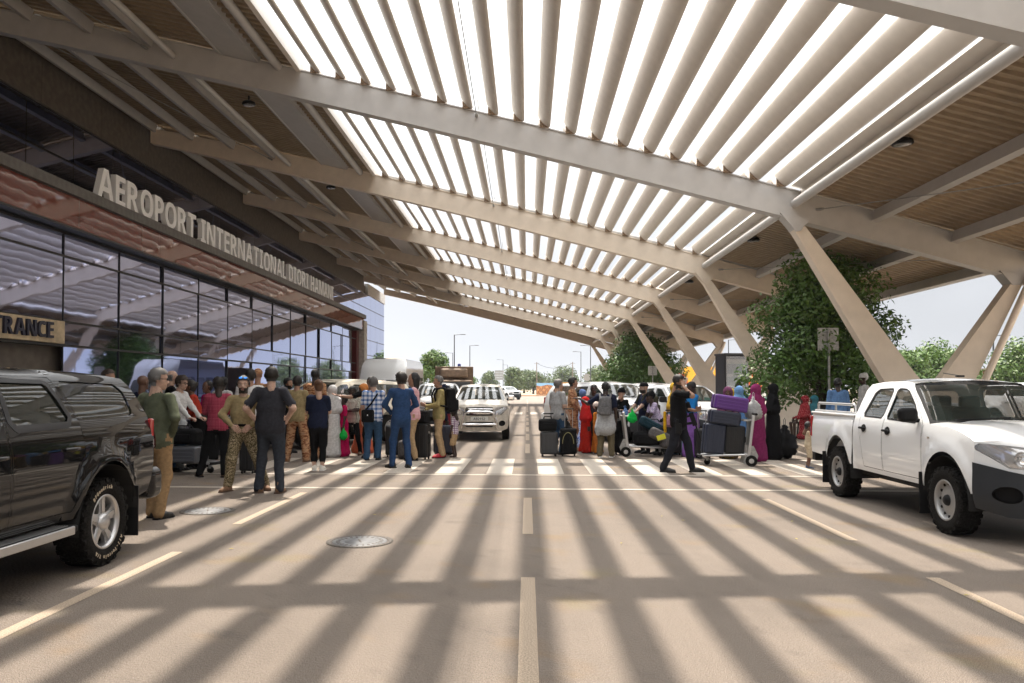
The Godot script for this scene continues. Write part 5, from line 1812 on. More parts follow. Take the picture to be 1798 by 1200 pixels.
	for kind in ["shoe", "boot", "foot"]:
		var sb := [B(Vector3(0, 0.042, -0.055), Vector3(0, 0.04, 0.05), 0.043, 0.045), B(Vector3(0, 0.036, 0.05), Vector3(0.006, 0.028, 0.145), 0.046, 0.034, 0, 0.92), B(Vector3(0, 0.06, -0.045), Vector3(0, 0.15 if kind == "boot" else 0.09, -0.045), 0.044, 0.041)]
		if kind == "foot":
			sb = [B(Vector3(0, 0.035, -0.05), Vector3(0, 0.033, 0.04), 0.034, 0.037), B(Vector3(0, 0.028, 0.04), Vector3(0.004, 0.02, 0.12), 0.036, 0.022, 0, 0.85), B(Vector3(0, 0.05, -0.04), Vector3(0, 0.14, -0.04), 0.036, 0.04)]
		var sg := net_part(nets(sb, 0.0155, 0.02), func(_p, _z): return true)
		for k in sg.v.size():
			if sg.v[k].y < 0.012:
				sg.v[k].y = 0.002
		body_parts[kind] = sg
		var so := G.new()
		so.prism(V2([-0.047, -0.09, -0.03, -0.105, 0.03, -0.105, 0.047, -0.09, 0.05, 0.06, 0.042, 0.15, 0.012, 0.185, -0.022, 0.18, -0.046, 0.14, -0.05, 0.06]), 0.0, 0.022, Transform3D(Basis(Vector3(1, 0, 0), Vector3(0, 0, 1), Vector3(0, 1, 0)), Vector3.ZERO))
		body_parts.sole = so

func elbow(s: Vector3, w: Vector3, a: float, b: float, hint: Vector3) -> Array:
	var d := w - s
	var l := minf(d.length(), (a + b) * 0.995)
	var u := d.normalized()
	var x := (a * a - b * b + l * l) / (2.0 * l)
	var hgt := sqrt(maxf(0.0, a * a - x * x))
	var pv := (hint - u * hint.dot(u)).normalized()
	return [s + u * x + pv * hgt, s + u * l]

# arm poses: wrist and elbow hint for an arm on the +x side, fingers along dir, palm normal
const ARMS := {
	"down": [Vector3(0.26, 0.83, 0.04), Vector3(0.3, 0, -1), Vector3(0, -1, 0.12), Vector3(-1, 0, 0), "open"],
	"hip": [Vector3(0.2, 1.0, 0.02), Vector3(0.8, 0.0, -0.6), Vector3(-0.5, -0.45, 0.55), Vector3(-0.8, 0.1, -0.6), "open"],
	"belt": [Vector3(0.15, 1.02, 0.17), Vector3(1, -0.1, -0.3), Vector3(-0.75, -0.6, 0.1), Vector3(0, 0, -1), "open"],
	"front": [Vector3(0.1, 1.12, 0.3), Vector3(0.5, -1, -0.3), Vector3(-0.5, 0.3, 0.6), Vector3(-0.5, 0, -0.5), "open"],
	"phone": [Vector3(0.125, 1.56, 0.1), Vector3(0.5, -0.9, 0.6), Vector3(-0.3, 0.9, -0.1), Vector3(-0.8, -0.2, 0.1), "grip"],
	"face": [Vector3(0.06, 1.47, 0.15), Vector3(0.6, -1, 0.3), Vector3(-0.4, 0.9, 0), Vector3(0, 0, -1), "open"],
	"cross": [Vector3(-0.06, 1.15, 0.2), Vector3(0.9, -0.6, 0.1), Vector3(-0.9, 0.25, -0.1), Vector3(0, -0.2, -1), "open"],
	"reach": [Vector3(0.66, 1.36, 0.2), Vector3(0, -1, -0.3), Vector3(0.9, 0.2, 0.1), Vector3(0, 1, 0.1), "open"],
	"push": [Vector3(0.17, 1.0, 0.4), Vector3(0.5, -1, -0.3), Vector3(0, -0.1, 1), Vector3(0, -1, 0), "grip"],
	"hold": [Vector3(0.25, 0.8, 0.07), Vector3(0.3, 0, -1), Vector3(0, -1, 0.05), Vector3(-1, 0, 0), "grip"],
	"strap": [Vector3(0.13, 1.25, 0.18), Vector3(0.8, -1, 0), Vector3(0.1, 1, -0.1), Vector3(-0.4, 0, -1), "grip"],
	"pocket": [Vector3(0.22, 0.93, 0.06), Vector3(0.8, 0, -0.7), Vector3(-0.2, -1, 0.1), Vector3(-1, 0, 0), "open"],
}

var SK := {}
var HR := {}
func person(label: String, x: float, z: float, h: float, yaw: float, o: Dictionary) -> Node3D:
	var s := h / 1.78
	var t := thing("person", label, "person", Vector3(x, o.get("y", 0.0), z), yaw, o.get("group", ""))
	var skin_m: Material = SK[o.get("skin", "light")]
	var fat: float = o.get("fat", 1.0)
	var cellb: float = o.get("cell", 0.026) * clampf(s, 0.6, 1.0)
	var sit: bool = o.has("sit")
	var fem: float = 0.9 if o.get("fem", false) else 1.0
	var hip := Vector3(0, 0.5 if sit else 0.93, 0)
	var lean: float = o.get("lean", 0.0)
	var up := func(p: Vector3) -> Vector3:
		return (Vector3(p.x, p.y - 0.93, p.z)).rotated(Vector3.RIGHT, lean) + hip
	var bones := []
	var long_top: bool = o.get("untucked", true)
	# torso
	bones.append(B(hip + Vector3(-0.055, 0.02, -0.01), hip + Vector3(0.055, 0.02, -0.01), 0.118 * fat, 0.118 * fat, 2, 0.95, 1.05))
	bones.append(B(up.call(Vector3(0, 1.05, 0.01)), up.call(Vector3(0, 1.2, 0.005)), 0.122 * fat * fem, 0.128 * fat * fem, 1, 0.8, 1.1))
	bones.append(B(up.call(Vector3(0, 1.2, 0.0)), up.call(Vector3(0, 1.34, -0.005)), 0.132 * fat * fem, 0.125 * fem, 1, 0.76, 1.1))
	bones.append(B(up.call(Vector3(-0.145 * fem, 1.425, -0.015)), up.call(Vector3(0.145 * fem, 1.425, -0.015)), 0.06, 0.06, 1))
	if long_top:
		bones.append(B(up.call(Vector3(0, 0.9, 0.0)), up.call(Vector3(0, 1.06, 0.005)), 0.136 * fat, 0.13 * fat, 1, 0.8, 1.0))
	if o.get("fem", false):
		bones.append(B(up.call(Vector3(-0.07, 1.28, 0.07)), up.call(Vector3(0.07, 1.28, 0.07)), 0.06, 0.06, 1))
	bones.append(B(up.call(Vector3(0, 1.42, -0.01)), up.call(Vector3(0, 1.55, 0.005)), 0.056, 0.052, 0))
	# robe or skirt
	var bk: Array = o.get("bottom", ["trousers", M.black])
	if bk[0] == "skirt" or bk[0] == "robe":
		var zn := 2
		bones.append(B(hip + Vector3(0, 0.06, 0), hip + Vector3(0, -0.35, 0.01), 0.14 * fat, 0.165 * fat, zn, 0.8, 0.95))
		bones.append(B(hip + Vector3(0, -0.35, 0.01), Vector3(0, 0.1, 0.02), 0.16 * fat, o.get("hem", 0.2), zn, 0.82, 0.9))
		for k in 5:
			var a := k * 1.3 + x
			bones.append(B(hip + Vector3(cos(a) * 0.1, -0.2, sin(a) * 0.08), Vector3(cos(a) * 0.22, 0.08, sin(a) * 0.19), 0.03, 0.05, zn))
	# legs
	var feet: Array = o.get("feet", [[0.11, 0.0, 12.0], [-0.11, 0.03, -14.0]])
	if sit:
		feet = [[0.12, 0.45, 5.0], [-0.1, 0.42, -8.0]]
	var sk: Array = o.get("shoe", ["shoe", M.black])
	var loose: float = o.get("loose", 1.0)
	for k in 2:
		var sd := 1.0 if k == 0 else -1.0
		var hj := hip + Vector3(sd * 0.088, -0.02, 0)
		var ank := Vector3(feet[k][0], 0.09 + (feet[k][3] if feet[k].size() > 3 else 0.0), feet[k][1] - 0.045)
		var kn: Array = elbow(hj, ank, 0.417, 0.417, Vector3(sd * 0.1, 0.2 if sit else 0.0, 1))
		if bk[0] == "shorts":
			bones.append(B(hj, kn[0], 0.092, 0.085, 2))
			bones.append(B(kn[0], ank, 0.052, 0.038, 0))
		elif bk[0] == "trousers":
			var end: Vector3 = ank + Vector3(0, -0.02, 0)
			if o.get("cropped", false):
				end = ank.lerp(kn[0], 0.3)
				bones.append(B(ank, end, 0.038, 0.046, 0))
			bones.append(B(hj, kn[0], 0.09 * loose * (0.5 + 0.5 * fat), 0.066 * loose, 2))
			bones.append(B(kn[0], end, 0.065 * loose, 0.056 * loose, 2))
		else:
			bones.append(B(kn[0], ank, 0.05, 0.036, 0))
		var fb := Basis(Vector3.UP, deg_to_rad(feet[k][2]))
		var ft := Transform3D(fb.scaled(Vector3(s, s, s)), Vector3(feet[k][0], (feet[k][3] if feet[k].size() > 3 else 0.0), feet[k][1]) * s)
		var so := add("shoe" if sk[0] != "foot" else "bare_foot", body_mesh(sk[0]), sk[1] if sk[0] != "foot" else skin_m, t)
		so.transform = ft
		if sk[0] != "foot":
			add("sole", body_mesh("sole"), sk[2] if sk.size() > 2 else M.black, so)
	# arms
	var arms := [o.get("la", "down"), o.get("ra", "down")]
	var sleeve: String = o.get("sleeve", "long")
	var hands := []
	for k in 2:
		var sd := 1.0 if k == 0 else -1.0
		var a: Array = (ARMS[arms[k]] if arms[k] is String else arms[k]).duplicate()
		var mx := Vector3(sd, 1, 1)
		var sh: Vector3 = up.call(Vector3(sd * 0.185 * fem, 1.425, -0.015))
		var wr: Vector3 = up.call(a[0] * mx) if a.size() < 6 else a[0] * mx
		if sit and a.size() < 6:
			wr = hip + Vector3(sd * 0.12, 0.16, 0.32)
		var e: Array = elbow(sh, wr, 0.285, 0.255, (a[1] * mx))
		var add_r := 0.012 if sleeve == "long" else 0.0
		if sleeve == "short":
			var mid: Vector3 = sh.lerp(e[0], 0.72)
			bones.append(B(sh, mid, 0.062 * (0.6 + 0.4 * fat), 0.06, 1))
			bones.append(B(mid, e[0], 0.044, 0.042, 0))
		else:
			bones.append(B(sh, e[0], 0.058 * (0.6 + 0.4 * fat), 0.05, 1 if sleeve == "long" else 0))
		if sleeve == "long":
			bones.append(B(e[0], e[1], 0.05, 0.04, 1))
		elif sleeve == "rolled":
			bones.append(B(sh, e[0], 0.06, 0.056, 1))
			bones.append(B(e[0], e[1], 0.044, 0.03, 0))
		else:
			bones.append(B(e[0], e[1], 0.043, 0.029, 0))
		var dir: Vector3 = (a[2] * mx).normalized()
		var palm: Vector3 = a[3] * mx
		palm = (palm - dir * palm.dot(dir)).normalized()
		var zx := palm.cross(dir) * sd
		# thumb points forward or up
		if zx.z + zx.y * 0.6 < 0:
			zx = -zx
		hands.append([Transform3D(Basis(palm, dir, zx), e[1] + dir * 0.01), a[4], e[1]])
	for b in bones:
		b[0] *= s
		b[1] *= s
		b[2] *= s
		b[3] *= s
	var d := nets(bones, cellb, 0.034 * s)
	# a level hem between the upper and the lower garment
	if not sit and lean < 0.2 and bk[0] in ["trousers", "shorts"]:
		var hem: float = (0.845 if long_top else 1.0) * s
		var zs: PackedByteArray = d.z
		for k in zs.size():
			var p: Vector3 = d.v[k]
			if zs[k] != 0 and absf(p.x) < 0.185 * s and p.y < 1.12 * s and p.y > 0.5 * s:
				zs[k] = 1 if p.y > hem + 0.012 * sin(p.x * 30.0 + x) else 2
		d.z = zs
	# cloth folds
	var f := fold_noise
	for k in d.v.size():
		if d.z[k] != 0:
			var p: Vector3 = d.v[k]
			d.v[k] = p + d.n[k] * (f.get_noise_3d(p.x * 10.0 + x * 7.0, p.y * 3.2, p.z * 10.0 + z * 5.0) * 0.02 * s)
	var hk: float = lerpf(s, 1.0, 0.45) * 1.04
	var head_at: Vector3 = up.call(Vector3(0, 1.648, 0.012)) * s
	var ha: Array = o.get("head", [0.0, 0.0])
	var hx := Transform3D(Basis(Vector3.UP, deg_to_rad(ha[0])) * Basis(Vector3.RIGHT, deg_to_rad(ha[1]) + lean * 0.4), head_at).scaled_local(Vector3.ONE * hk)
	# the body is one continuous figure; cloth lies over it
	var body := G.new()
	var inner := d.duplicate()
	var iv: PackedVector3Array = d.v.duplicate()
	for k in iv.size():
		if d.z[k] != 0:
			iv[k] -= d.n[k] * 0.014
	inner.v = iv
	body = net_part(inner, func(_p, _z): return true)
	body.join(body_parts.head, hx)
	for hnd in hands:
		var hxf: Transform3D = hnd[0]
		hxf.origin *= s
		body.join(body_parts["hand_" + hnd[1]], hxf.scaled_local(Vector3.ONE * lerpf(s, 1.0, 0.3)))
	add("body", body, skin_m, t)
	add(o.get("top_name", "shirt"), net_part(d, func(_p, zz): return zz == 1), o.get("top", M.black), t)
	add({"trousers": "trousers", "shorts": "shorts", "skirt": "skirt", "robe": "robe"}[bk[0]], net_part(d, func(_p, zz): return zz == 2), bk[1], t)
	var hr: Array = o.get("hair", ["short", "black"])
	if hr[0] != "none":
		var nm := "headscarf" if hr[0] in ["scarf", "wrap"] else ("cap" if hr[0] == "cap" else "hair")
		add(nm, body_mesh(hr[0]), hr[1] if hr[1] is Material else HR[hr[1]], t).transform = hx
	if o.has("beard"):
		add("beard", body_mesh("beard"), HR[o.beard], t).transform = hx
	if o.get("face", false):
		for es in [-1, 1]:
			var ey := add("eye", body_mesh("eye%d" % es), M.eye_white, t)
			ey.transform = hx
			add("iris", body_mesh("iris%d" % es), M.dark, ey)
		add("eyebrows", body_mesh("brows"), HR[hr[1]] if hr[1] is String else HR.black, t).transform = hx
		add("lips", body_mesh("lips"), M.lips, t).transform = hx
	if o.has("belt"):
		add("belt", G.new().lathe([Vector2(0.148, -0.02), Vector2(0.152, 0.0), Vector2(0.148, 0.02)], 20, Transform3D(Basis.IDENTITY.scaled(Vector3(s * fat, s, s * 0.82 * fat)), (hip + Vector3(0, 0.09, 0)) * s)), o.belt, t)
	t.set_meta("wrists", [hands[0][2] * s, hands[1][2] * s])
	t.set_meta("head", hx)
	return t

var fold_noise := FastNoiseLite.new()
var body_meshes := {}
func body_mesh(k: String) -> ArrayMesh:
	if not body_meshes.has(k):
		body_meshes[k] = body_parts[k].mesh()
	return body_meshes[k]

# printed cloth
func pattern(w: int, f: Callable) -> ImageTexture:
	return print_texture(w, w, f)

func print_cloth(t: Texture2D, scale: float) -> StandardMaterial3D:
	var m := cloth(Color.WHITE, 0.85, 0.6)
	m.albedo_texture = t
	m.uv1_scale = Vector3.ONE * scale
	return m

func camo(cols: Array, lim: Array, fx: float, fy: float, sd: int) -> ImageTexture:
	var n := FastNoiseLite.new()
	n.seed = sd
	n.fractal_octaves = 3
	n.frequency = 1.0
	return print_texture(160, 160, func(u: float, v: float) -> Color:
		var a := u * TAU
		var b := v * TAU
		var q := n.get_noise_3d(cos(a) * fx, sin(a) * fx + cos(b) * fy, sin(b) * fy + 3.0)
		for k in lim.size():
			if q < lim[k]:
				return cols[k]
		return cols[lim.size()])

func make_crowd() -> void:
	fold_noise.seed = 2
	fold_noise.frequency = 1.0
	fold_noise.fractal_octaves = 2
	make_body_parts()
	M.eye_white = mat(lin(0.6, 0.58, 0.55), 0.3)
	M.lips = mat(lin(0.3, 0.09, 0.075), 0.5)
	for k in [["light", 0.58, 0.37, 0.275], ["tan", 0.43, 0.245, 0.16], ["brown", 0.14, 0.065, 0.036], ["dark", 0.05, 0.025, 0.016]]:
		var m := tri_mat(lin(k[1], k[2], k[3]), 0.5, T.cloud, 3.0)
		m.subsurf_scatter_enabled = true
		m.subsurf_scatter_strength = 0.1
		SK[k[0]] = m
	for k in [["black", 0.008, 0.007, 0.007], ["brown", 0.05, 0.028, 0.016], ["grey", 0.2, 0.19, 0.18], ["dark", 0.02, 0.014, 0.01], ["auburn", 0.16, 0.07, 0.03]]:
		HR[k[0]] = with_normal(tri_mat(lin(k[1], k[2], k[3]), 0.6, T.fine, 8.0), T.grain_n, 0.9)
	# cloths
	var multi := print_cloth(camo([Color(0.24, 0.2, 0.15), Color(0.4, 0.37, 0.26), Color(0.58, 0.52, 0.41), Color(0.72, 0.66, 0.55)], [-0.22, 0.02, 0.22], 2.6, 2.6, 5), 2.4)
	var desert := print_cloth(camo([Color(0.42, 0.24, 0.16), Color(0.72, 0.56, 0.42), Color(0.62, 0.5, 0.4)], [-0.12, 0.3], 0.9, 1.7, 9), 1.6)
	var plaid := print_cloth(pattern(64, func(u: float, v: float) -> Color:
		var a := 1.0 if fmod(u * 4.0, 1.0) < 0.42 else 0.0
		var b := 1.0 if fmod(v * 4.0, 1.0) < 0.42 else 0.0
		return Color(0.86, 0.87, 0.9).lerp(Color(0.1, 0.25, 0.5), 0.45 * a + 0.45 * b)), 2.6)
	var check := print_cloth(pattern(64, func(u: float, v: float) -> Color:
		var a := 1.0 if fmod(u * 8.0, 1.0) < 0.25 or fmod(v * 8.0, 1.0) < 0.25 else 0.0
		return Color(0.84, 0.82, 0.76).lerp(Color(0.3, 0.29, 0.28), a)), 4.0)
	var pink_check := print_cloth(pattern(64, func(u: float, v: float) -> Color:
		var a := 1.0 if fmod(u * 12.0, 1.0) < 0.4 or fmod(v * 12.0, 1.0) < 0.4 else 0.0
		return Color(0.68, 0.34, 0.4).lerp(Color(0.5, 0.16, 0.24), a)), 3.2)
	var child_check := print_cloth(pattern(64, func(u: float, v: float) -> Color:
		var a := 1.0 if fmod(u * 6.0, 1.0) < 0.3 or fmod(v * 6.0, 1.0) < 0.3 else 0.0
		return Color(0.85, 0.83, 0.85).lerp(Color(0.45, 0.32, 0.45), a)), 4.0)
	var stripe := print_cloth(pattern(32, func(_u: float, v: float) -> Color: return Color(0.82, 0.55, 0.6) if fmod(v * 8.0, 1.0) < 0.5 else Color(0.85, 0.76, 0.76)), 4.0)
	var blue_print := print_cloth(camo([Color(0.25, 0.38, 0.72), Color(0.82, 0.86, 0.93)], [-0.02], 2.5, 2.5, 31), 2.6)
	var floral := print_cloth(camo([Color(0.4, 0.36, 0.55), Color(0.86, 0.84, 0.9), Color(0.72, 0.55, 0.68)], [-0.1, 0.28], 3.0, 3.0, 33), 3.0)
	var wax := print_cloth(camo([Color(0.08, 0.08, 0.05), Color(0.65, 0.5, 0.1), Color(0.1, 0.2, 0.3)], [0.0, 0.25], 3.0, 3.0, 35), 3.0)
	var red_print := print_cloth(camo([Color(0.45, 0.06, 0.1), Color(0.6, 0.1, 0.14), Color(0.8, 0.6, 0.6)], [0.1, 0.3], 3.0, 3.0, 37), 3.0)
	var tan := cloth(lin(0.351, 0.273, 0.143))
	var black := cloth(lin(0.009, 0.009, 0.01))
	var charcoal := cloth(lin(0.039, 0.039, 0.0468))
	var navy := cloth(lin(0.0156, 0.0208, 0.0455))
	var jeans := cloth(lin(0.0455, 0.0975, 0.182))
	var khaki := cloth(lin(0.52, 0.364, 0.208))
	var white := cloth(lin(0.72, 0.71, 0.7))
	var leather := mat(lin(0.012, 0.011, 0.01), 0.4)
	var tan_boot := ["boot", mat(lin(0.26, 0.15, 0.08), 0.8), mat(lin(0.2, 0.12, 0.07), 0.9)]
	var brown_boot := ["boot", mat(lin(0.2, 0.11, 0.06), 0.8), mat(lin(0.1, 0.06, 0.04), 0.9)]
	var bk := ["shoe", leather]
	var sand := ["shoe", mat(lin(0.12, 0.07, 0.04), 0.7)]
	var trainers := ["shoe", mat(lin(0.7, 0.68, 0.62), 0.6), mat(lin(0.7, 0.7, 0.66), 0.6)]

	# ---- left group
	var p := person("grey-haired man in olive shirt and khaki trousers, hands on hips, right behind the black car", -4.55, -9.76, 1.84, 166, {"top": cloth(lin(0.111, 0.124, 0.0806)), "bottom": ["trousers", cloth(lin(0.377, 0.247, 0.13))], "hair": ["short", "grey"], "la": "hip", "ra": "hip", "cell": 0.019, "head": [-58.0, 4.0], "shoe": bk, "fat": 1.12, "loose": 1.12, "feet": [[0.08, 0.05, 10.0], [-0.1, -0.04, -10.0]]})
	glasses(p)
	p = person("smiling bearded man in tan shirt and camouflage trousers facing the camera", -4.42, -12.4, 1.78, 12, {"top": tan, "bottom": ["trousers", multi], "hair": ["short", "dark"], "beard": "dark", "la": "belt", "ra": "belt", "cell": 0.019, "face": true, "feet": [[0.34, -0.02, 25.0], [-0.22, 0.08, -30.0]], "shoe": brown_boot, "belt": black, "loose": 1.2, "fat": 1.08, "untucked": false, "head": [4.0, 2.0], "sleeve": "long"})
	shades(p)
	var sl := ["hip", "hip"]
	p = person("broad man in charcoal t-shirt and dark jeans seen from behind, hands on hips", -3.9, -12.15, 1.92, 186, {"top": charcoal, "bottom": ["trousers", cloth(lin(0.0455, 0.052, 0.065))], "hair": ["short", "dark"], "sleeve": "short", "la": sl[0], "ra": sl[1], "cell": 0.019, "shoe": brown_boot, "fat": 1.16, "loose": 1.1, "feet": [[0.17, 0.06, 25.0], [-0.13, -0.02, -12.0]], "head": [12.0, 4.0]})
	watch(p, 0, M.black)
	person("man in pink checked shirt and black trousers seen from behind left of the bearded man", -5.55, -14.27, 1.79, 200, {"top": pink_check, "bottom": ["trousers", black], "hair": ["short", "dark"], "skin": "dark", "la": "front", "ra": "front", "shoe": sand, "loose": 1.15, "feet": [[0.3, 0.12, 20.0], [-0.12, -0.03, -12.0]], "head": [20.0, 6.0], "cell": 0.022})
	p = person("young man in white shirt and glasses leaning over the luggage trolley", -6.75, -15.3, 1.83, 80, {"top": white, "bottom": ["trousers", jeans], "hair": ["thick", "brown"], "la": "push", "ra": "push", "face": true, "head": [0.0, 6.0], "lean": 0.12})
	glasses(p)
	person("woman in red sweater and black skirt bending towards the man in white", -6.5, -15.75, 1.76, -75, {"top": cloth(lin(0.429, 0.0455, 0.026)), "bottom": ["skirt", black], "hair": ["bun", "dark"], "skin": "brown", "la": "front", "ra": "push", "fem": true, "lean": 0.25, "hem": 0.17, "shoe": bk})
	person("man in white t-shirt seen from behind, left of the charcoal t-shirt man", -5.42, -15.6, 1.97, 196, {"top": white, "bottom": ["trousers", jeans], "hair": ["short", "dark"], "skin": "tan", "sleeve": "short", "fat": 1.1, "shoe": ["shoe", mat(lin(0.1, 0.25, 0.4), 0.6), mat(lin(0.7, 0.7, 0.7), 0.6)]})
	person("soldier in tan cap and desert camouflage behind the man in white t-shirt", -5.95, -17.6, 2.02, 190, {"top": desert, "bottom": ["trousers", desert], "hair": ["cap", desert], "skin": "tan", "shoe": tan_boot, "fat": 1.1})
	person("soldier in plain tan shirt and desert camouflage trousers seen from behind", -4.98, -17.3, 1.86, 178, {"top": tan, "bottom": ["trousers", desert], "hair": ["short", "dark"], "skin": "tan", "la": "front", "ra": "down", "shoe": tan_boot, "fat": 1.08, "loose": 1.25, "feet": [[0.2, 0.0, 15.0], [-0.2, 0.02, -15.0]]})
	person("tallest soldier in desert camouflage with dark skin beside the white off-road car", -4.83, -18.2, 2.03, 170, {"top": desert, "bottom": ["trousers", desert], "hair": ["buzz", "black"], "skin": "dark", "la": "front", "shoe": tan_boot, "fat": 1.08, "loose": 1.25})
	person("woman in navy polo shirt and black trousers with hair in a bun, back to camera", -4.05, -15.5, 1.74, 190, {"top": navy, "bottom": ["trousers", black], "hair": ["bun", "auburn"], "sleeve": "short", "la": "front", "ra": "front", "fem": true, "fat": 1.12, "loose": 1.15, "cropped": true, "shoe": trainers, "head": [20.0, 8.0], "cell": 0.022, "feet": [[0.07, 0.03, 8.0], [-0.09, -0.02, -8.0]]})
	person("woman in long white robe and white headscarf behind the woman in navy", -4.5, -18.5, 1.64, 215, {"top": white, "bottom": ["robe", white], "hair": ["scarf", white], "skin": "dark", "fem": true, "la": "front", "ra": "front", "hem": 0.2, "fat": 1.05})
	p = person("girl in bright pink dress holding a green plastic bag", -4.3, -18.7, 1.42, -60, {"top": cloth(lin(0.55, 0.01, 0.1)), "bottom": ["robe", cloth(lin(0.55, 0.01, 0.1))], "hair": ["bun", "black"], "skin": "dark", "fem": true, "la": "hold", "ra": "front", "sleeve": "short", "hem": 0.19, "shoe": sand})
	var gb := p.transform * (p.get_meta("wrists")[0] as Vector3)
	plastic_bag("shiny green plastic bag in the hand of the girl in pink", gb + Vector3(0, -0.32, 0), 0.3, cloth(lin(0.013, 0.546, 0.078), 0.3))
	person("man in grey checked short-sleeved shirt with folded arms and black jeans", -4.16, -19.1, 1.63, -8, {"top": check, "bottom": ["trousers", black], "hair": ["short", "black"], "skin": "dark", "sleeve": "short", "la": "cross", "ra": "cross", "face": true, "feet": [[0.2, 0.0, 15.0], [-0.17, 0.0, -15.0]], "shoe": sand})
	person("woman in orange robe and headscarf behind the man with folded arms", -4.03, -19.75, 1.68, -50, {"top": cloth(lin(0.62, 0.17, 0.06)), "bottom": ["robe", cloth(lin(0.58, 0.14, 0.07))], "hair": ["scarf", cloth(lin(0.68, 0.26, 0.08))], "skin": "dark", "fem": true, "hem": 0.26, "face": true})
	p = person("grey-haired man in blue plaid shirt and jeans with a black sling bag", -3.4, -17.75, 1.84, 184, {"top": plaid, "bottom": ["trousers", jeans], "hair": ["short", "grey"], "sleeve": "short", "la": "down", "ra": "front", "shoe": bk, "fat": 1.1, "loose": 1.15, "feet": [[0.13, -0.02, 12.0], [-0.1, 0.02, -6.0]]})
	sling_bag("small black sling bag hanging at the back of the plaid shirt man", p, 0.98)
	person("man in dark shirt holding his arm out to the left behind the plaid shirt man", -3.58, -18.4, 1.85, 0, {"top": black, "bottom": ["trousers", black], "hair": ["short", "dark"], "skin": "tan", "sleeve": "short", "ra": "reach", "face": true})
	person("man in blue suit seen from behind in the middle of the left group", -2.52, -16.06, 1.9, 205, {"top": cloth(lin(0.0325, 0.0715, 0.169), 0.8, 0.5), "top_name": "jacket", "bottom": ["trousers", cloth(lin(0.0325, 0.0715, 0.169), 0.8, 0.5)], "hair": ["thick", "dark"], "la": "belt", "ra": "belt", "shoe": bk, "feet": [[0.16, 0.06, 25.0], [-0.13, -0.02, -8.0]], "cell": 0.022, "head": [15.0, 0.0]})
	person("man with long dark hair in pink striped t-shirt facing left", -2.5, -17.7, 1.92, -85, {"top": stripe, "bottom": ["trousers", khaki], "hair": ["long", "black"], "skin": "tan", "sleeve": "short", "la": "front", "ra": "front"})
	person("figure in loose white shirt behind the striped t-shirt man", -2.72, -19.9, 1.5, 160, {"top": white, "bottom": ["robe", white], "hair": ["short", "black"], "skin": "dark"})
	p = person("man in olive jacket and khaki trousers with red shoes and a black backpack", -2.02, -18.4, 1.88, -70, {"top": cloth(lin(0.39, 0.325, 0.143)), "top_name": "jacket", "bottom": ["trousers", khaki], "hair": ["buzz", "grey"], "skin": "tan", "la": "front", "ra": [Vector3(0.17, 1.02, 0.26), Vector3(0.4, -0.5, -1), Vector3(0, -0.7, 0.7), Vector3(-0.5, -0.5, -0.2), "grip"], "shoe": ["shoe", mat(lin(0.42, 0.012, 0.025), 0.7), M.black], "cell": 0.022, "feet": [[0.1, 0.0, 5.0], [-0.1, -0.08, -8.0]]})
	backpack("large black backpack on the man in the olive jacket", p, cloth(lin(0.012, 0.012, 0.013), 0.7), 1.15)
	person("woman in dark headscarf and dark red skirt behind the large backpack", -2.0, -19.5, 1.66, 100, {"top": navy, "bottom": ["skirt", cloth(lin(0.208, 0.0325, 0.0455))], "hair": ["scarf", navy], "skin": "dark", "fem": true, "hem": 0.18})
	person("small boy in checked shirt and shorts beside the oncoming pickup", -1.68, -18.6, 1.12, -110, {"top": child_check, "bottom": ["shorts", khaki], "hair": ["buzz", "black"], "skin": "dark", "sleeve": "short", "shoe": ["foot", M.black], "head": [0.0, 14.0]})
	person("brown-haired man at far left behind the black car's rear", -6.9, -13.0, 1.9, 70, {"top": charcoal, "hair": ["short", "brown"], "skin": "tan"})
	person("bald dark-skinned man in navy behind the olive shirt man", -6.9, -14.2, 1.82, 160, {"top": navy, "hair": ["none", "black"], "skin": "brown"})
	person("balding man partly hidden behind the olive shirt man's head", -7.0, -15.6, 1.94, 120, {"top": black, "hair": ["fringe", "grey"], "skin": "light"})
	person("bald man in pale grey shirt facing the camera at the glass front", -7.65, -17.0, 1.96, 10, {"top": cloth(lin(0.45, 0.45, 0.44)), "hair": ["none", "black"], "skin": "light", "sleeve": "short", "face": true, "la": "front", "ra": "front"})
	person("woman in magenta top between the red sweater and the pink shirt", -7.0, -17.4, 1.74, -35, {"top": cloth(lin(0.546, 0.0195, 0.182)), "bottom": ["skirt", black], "hair": ["bun", "black"], "skin": "brown", "fem": true, "face": true})
	person("dark-haired person in white behind the magenta top", -7.2, -18.8, 1.84, 170, {"top": white, "hair": ["thick", "black"], "skin": "dark"})
	person("dark-haired man seen in profile left of the white off-road car's windscreen", -5.85, -19.5, 1.84, 75, {"top": black, "hair": ["short", "black"], "skin": "tan", "beard": "black"})
	person("person in black leaning between the pink shirt and the bearded man", -5.95, -17.0, 1.72, 30, {"top": charcoal, "hair": ["thick", "black"], "skin": "dark"})

	# ---- right group
	person("grey-haired man in grey t-shirt and jeans holding a suitcase handle", 0.74, -19.5, 1.8, 130, {"top": cloth(lin(0.39, 0.39, 0.39)), "bottom": ["trousers", jeans], "hair": ["short", "grey"], "sleeve": "short", "ra": [Vector3(0.26, 0.92, 0.1), Vector3(0.3, 0, -1), Vector3(0, -0.8, 0.3), Vector3(-1, 0, 0), "grip"], "fat": 1.2, "shoe": bk, "head": [-20.0, 0.0]})
	person("soldier with rolled sleeves in desert camouflage looking right", 1.15, -20.6, 1.86, 80, {"top": desert, "bottom": ["trousers", desert], "hair": ["short", "dark"], "skin": "tan", "sleeve": "rolled", "la": "belt", "ra": "belt", "shoe": tan_boot, "fat": 1.05, "loose": 1.2, "head": [8.0, -4.0]})
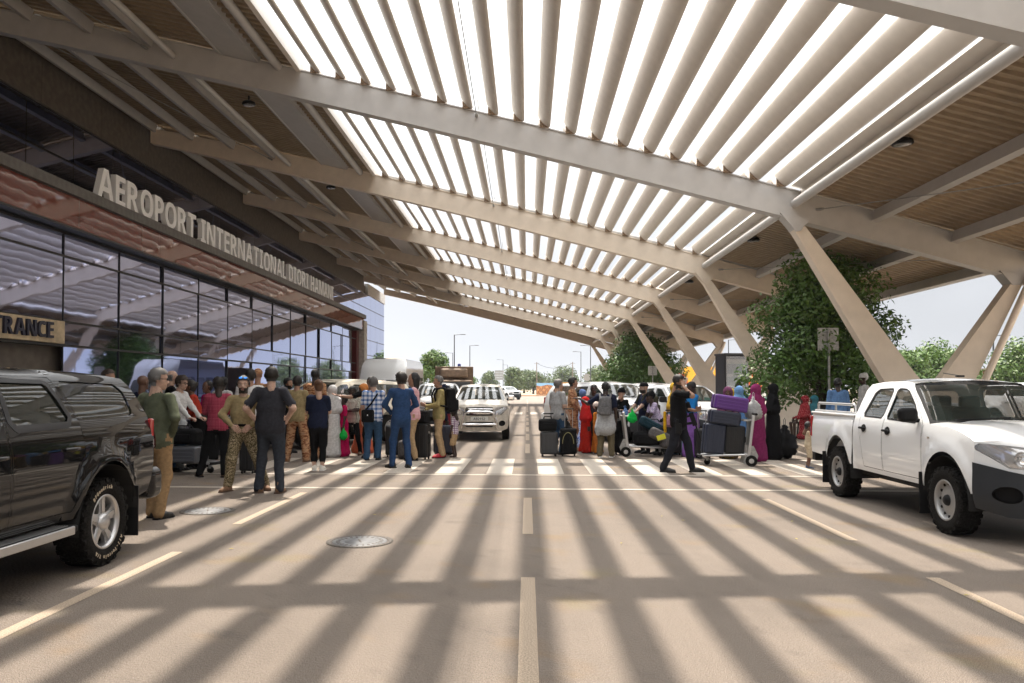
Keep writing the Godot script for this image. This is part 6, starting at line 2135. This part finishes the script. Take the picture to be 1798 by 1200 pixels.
	person("woman in blue and white patterned dress behind the desert camouflage soldier", 1.5, -21.9, 1.5, 150, {"top": blue_print, "bottom": ["robe", blue_print], "hair": ["wrap", cloth(lin(0.13, 0.195, 0.39))], "skin": "dark", "fem": true, "hem": 0.26})
	p = person("man in navy t-shirt with a grey sweater round his waist reaching left", 1.8, -18.75, 1.73, 185, {"top": navy, "bottom": ["trousers", cloth(lin(0.156, 0.13, 0.078))], "hair": ["buzz", "black"], "skin": "dark", "sleeve": "short", "ra": "down", "la": [Vector3(0.62, 1.38, 0.12), Vector3(0, -1, -0.2), Vector3(1, 0.15, 0.1), Vector3(0, -1, 0.2), "open"], "shoe": trainers, "loose": 1.25, "cell": 0.022, "untucked": true, "feet": [[0.13, 0.0, 10.0], [-0.14, 0.0, -10.0]]})
	p.rotation.y = deg_to_rad(172)
	backpack("grey backpack on the man in the navy t-shirt", p, cloth(lin(0.169, 0.169, 0.176), 0.8), 0.92)
	sweater(p, cloth(lin(0.468, 0.481, 0.494)))
	person("dark-skinned man looking out behind the reaching man", 1.66, -20.3, 1.68, 10, {"top": charcoal, "hair": ["buzz", "black"], "skin": "dark", "face": true})
	person("child in bright red dress and headscarf left of the reaching man", 1.42, -19.9, 1.35, 100, {"top": cloth(lin(0.5, 0.02, 0.015)), "bottom": ["robe", cloth(lin(0.48, 0.025, 0.015))], "hair": ["scarf", cloth(lin(0.5, 0.02, 0.02))], "skin": "dark", "fem": true, "hem": 0.15})
	person("person in orange cloth behind the reaching man", 1.7, -19.8, 1.2, 60, {"top": cloth(lin(0.62, 0.2, 0.03)), "bottom": ["robe", cloth(lin(0.6, 0.18, 0.03))], "hair": ["wrap", cloth(lin(0.6, 0.5, 0.45))], "skin": "dark", "hem": 0.14})
	person("woman in black jacket and black cap holding a hand to her mouth", 2.38, -20.6, 1.55, -10, {"top": black, "bottom": ["trousers", black], "hair": ["wrap", black], "skin": "tan", "ra": "face", "la": "front", "fem": true, "face": true, "top_name": "jacket"})
	p = person("man in dark cap and printed navy t-shirt pushing the cart", 2.85, -19.9, 1.72, -70, {"top": navy, "bottom": ["trousers", charcoal], "hair": ["cap", black], "beard": "dark", "sleeve": "short", "la": "push", "ra": "push", "skin": "light", "head": [-8.0, 0.0]})
	backpack("dark green rucksack on the man in the dark cap", p, cloth(lin(0.065, 0.065, 0.0455), 0.8), 1.0)
	person("woman in lilac flowered top with black headwrap bending left", 3.12, -19.55, 1.5, -80, {"top": floral, "bottom": ["trousers", black], "hair": ["wrap", black], "skin": "dark", "sleeve": "short", "fem": true, "lean": 0.3, "la": "push", "ra": "push", "fat": 1.15})
	p = person("bearded armed man in black walking with a phone at his ear", 2.86, -15.5, 1.85, 75, {"top": black, "bottom": ["trousers", cloth(lin(0.0208, 0.0221, 0.0286))], "hair": ["short", "dark"], "beard": "dark", "skin": "tan", "sleeve": "short", "ra": "phone", "la": "front", "shoe": ["boot", leather], "cell": 0.02, "fat": 1.12, "loose": 1.12, "feet": [[0.1, 0.28, 5.0], [-0.1, -0.22, -8.0]], "head": [-12.0, 10.0], "belt": black})
	gear(p)
	person("person in yellow headscarf and yellow cloth behind the armed man", 3.55, -19.7, 1.7, 120, {"top": cloth(lin(0.62, 0.36, 0.03)), "bottom": ["robe", cloth(lin(0.26, 0.39, 0.546))], "hair": ["scarf", cloth(lin(0.62, 0.38, 0.04))], "skin": "dark", "fem": true})
	person("man in bright blue tunic and purple wrap looking left", 3.8, -18.9, 1.73, -75, {"top": cloth(lin(0.02, 0.2, 0.52)), "bottom": ["robe", cloth(lin(0.26, 0.117, 0.429))], "hair": ["short", "black"], "skin": "dark", "la": "front", "ra": "front", "head": [0.0, 14.0], "hem": 0.2})
	person("smiling woman in mauve headscarf behind the loaded trolley", 4.55, -18.6, 1.6, -8, {"top": cloth(lin(0.221, 0.078, 0.156)), "bottom": ["robe", wax], "hair": ["scarf", cloth(lin(0.221, 0.078, 0.156))], "skin": "brown", "fem": true, "face": true, "fat": 1.1, "la": "front", "ra": "front"})
	person("woman in yellow headscarf behind the smiling woman", 5.2, -21.0, 1.56, 170, {"top": cloth(lin(0.6, 0.42, 0.03)), "bottom": ["robe", wax], "hair": ["scarf", cloth(lin(0.66, 0.45, 0.03))], "skin": "dark", "fem": true})
	person("woman in light blue headscarf seen from behind above the purple suitcase", 5.18, -20.1, 1.62, 165, {"top": cloth(lin(0.14, 0.32, 0.62)), "bottom": ["robe", cloth(lin(0.14, 0.3, 0.6))], "hair": ["scarf", cloth(lin(0.2, 0.4, 0.7))], "skin": "dark", "fem": true, "head": [30.0, 0.0]})
	person("woman in long magenta robe and headscarf seen from behind", 4.98, -17.9, 1.66, 195, {"top": cloth(lin(0.247, 0.0286, 0.117)), "bottom": ["robe", cloth(lin(0.247, 0.0286, 0.117))], "hair": ["scarf", cloth(lin(0.273, 0.0325, 0.13))], "skin": "brown", "fem": true, "hem": 0.22, "cell": 0.022, "fat": 1.08, "la": "front", "ra": "front"})
	person("woman in long black robe and headscarf facing left", 5.47, -18.3, 1.67, -100, {"top": black, "bottom": ["robe", black], "hair": ["scarf", black], "skin": "brown", "fem": true, "hem": 0.19, "la": "front", "ra": "front", "cell": 0.022})
	person("toddler in cream shirt holding on to the white pickup's tail", 5.55, -16.3, 0.9, 80, {"top": cloth(lin(0.6, 0.5, 0.36)), "bottom": ["shorts", cloth(lin(0.6, 0.5, 0.36))], "hair": ["buzz", "black"], "skin": "brown", "sleeve": "short", "la": "push", "ra": "push", "head": [0.0, 18.0], "shoe": ["shoe", mat(lin(0.03, 0.05, 0.09), 0.6), M.white_wall]})
	p = person("man in blue shirt with a brown shoulder strap behind the white pickup", 7.15, -19.0, 1.68, 175, {"top": cloth(lin(0.13, 0.247, 0.468)), "bottom": ["trousers", charcoal], "hair": ["buzz", "black"], "skin": "dark", "y": 0.14, "fat": 1.15})
	person("person in white headwrap beyond the white pickup's cab", 9.6, -23.6, 1.84, -90, {"top": white, "bottom": ["robe", white], "hair": ["wrap", white], "skin": "dark", "y": 0.14})
	person("man in blue standing in front of the advertising column", 6.95, -27.0, 1.82, 5, {"top": cloth(lin(0.065, 0.156, 0.364)), "bottom": ["trousers", navy], "hair": ["buzz", "black"], "skin": "dark", "la": "hip"})
	person("second man in blue half hidden beside the advertising column", 7.62, -28.0, 1.68, -20, {"top": cloth(lin(0.065, 0.169, 0.39)), "bottom": ["trousers", navy], "hair": ["buzz", "black"], "skin": "dark"})
	person("seated woman in red patterned cloth on the bench", 7.85, -23.3, 1.6, -82, {"top": red_print, "bottom": ["skirt", red_print], "hair": ["scarf", red_print], "skin": "dark", "fem": true, "sit": true, "y": 0.14, "hem": 0.2})
	person("seated woman in teal cloth on the bench", 8.25, -23.7, 1.6, -82, {"top": cloth(lin(0.052, 0.208, 0.26)), "bottom": ["skirt", red_print], "hair": ["scarf", cloth(lin(0.052, 0.208, 0.26))], "skin": "dark", "fem": true, "sit": true, "y": 0.14, "hem": 0.2})

# ---- things worn
func glasses(p: Node3D) -> void:
	var hx: Transform3D = p.get_meta("head")
	var g := G.new()
	for s in [-1.0, 1.0]:
		var ring := []
		for k in 13:
			var a := TAU * k / 12
			ring.append(Vector3(s * 0.033 + cos(a) * 0.024, 0.004 + sin(a) * 0.016, 0.1))
		g.tube(ring, 0.0032, 5, false)
		g.tube([Vector3(s * 0.057, 0.008, 0.1), Vector3(s * 0.082, 0.006, 0.0)], 0.0032, 5)
	g.tube([Vector3(-0.01, 0.008, 0.102), Vector3(0.01, 0.008, 0.102)], 0.0032, 5)
	var o := add("spectacles", g, M.black, p)
	o.transform = hx

func shades(p: Node3D) -> void:
	var hx: Transform3D = p.get_meta("head")
	var g := G.new()
	for s in [-1.0, 1.0]:
		g.rbox(Vector3(s * 0.034, 0.098, 0.075), Vector3(0.058, 0.036, 0.02), 0.01, Basis(Vector3.RIGHT, -0.6))
	add("sunglasses", g, mat(lin(0.03, 0.16, 0.5), 0.08, 0.8), p).transform = hx

func watch(p: Node3D, k: int, m: Material) -> void:
	var w: Vector3 = p.get_meta("wrists")[k]
	add("watch", G.new().lathe([Vector2(0.036, -0.012), Vector2(0.041, 0.0), Vector2(0.036, 0.012)], 14, Transform3D(Basis(Vector3.BACK, 0.5), w)), m, p)

func world_thing(called: String, label: String, category: String, p: Node3D, group := "") -> Node3D:
	var t := thing(called, label, category, p.position, rad_to_deg(p.rotation.y), group)
	return t

func backpack(label: String, p: Node3D, m: Material, k: float) -> void:
	var t := world_thing("backpack", label, "backpack", p)
	var y: float = (p.get_meta("head") as Transform3D).origin.y - 0.42
	add("main_bag", G.new().rbox(Vector3(0, y, -0.24 * k), Vector3(0.33, 0.48, 0.2) * k, 0.08, Basis(Vector3.RIGHT, 0.05), 0.9), m, t)
	add("front_pocket", G.new().rbox(Vector3(0, y - 0.1 * k, -0.345 * k), Vector3(0.26, 0.22, 0.07) * k, 0.03), m, t)
	add("zip", G.new().box(Vector3(0, y + 0.0 * k, -0.375 * k), Vector3(0.2, 0.008, 0.016) * k), M.dark, t)
	add("grab_loop", G.new().tube([Vector3(-0.04, y + 0.23 * k, -0.16 * k), Vector3(0, y + 0.29 * k, -0.16 * k), Vector3(0.04, y + 0.23 * k, -0.16 * k)], 0.01, 6), m, t)
	for s in [-1.0, 1.0]:
		add("strap", G.new().tube([Vector3(s * 0.11, y + 0.2 * k, -0.17), Vector3(s * 0.125, y + 0.275, -0.06), Vector3(s * 0.13, y + 0.25, 0.07), Vector3(s * 0.14, y + 0.1, 0.135), Vector3(s * 0.17, y - 0.1, 0.1), Vector3(s * 0.17, y - 0.16, -0.14)], 0.024, 7), m, t)

func sling_bag(label: String, p: Node3D, y: float) -> void:
	var t := world_thing("sling_bag", label, "bag", p)
	var m := cloth(lin(0.01, 0.01, 0.011), 0.7)
	add("pouch", G.new().rbox(Vector3(0.1, y, -0.2), Vector3(0.28, 0.28, 0.09), 0.045), m, t)
	add("badge", G.new().rbox(Vector3(0.1, y + 0.02, -0.25), Vector3(0.02, 0.03, 0.008), 0.003), M.letter, t)
	add("strap", G.new().tube([Vector3(0.16, y + 0.12, -0.19), Vector3(0.03, 1.25, -0.16), Vector3(-0.09, 1.45, -0.1), Vector3(-0.12, 1.5, 0.0), Vector3(-0.06, 1.35, 0.14)], 0.02, 6), m, t)

func sweater(p: Node3D, m: Material) -> void:
	var h := (p.get_meta("head") as Transform3D).origin.y
	var y := h * 0.6
	var d := nets([B(Vector3(0, y, -0.02), Vector3(0, y - 0.28, -0.05), 0.15, 0.19, 0, 0.78, 1.0), B(Vector3(0.1, y - 0.1, -0.1), Vector3(0.18, y - 0.42, -0.1), 0.07, 0.05), B(Vector3(-0.08, y - 0.1, -0.1), Vector3(-0.12, y - 0.36, -0.12), 0.07, 0.05)], 0.024, 0.04)
	for k in d.v.size():
		d.v[k] += d.n[k] * fold_noise.get_noise_3d(d.v[k].x * 14.0, d.v[k].y * 5.0, d.v[k].z * 14.0) * 0.02
	var t := world_thing("sweater", "grey sweater tied round the waist of the reaching man", "sweater", p)
	add("body_panel", net_part(d, func(_p, _z): return true), m, t)
	add("knotted_sleeve", G.new().tube([Vector3(0.12, y, 0.14), Vector3(0.0, y - 0.02, 0.2), Vector3(-0.02, y - 0.2, 0.2), Vector3(-0.03, y - 0.34, 0.18)], [0.04, 0.045, 0.035, 0.03], 8), m, t)

func gear(p: Node3D) -> void:
	var w: Vector3 = p.get_meta("wrists")[1]
	var ph := thing("mobile_phone", "pale mobile phone at the ear of the armed man", "phone", p.transform * (w + Vector3(0.03, 0.1, 0.03)), rad_to_deg(p.rotation.y))
	add("case", G.new().rbox(Vector3.ZERO, Vector3(0.012, 0.15, 0.075), 0.005, Basis(Vector3.RIGHT, 0.35)), mat(lin(0.5, 0.42, 0.36), 0.3), ph)
	add("camera_bump", G.new().rbox(Vector3(-0.008, 0.045, 0.0), Vector3(0.006, 0.03, 0.03), 0.003), M.black, ph)
	watch(p, 1, M.alloy)
	add("vest", net_part(nets([B(Vector3(0, 1.12, 0.0), Vector3(0, 1.4, -0.01), 0.155, 0.145, 0, 0.78, 1.02)], 0.024, 0.02), func(_q, _z): return true), cloth(lin(0.011, 0.011, 0.012), 0.8, 1.0), p)
	var r := world_thing("rifle", "black short rifle slung at the front of the armed man", "rifle", p)
	var b := Basis(Vector3.RIGHT, 1.25)
	var c := Vector3(0.16, 1.0, 0.26)
	add("receiver", G.new().rbox(c, Vector3(0.045, 0.09, 0.26), 0.012, b), M.black, r)
	add("barrel", G.new().tube([c + b * Vector3(0, 0.01, 0.12), c + b * Vector3(0, 0.01, 0.44)], 0.014, 8), M.black, r)
	add("stock", G.new().rbox(c + b * Vector3(0, -0.01, -0.24), Vector3(0.035, 0.1, 0.2), 0.014, b), M.black, r)
	add("magazine", G.new().rbox(c + b * Vector3(0, -0.12, 0.05), Vector3(0.025, 0.16, 0.05), 0.008, b * Basis(Vector3.RIGHT, 0.2)), M.black, r)
	add("grip", G.new().rbox(c + b * Vector3(0, -0.08, -0.08), Vector3(0.028, 0.1, 0.04), 0.01, b), M.black, r)
	add("sling", G.new().tube([c + b * Vector3(0, 0.03, -0.2), Vector3(0.14, 1.42, 0.1), Vector3(0.08, 1.49, -0.02), Vector3(0.0, 1.3, -0.16)], 0.012, 6), M.black, r)
	var h := add("holster", G.new().rbox(Vector3(-0.2, 0.83, 0.02), Vector3(0.06, 0.2, 0.11), 0.02), M.black, p)
	add("pistol_grip", G.new().rbox(Vector3(-0.215, 0.96, -0.01), Vector3(0.035, 0.1, 0.05), 0.012, Basis(Vector3.RIGHT, 0.3)), M.black, h)
	var yl := thing("yellow_cloth", "folded bright yellow cloth hanging behind the armed man's back", "cloth", p.position, rad_to_deg(p.rotation.y))
	add("fold", G.new().rbox(Vector3(-0.12, 0.98, -0.24), Vector3(0.14, 0.34, 0.05), 0.02).rbox(Vector3(0.05, 0.9, -0.25), Vector3(0.1, 0.32, 0.05), 0.02), cloth(lin(0.62, 0.36, 0.015)), yl)

func plastic_bag(label: String, at: Vector3, h: float, m: Material, called := "plastic_bag") -> void:
	var t := thing(called, label, "bag", at)
	var d := nets([B(Vector3(0, h * 0.3, 0), Vector3(0.01, h * 0.45, 0), h * 0.3, h * 0.24, 0, 0.9, 1.3), B(Vector3(0, h * 0.5, 0), Vector3(0, h * 0.85, 0), h * 0.16, h * 0.05)], h * 0.06, h * 0.1)
	for k in d.v.size():
		d.v[k] += d.n[k] * fold_noise.get_noise_3d(d.v[k].x * 26.0, d.v[k].y * 18.0, d.v[k].z * 26.0 + at.x) * h * 0.1
	add("sack", net_part(d, func(_p, _z): return true), m, t)
	add("loop", G.new().tube([Vector3(-0.015, h * 0.82, 0), Vector3(-0.02, h * 1.0, 0), Vector3(0, h * 1.06, 0), Vector3(0.02, h * 1.0, 0), Vector3(0.015, h * 0.82, 0)], 0.006, 6), m, t)

# ---------------------------------------------------------------- luggage
func suitcase(label: String, at: Vector3, turn: float, size: Vector3, m: Material, o := {}) -> Node3D:
	var t := thing("suitcase", label, "suitcase", at, turn, "")
	var w := size.x
	var h := size.y
	var d := size.z
	var lift := 0.05 if o.get("wheels", true) else 0.0
	var b := Basis.IDENTITY
	if o.has("lay"):
		b = o.lay
	var g := G.new().rbox(Vector3(0, lift + h * 0.5, d * 0.255), Vector3(w, h, d * 0.48), 0.045).rbox(Vector3(0, lift + h * 0.5, -d * 0.255), Vector3(w, h, d * 0.48), 0.045)
	var parts := [["shell", g, m]]
	parts.append(["zip", G.new().rbox(Vector3(0, lift + h * 0.5, 0), Vector3(w - 0.008, h - 0.008, 0.03), 0.04), M.dark])
	for k in 4:
		var x := -w * 0.33 + k * w * 0.22
		for s in [-1.0, 1.0]:
			parts.append(["rib", G.new().rbox(Vector3(x, lift + h * 0.5, s * (d * 0.5)), Vector3(w * 0.09, h * 0.84, 0.014), 0.006), m])
	parts.append(["handle", G.new().tube([Vector3(-0.09, lift + h - 0.005, 0.03), Vector3(-0.08, lift + h + 0.03, 0.03), Vector3(0.08, lift + h + 0.03, 0.03), Vector3(0.09, lift + h - 0.005, 0.03)], 0.012, 7), M.black])
	parts.append(["side_handle", G.new().tube([Vector3(w * 0.5 - 0.004, lift + h * 0.4, 0.02), Vector3(w * 0.5 + 0.025, lift + h * 0.44, 0.02), Vector3(w * 0.5 + 0.025, lift + h * 0.6, 0.02), Vector3(w * 0.5 - 0.004, lift + h * 0.64, 0.02)], 0.01, 7), M.black])
	parts.append(["lock", G.new().rbox(Vector3(w * 0.5, lift + h * 0.75, 0.0), Vector3(0.02, 0.05, 0.04), 0.006), M.alloy])
	if o.get("wheels", true):
		for x in [-1.0, 1.0]:
			for z in [-1.0, 1.0]:
				parts.append(["castor", G.new().lathe([Vector2(0.001, -0.014), Vector2(0.026, -0.014), Vector2(0.026, 0.014), Vector2(0.001, 0.014)], 12, Transform3D(Basis(Vector3.BACK, PI / 2), Vector3(x * (w * 0.5 - 0.05), 0.026, z * (d * 0.5 - 0.05))), true), M.black])
	if o.has("pull"):
		var ph: float = o.pull
		for x in [-0.09, 0.09]:
			parts.append(["pull_rod", G.new().tube([Vector3(x, lift + h - 0.02, -d * 0.35), Vector3(x, lift + h + ph, -d * 0.35)], 0.009, 7), M.alloy])
		parts.append(["pull_grip", G.new().rbox(Vector3(0, lift + h + ph, -d * 0.35), Vector3(0.24, 0.03, 0.035), 0.012), M.black])
	for q in parts:
		var mi := add(q[0], q[1], q[2], t)
		mi.transform = Transform3D(b, Vector3.ZERO)
	return t

func soft_bag(called: String, label: String, at: Vector3, turn: float, size: Vector3, m: Material, tilt := 0.0, straps := true) -> Node3D:
	var t := thing(called, label, "bag", at, turn)
	var b := Basis(Vector3.BACK, tilt)
	add("bag_body", G.new().rbox(Vector3(0, size.y * 0.5, 0), size, minf(size.y, size.z) * 0.3, b), m, t)
	add("pocket", G.new().rbox(Vector3(0, size.y * 0.42, size.z * 0.5) , Vector3(size.x * 0.7, size.y * 0.5, 0.05), 0.02, b), m, t)
	add("zip", G.new().box(b * Vector3(0, 0, 0) + Vector3(0, size.y * 0.97, 0), Vector3(size.x * 0.8, 0.012, 0.02), b), M.dark, t)
	if straps:
		for z in [-0.08, 0.08]:
			add("strap", G.new().tube([Vector3(-size.x * 0.25, size.y * 0.9, z), Vector3(-size.x * 0.18, size.y * 1.18, z * 0.4), Vector3(size.x * 0.18, size.y * 1.18, z * 0.4), Vector3(size.x * 0.25, size.y * 0.9, z)], 0.012, 6), M.black, t)
	return t

func cart(label: String, at: Vector3, turn: float) -> Node3D:
	var t := thing("luggage_cart", label, "luggage cart", at, turn, "airport luggage carts")
	for x in [-0.26, 0.0, 0.26]:
		add("platform_bar", G.new().tube([Vector3(x, 0.24, -0.4), Vector3(x * 0.75, 0.2, 0.5)], 0.022, 8), M.alloy, t)
	for z in [-0.35, 0.1, 0.48]:
		add("cross_bar", G.new().tube([Vector3(-0.28 * (1.0 - 0.22 * maxf(z, 0)), 0.225 - 0.04 * z, z), Vector3(0.28 * (1.0 - 0.22 * maxf(z, 0)), 0.225 - 0.04 * z, z)], 0.02, 8), M.alloy, t)
	add("nose_bumper", G.new().tube([Vector3(-0.22, 0.2, 0.48), Vector3(-0.14, 0.2, 0.56), Vector3(0.14, 0.2, 0.56), Vector3(0.22, 0.2, 0.48)], 0.028, 8), M.black, t)
	for x in [-0.27, 0.27]:
		add("upright", G.new().rbox(Vector3(x, 0.62, -0.46), Vector3(0.045, 0.84, 0.06), 0.012, Basis(Vector3.RIGHT, -0.12)), M.alloy, t)
		var w := add("rear_wheel", G.new().lathe([Vector2(0.05, -0.02), Vector2(0.1, -0.024), Vector2(0.115, -0.012), Vector2(0.115, 0.012), Vector2(0.1, 0.024), Vector2(0.05, 0.02)], 22, Transform3D(Basis(Vector3.BACK, PI / 2), Vector3(x * 1.1, 0.116, -0.46))), M.rubber, t)
		add("hub", G.new().lathe([Vector2(0.001, -0.02), Vector2(0.06, -0.018), Vector2(0.06, 0.018), Vector2(0.001, 0.02)], 16, Transform3D(Basis(Vector3.BACK, PI / 2), Vector3(x * 1.1, 0.116, -0.46)), true), M.alloy, w)
		add("wheel_guard", G.new().prism(V2([-0.16, 0.05, -0.1, 0.02, 0.1, 0.08, 0.14, 0.2, 0.05, 0.4, -0.02, 0.4]), -0.012, 0.012, Transform3D(Basis(Vector3(0, 0, -1), Vector3.UP, Vector3.RIGHT), Vector3(x * 0.98, 0.02, -0.46))), M.galv, t)
	add("handle_bar", G.new().tube([Vector3(-0.33, 1.06, -0.56), Vector3(0.33, 1.06, -0.56)], 0.026, 10), M.black, t)
	add("back_panel", G.new().rbox(Vector3(0, 0.66, -0.455), Vector3(0.5, 0.5, 0.02), 0.008, Basis(Vector3.RIGHT, -0.12)), M.galv, t)
	add("basket", G.new().rbox(Vector3(0, 0.93, -0.42), Vector3(0.46, 0.03, 0.2), 0.01), M.galv, t)
	var c := add("front_castor", G.new().lathe([Vector2(0.001, -0.025), Vector2(0.06, -0.025), Vector2(0.065, 0.0), Vector2(0.06, 0.025), Vector2(0.001, 0.025)], 18, Transform3D(Basis(Vector3.BACK, PI / 2), Vector3(0, 0.066, 0.38))), M.rubber, t)
	add("fork", G.new().rbox(Vector3(0, 0.14, 0.38), Vector3(0.07, 0.1, 0.05), 0.01), M.galv, c)
	return t

func make_luggage() -> void:
	var blk := with_normal(tri_mat(lin(0.011, 0.011, 0.012), 0.5, T.fine, 4.0), T.grain_n, 0.25)
	var gry := with_normal(tri_mat(lin(0.06, 0.062, 0.066), 0.5, T.fine, 4.0), T.grain_n, 0.25)
	var nvy := with_normal(tri_mat(lin(0.03, 0.04, 0.075), 0.4, T.fine, 4.0), T.grain_n, 0.25)
	var pur := with_normal(tri_mat(lin(0.16, 0.045, 0.32), 0.35, T.fine, 4.0), T.grain_n, 0.2)
	var slv := tri_mat(lin(0.2, 0.21, 0.23), 0.35, T.fine, 4.0, 0.3)
	var cl_b := cloth(lin(0.012, 0.012, 0.013), 0.75)
	var cl_g := cloth(lin(0.13, 0.12, 0.12), 0.8)
	# left group
	suitcase("large black ribbed suitcase in front of the man in the olive jacket", Vector3(-2.42, 0, -18.0), -15, Vector3(0.48, 0.74, 0.3), blk)
	soft_bag("hand_bag", "black bag standing on the large ribbed suitcase", Vector3(-2.38, 0.795, -18.0), -15, Vector3(0.4, 0.3, 0.2), cl_b)
	suitcase("black suitcase half hidden behind the blue suit", Vector3(-3.05, 0, -18.6), 10, Vector3(0.46, 0.68, 0.28), blk)
	suitcase("second black suitcase behind the man with the plaid shirt", Vector3(-3.02, 0, -19.3), 5, Vector3(0.4, 0.62, 0.26), gry)
	soft_bag("bundle", "grey bundle on the ground behind the blue suit trousers", Vector3(-2.75, 0, -18.1), 0, Vector3(0.3, 0.42, 0.26), cl_g, 0.0, false)
	suitcase("tall black suitcase behind the legs of the pink shirt man", Vector3(-5.2, 0, -14.9), 0, Vector3(0.3, 0.62, 0.24), blk)
	suitcase("dark suitcase beside the khaki trousers of the backpack man", Vector3(-2.0, 0, -19.1), 20, Vector3(0.42, 0.66, 0.26), nvy)
	cart("luggage cart with a silver case at the left behind the olive shirt man", Vector3(-6.3, 0, -14.95), 82)
	suitcase("flat silver hard case lying on the left luggage cart", Vector3(-6.75, 0.36, -14.9), -8, Vector3(0.3, 0.72, 0.5), slv, {"wheels": false, "lay": Basis(Vector3.BACK, -PI / 2)})
	soft_bag("holdall", "black holdall on the silver case of the left luggage cart", Vector3(-6.45, 0.53, -14.95), -6, Vector3(0.62, 0.3, 0.36), cl_b)
	plastic_bag("crumpled clear plastic bag on the black holdall at left", Vector3(-6.5, 0.82, -15.0), 0.24, cloth(lin(0.6, 0.62, 0.63), 0.3))
	# right group
	suitcase("plain dark grey suitcase at the left of the right group", Vector3(0.5, 0, -18.95), 4, Vector3(0.4, 0.52, 0.28), gry, {"pull": 0.42})
	soft_bag("holdall", "black laptop bag strapped on the dark grey suitcase", Vector3(0.47, 0.575, -18.9), 4, Vector3(0.42, 0.3, 0.22), cl_b)
	suitcase("black patterned trolley case with raised handle beside the dark grey one", Vector3(0.96, 0, -19.0), -6, Vector3(0.38, 0.6, 0.3), cl_b, {"pull": 0.45})
	var tr := get_node("suitcase_%03d" % taken["suitcase"])
	var arc := []
	for k in 11:
		var a := PI * k / 10.0
		arc.append(Vector3(cos(a) * 0.13, 0.3 + sin(a) * 0.26, 0.165))
	add("piping", G.new().tube(arc, 0.008, 6), mat(lin(0.3, 0.28, 0.12), 0.7), tr)
	cart("luggage cart loaded with dark bags behind the reaching man", Vector3(2.72, 0, -19.15), 92)
	soft_bag("duffel", "long black and teal bag lying slanted on the right-hand bag cart", Vector3(2.92, 0.58, -19.1), 0, Vector3(0.66, 0.24, 0.34), cloth(lin(0.012, 0.035, 0.05), 0.7), -0.5)
	soft_bag("cool_box", "grey bag with a yellow tag on the right-hand bag cart", Vector3(3.05, 0.36, -18.95), 0, Vector3(0.5, 0.26, 0.3), cl_g, -0.45)
	add("tag", G.new().rbox(Vector3(0.02, 0.1, 0.19), Vector3(0.2, 0.12, 0.012), 0.004, Basis(Vector3.BACK, 0.3)), mat(lin(0.65, 0.62, 0.03), 0.6), get_node("cool_box"))
	soft_bag("holdall", "big black holdall at the bottom of the right-hand bag cart", Vector3(2.78, 0.25, -19.15), 0, Vector3(0.62, 0.32, 0.42), cl_b)
	soft_bag("holdall", "grey crumpled holdall on the front of the right-hand bag cart", Vector3(3.28, 0.2, -18.98), 8, Vector3(0.42, 0.3, 0.36), cl_g)
	plastic_bag("bright green plastic bag hanging on the cart handle", Vector3(2.42, 0.78, -18.86), 0.34, cloth(lin(0.01, 0.5, 0.08), 0.3))
	plastic_bag("blue plastic bottle bag in the cart basket", Vector3(2.3, 0.94, -19.2), 0.22, cloth(lin(0.15, 0.25, 0.5), 0.3))
	suitcase("tall brown-black suitcase left of the bag cart", Vector3(2.22, 0, -19.5), 0, Vector3(0.3, 0.78, 0.3), cl_b)
	suitcase("black suitcase with raised handle between the armed man and the flowered top", Vector3(3.42, 0, -19.4), 10, Vector3(0.42, 0.66, 0.28), blk, {"pull": 0.35})
	suitcase("black suitcase with raised handle left of the loaded trolley", Vector3(3.98, 0, -18.6), 0, Vector3(0.36, 0.62, 0.28), blk, {"pull": 0.4})
	soft_bag("shoulder_bag", "pale pink shoulder bag on the woman in the flowered top", Vector3(3.36, 0.66, -19.3), 0, Vector3(0.3, 0.3, 0.14), cloth(lin(0.55, 0.3, 0.34), 0.6))
	soft_bag("shoulder_bag", "dark plum round bag behind the armed man", Vector3(3.42, 0.78, -18.3), 0, Vector3(0.28, 0.24, 0.16), cloth(lin(0.06, 0.02, 0.035), 0.6))
	cart("luggage cart piled high with suitcases in front of the women", Vector3(4.1, 0, -16.95), -97)
	suitcase("dark blue upright suitcase at the nose of the loaded cart", Vector3(3.8, 0.24, -16.9), 6, Vector3(0.42, 0.62, 0.3), nvy, {"wheels": false, "lay": Basis(Vector3.BACK, -0.1)})
	suitcase("black upright suitcase beside the dark blue one on the loaded cart", Vector3(4.24, 0.24, -16.92), -4, Vector3(0.4, 0.58, 0.3), blk, {"wheels": false, "lay": Basis(Vector3.BACK, -0.06)})
	suitcase("ribbed navy suitcase lying across the two upright ones", Vector3(3.76, 1.02, -16.93), 0, Vector3(0.28, 0.6, 0.42), nvy, {"wheels": false, "lay": Basis(Vector3.BACK, -PI / 2 - 0.14)})
	suitcase("purple hard suitcase on top of the loaded cart", Vector3(3.84, 1.33, -16.95), 0, Vector3(0.3, 0.68, 0.44), pur, {"wheels": false, "lay": Basis(Vector3.BACK, -PI / 2 - 0.16)})
	plastic_bag("large pale grey sack beside the purple suitcase", Vector3(4.72, 0.92, -17.15), 0.55, cloth(lin(0.5, 0.5, 0.5), 0.4))
	plastic_bag("black rubbish sack hanging beside the woman in black", Vector3(5.78, 0.02, -18.5), 0.85, cloth(lin(0.012, 0.012, 0.013), 0.25), "sack")

func _ready() -> void:
	make_textures()
	make_view()
	make_materials()
	make_ground()
	make_canopy()
	make_terminal()
	make_surroundings()
	make_vehicles()
	make_crowd()
	make_luggage()
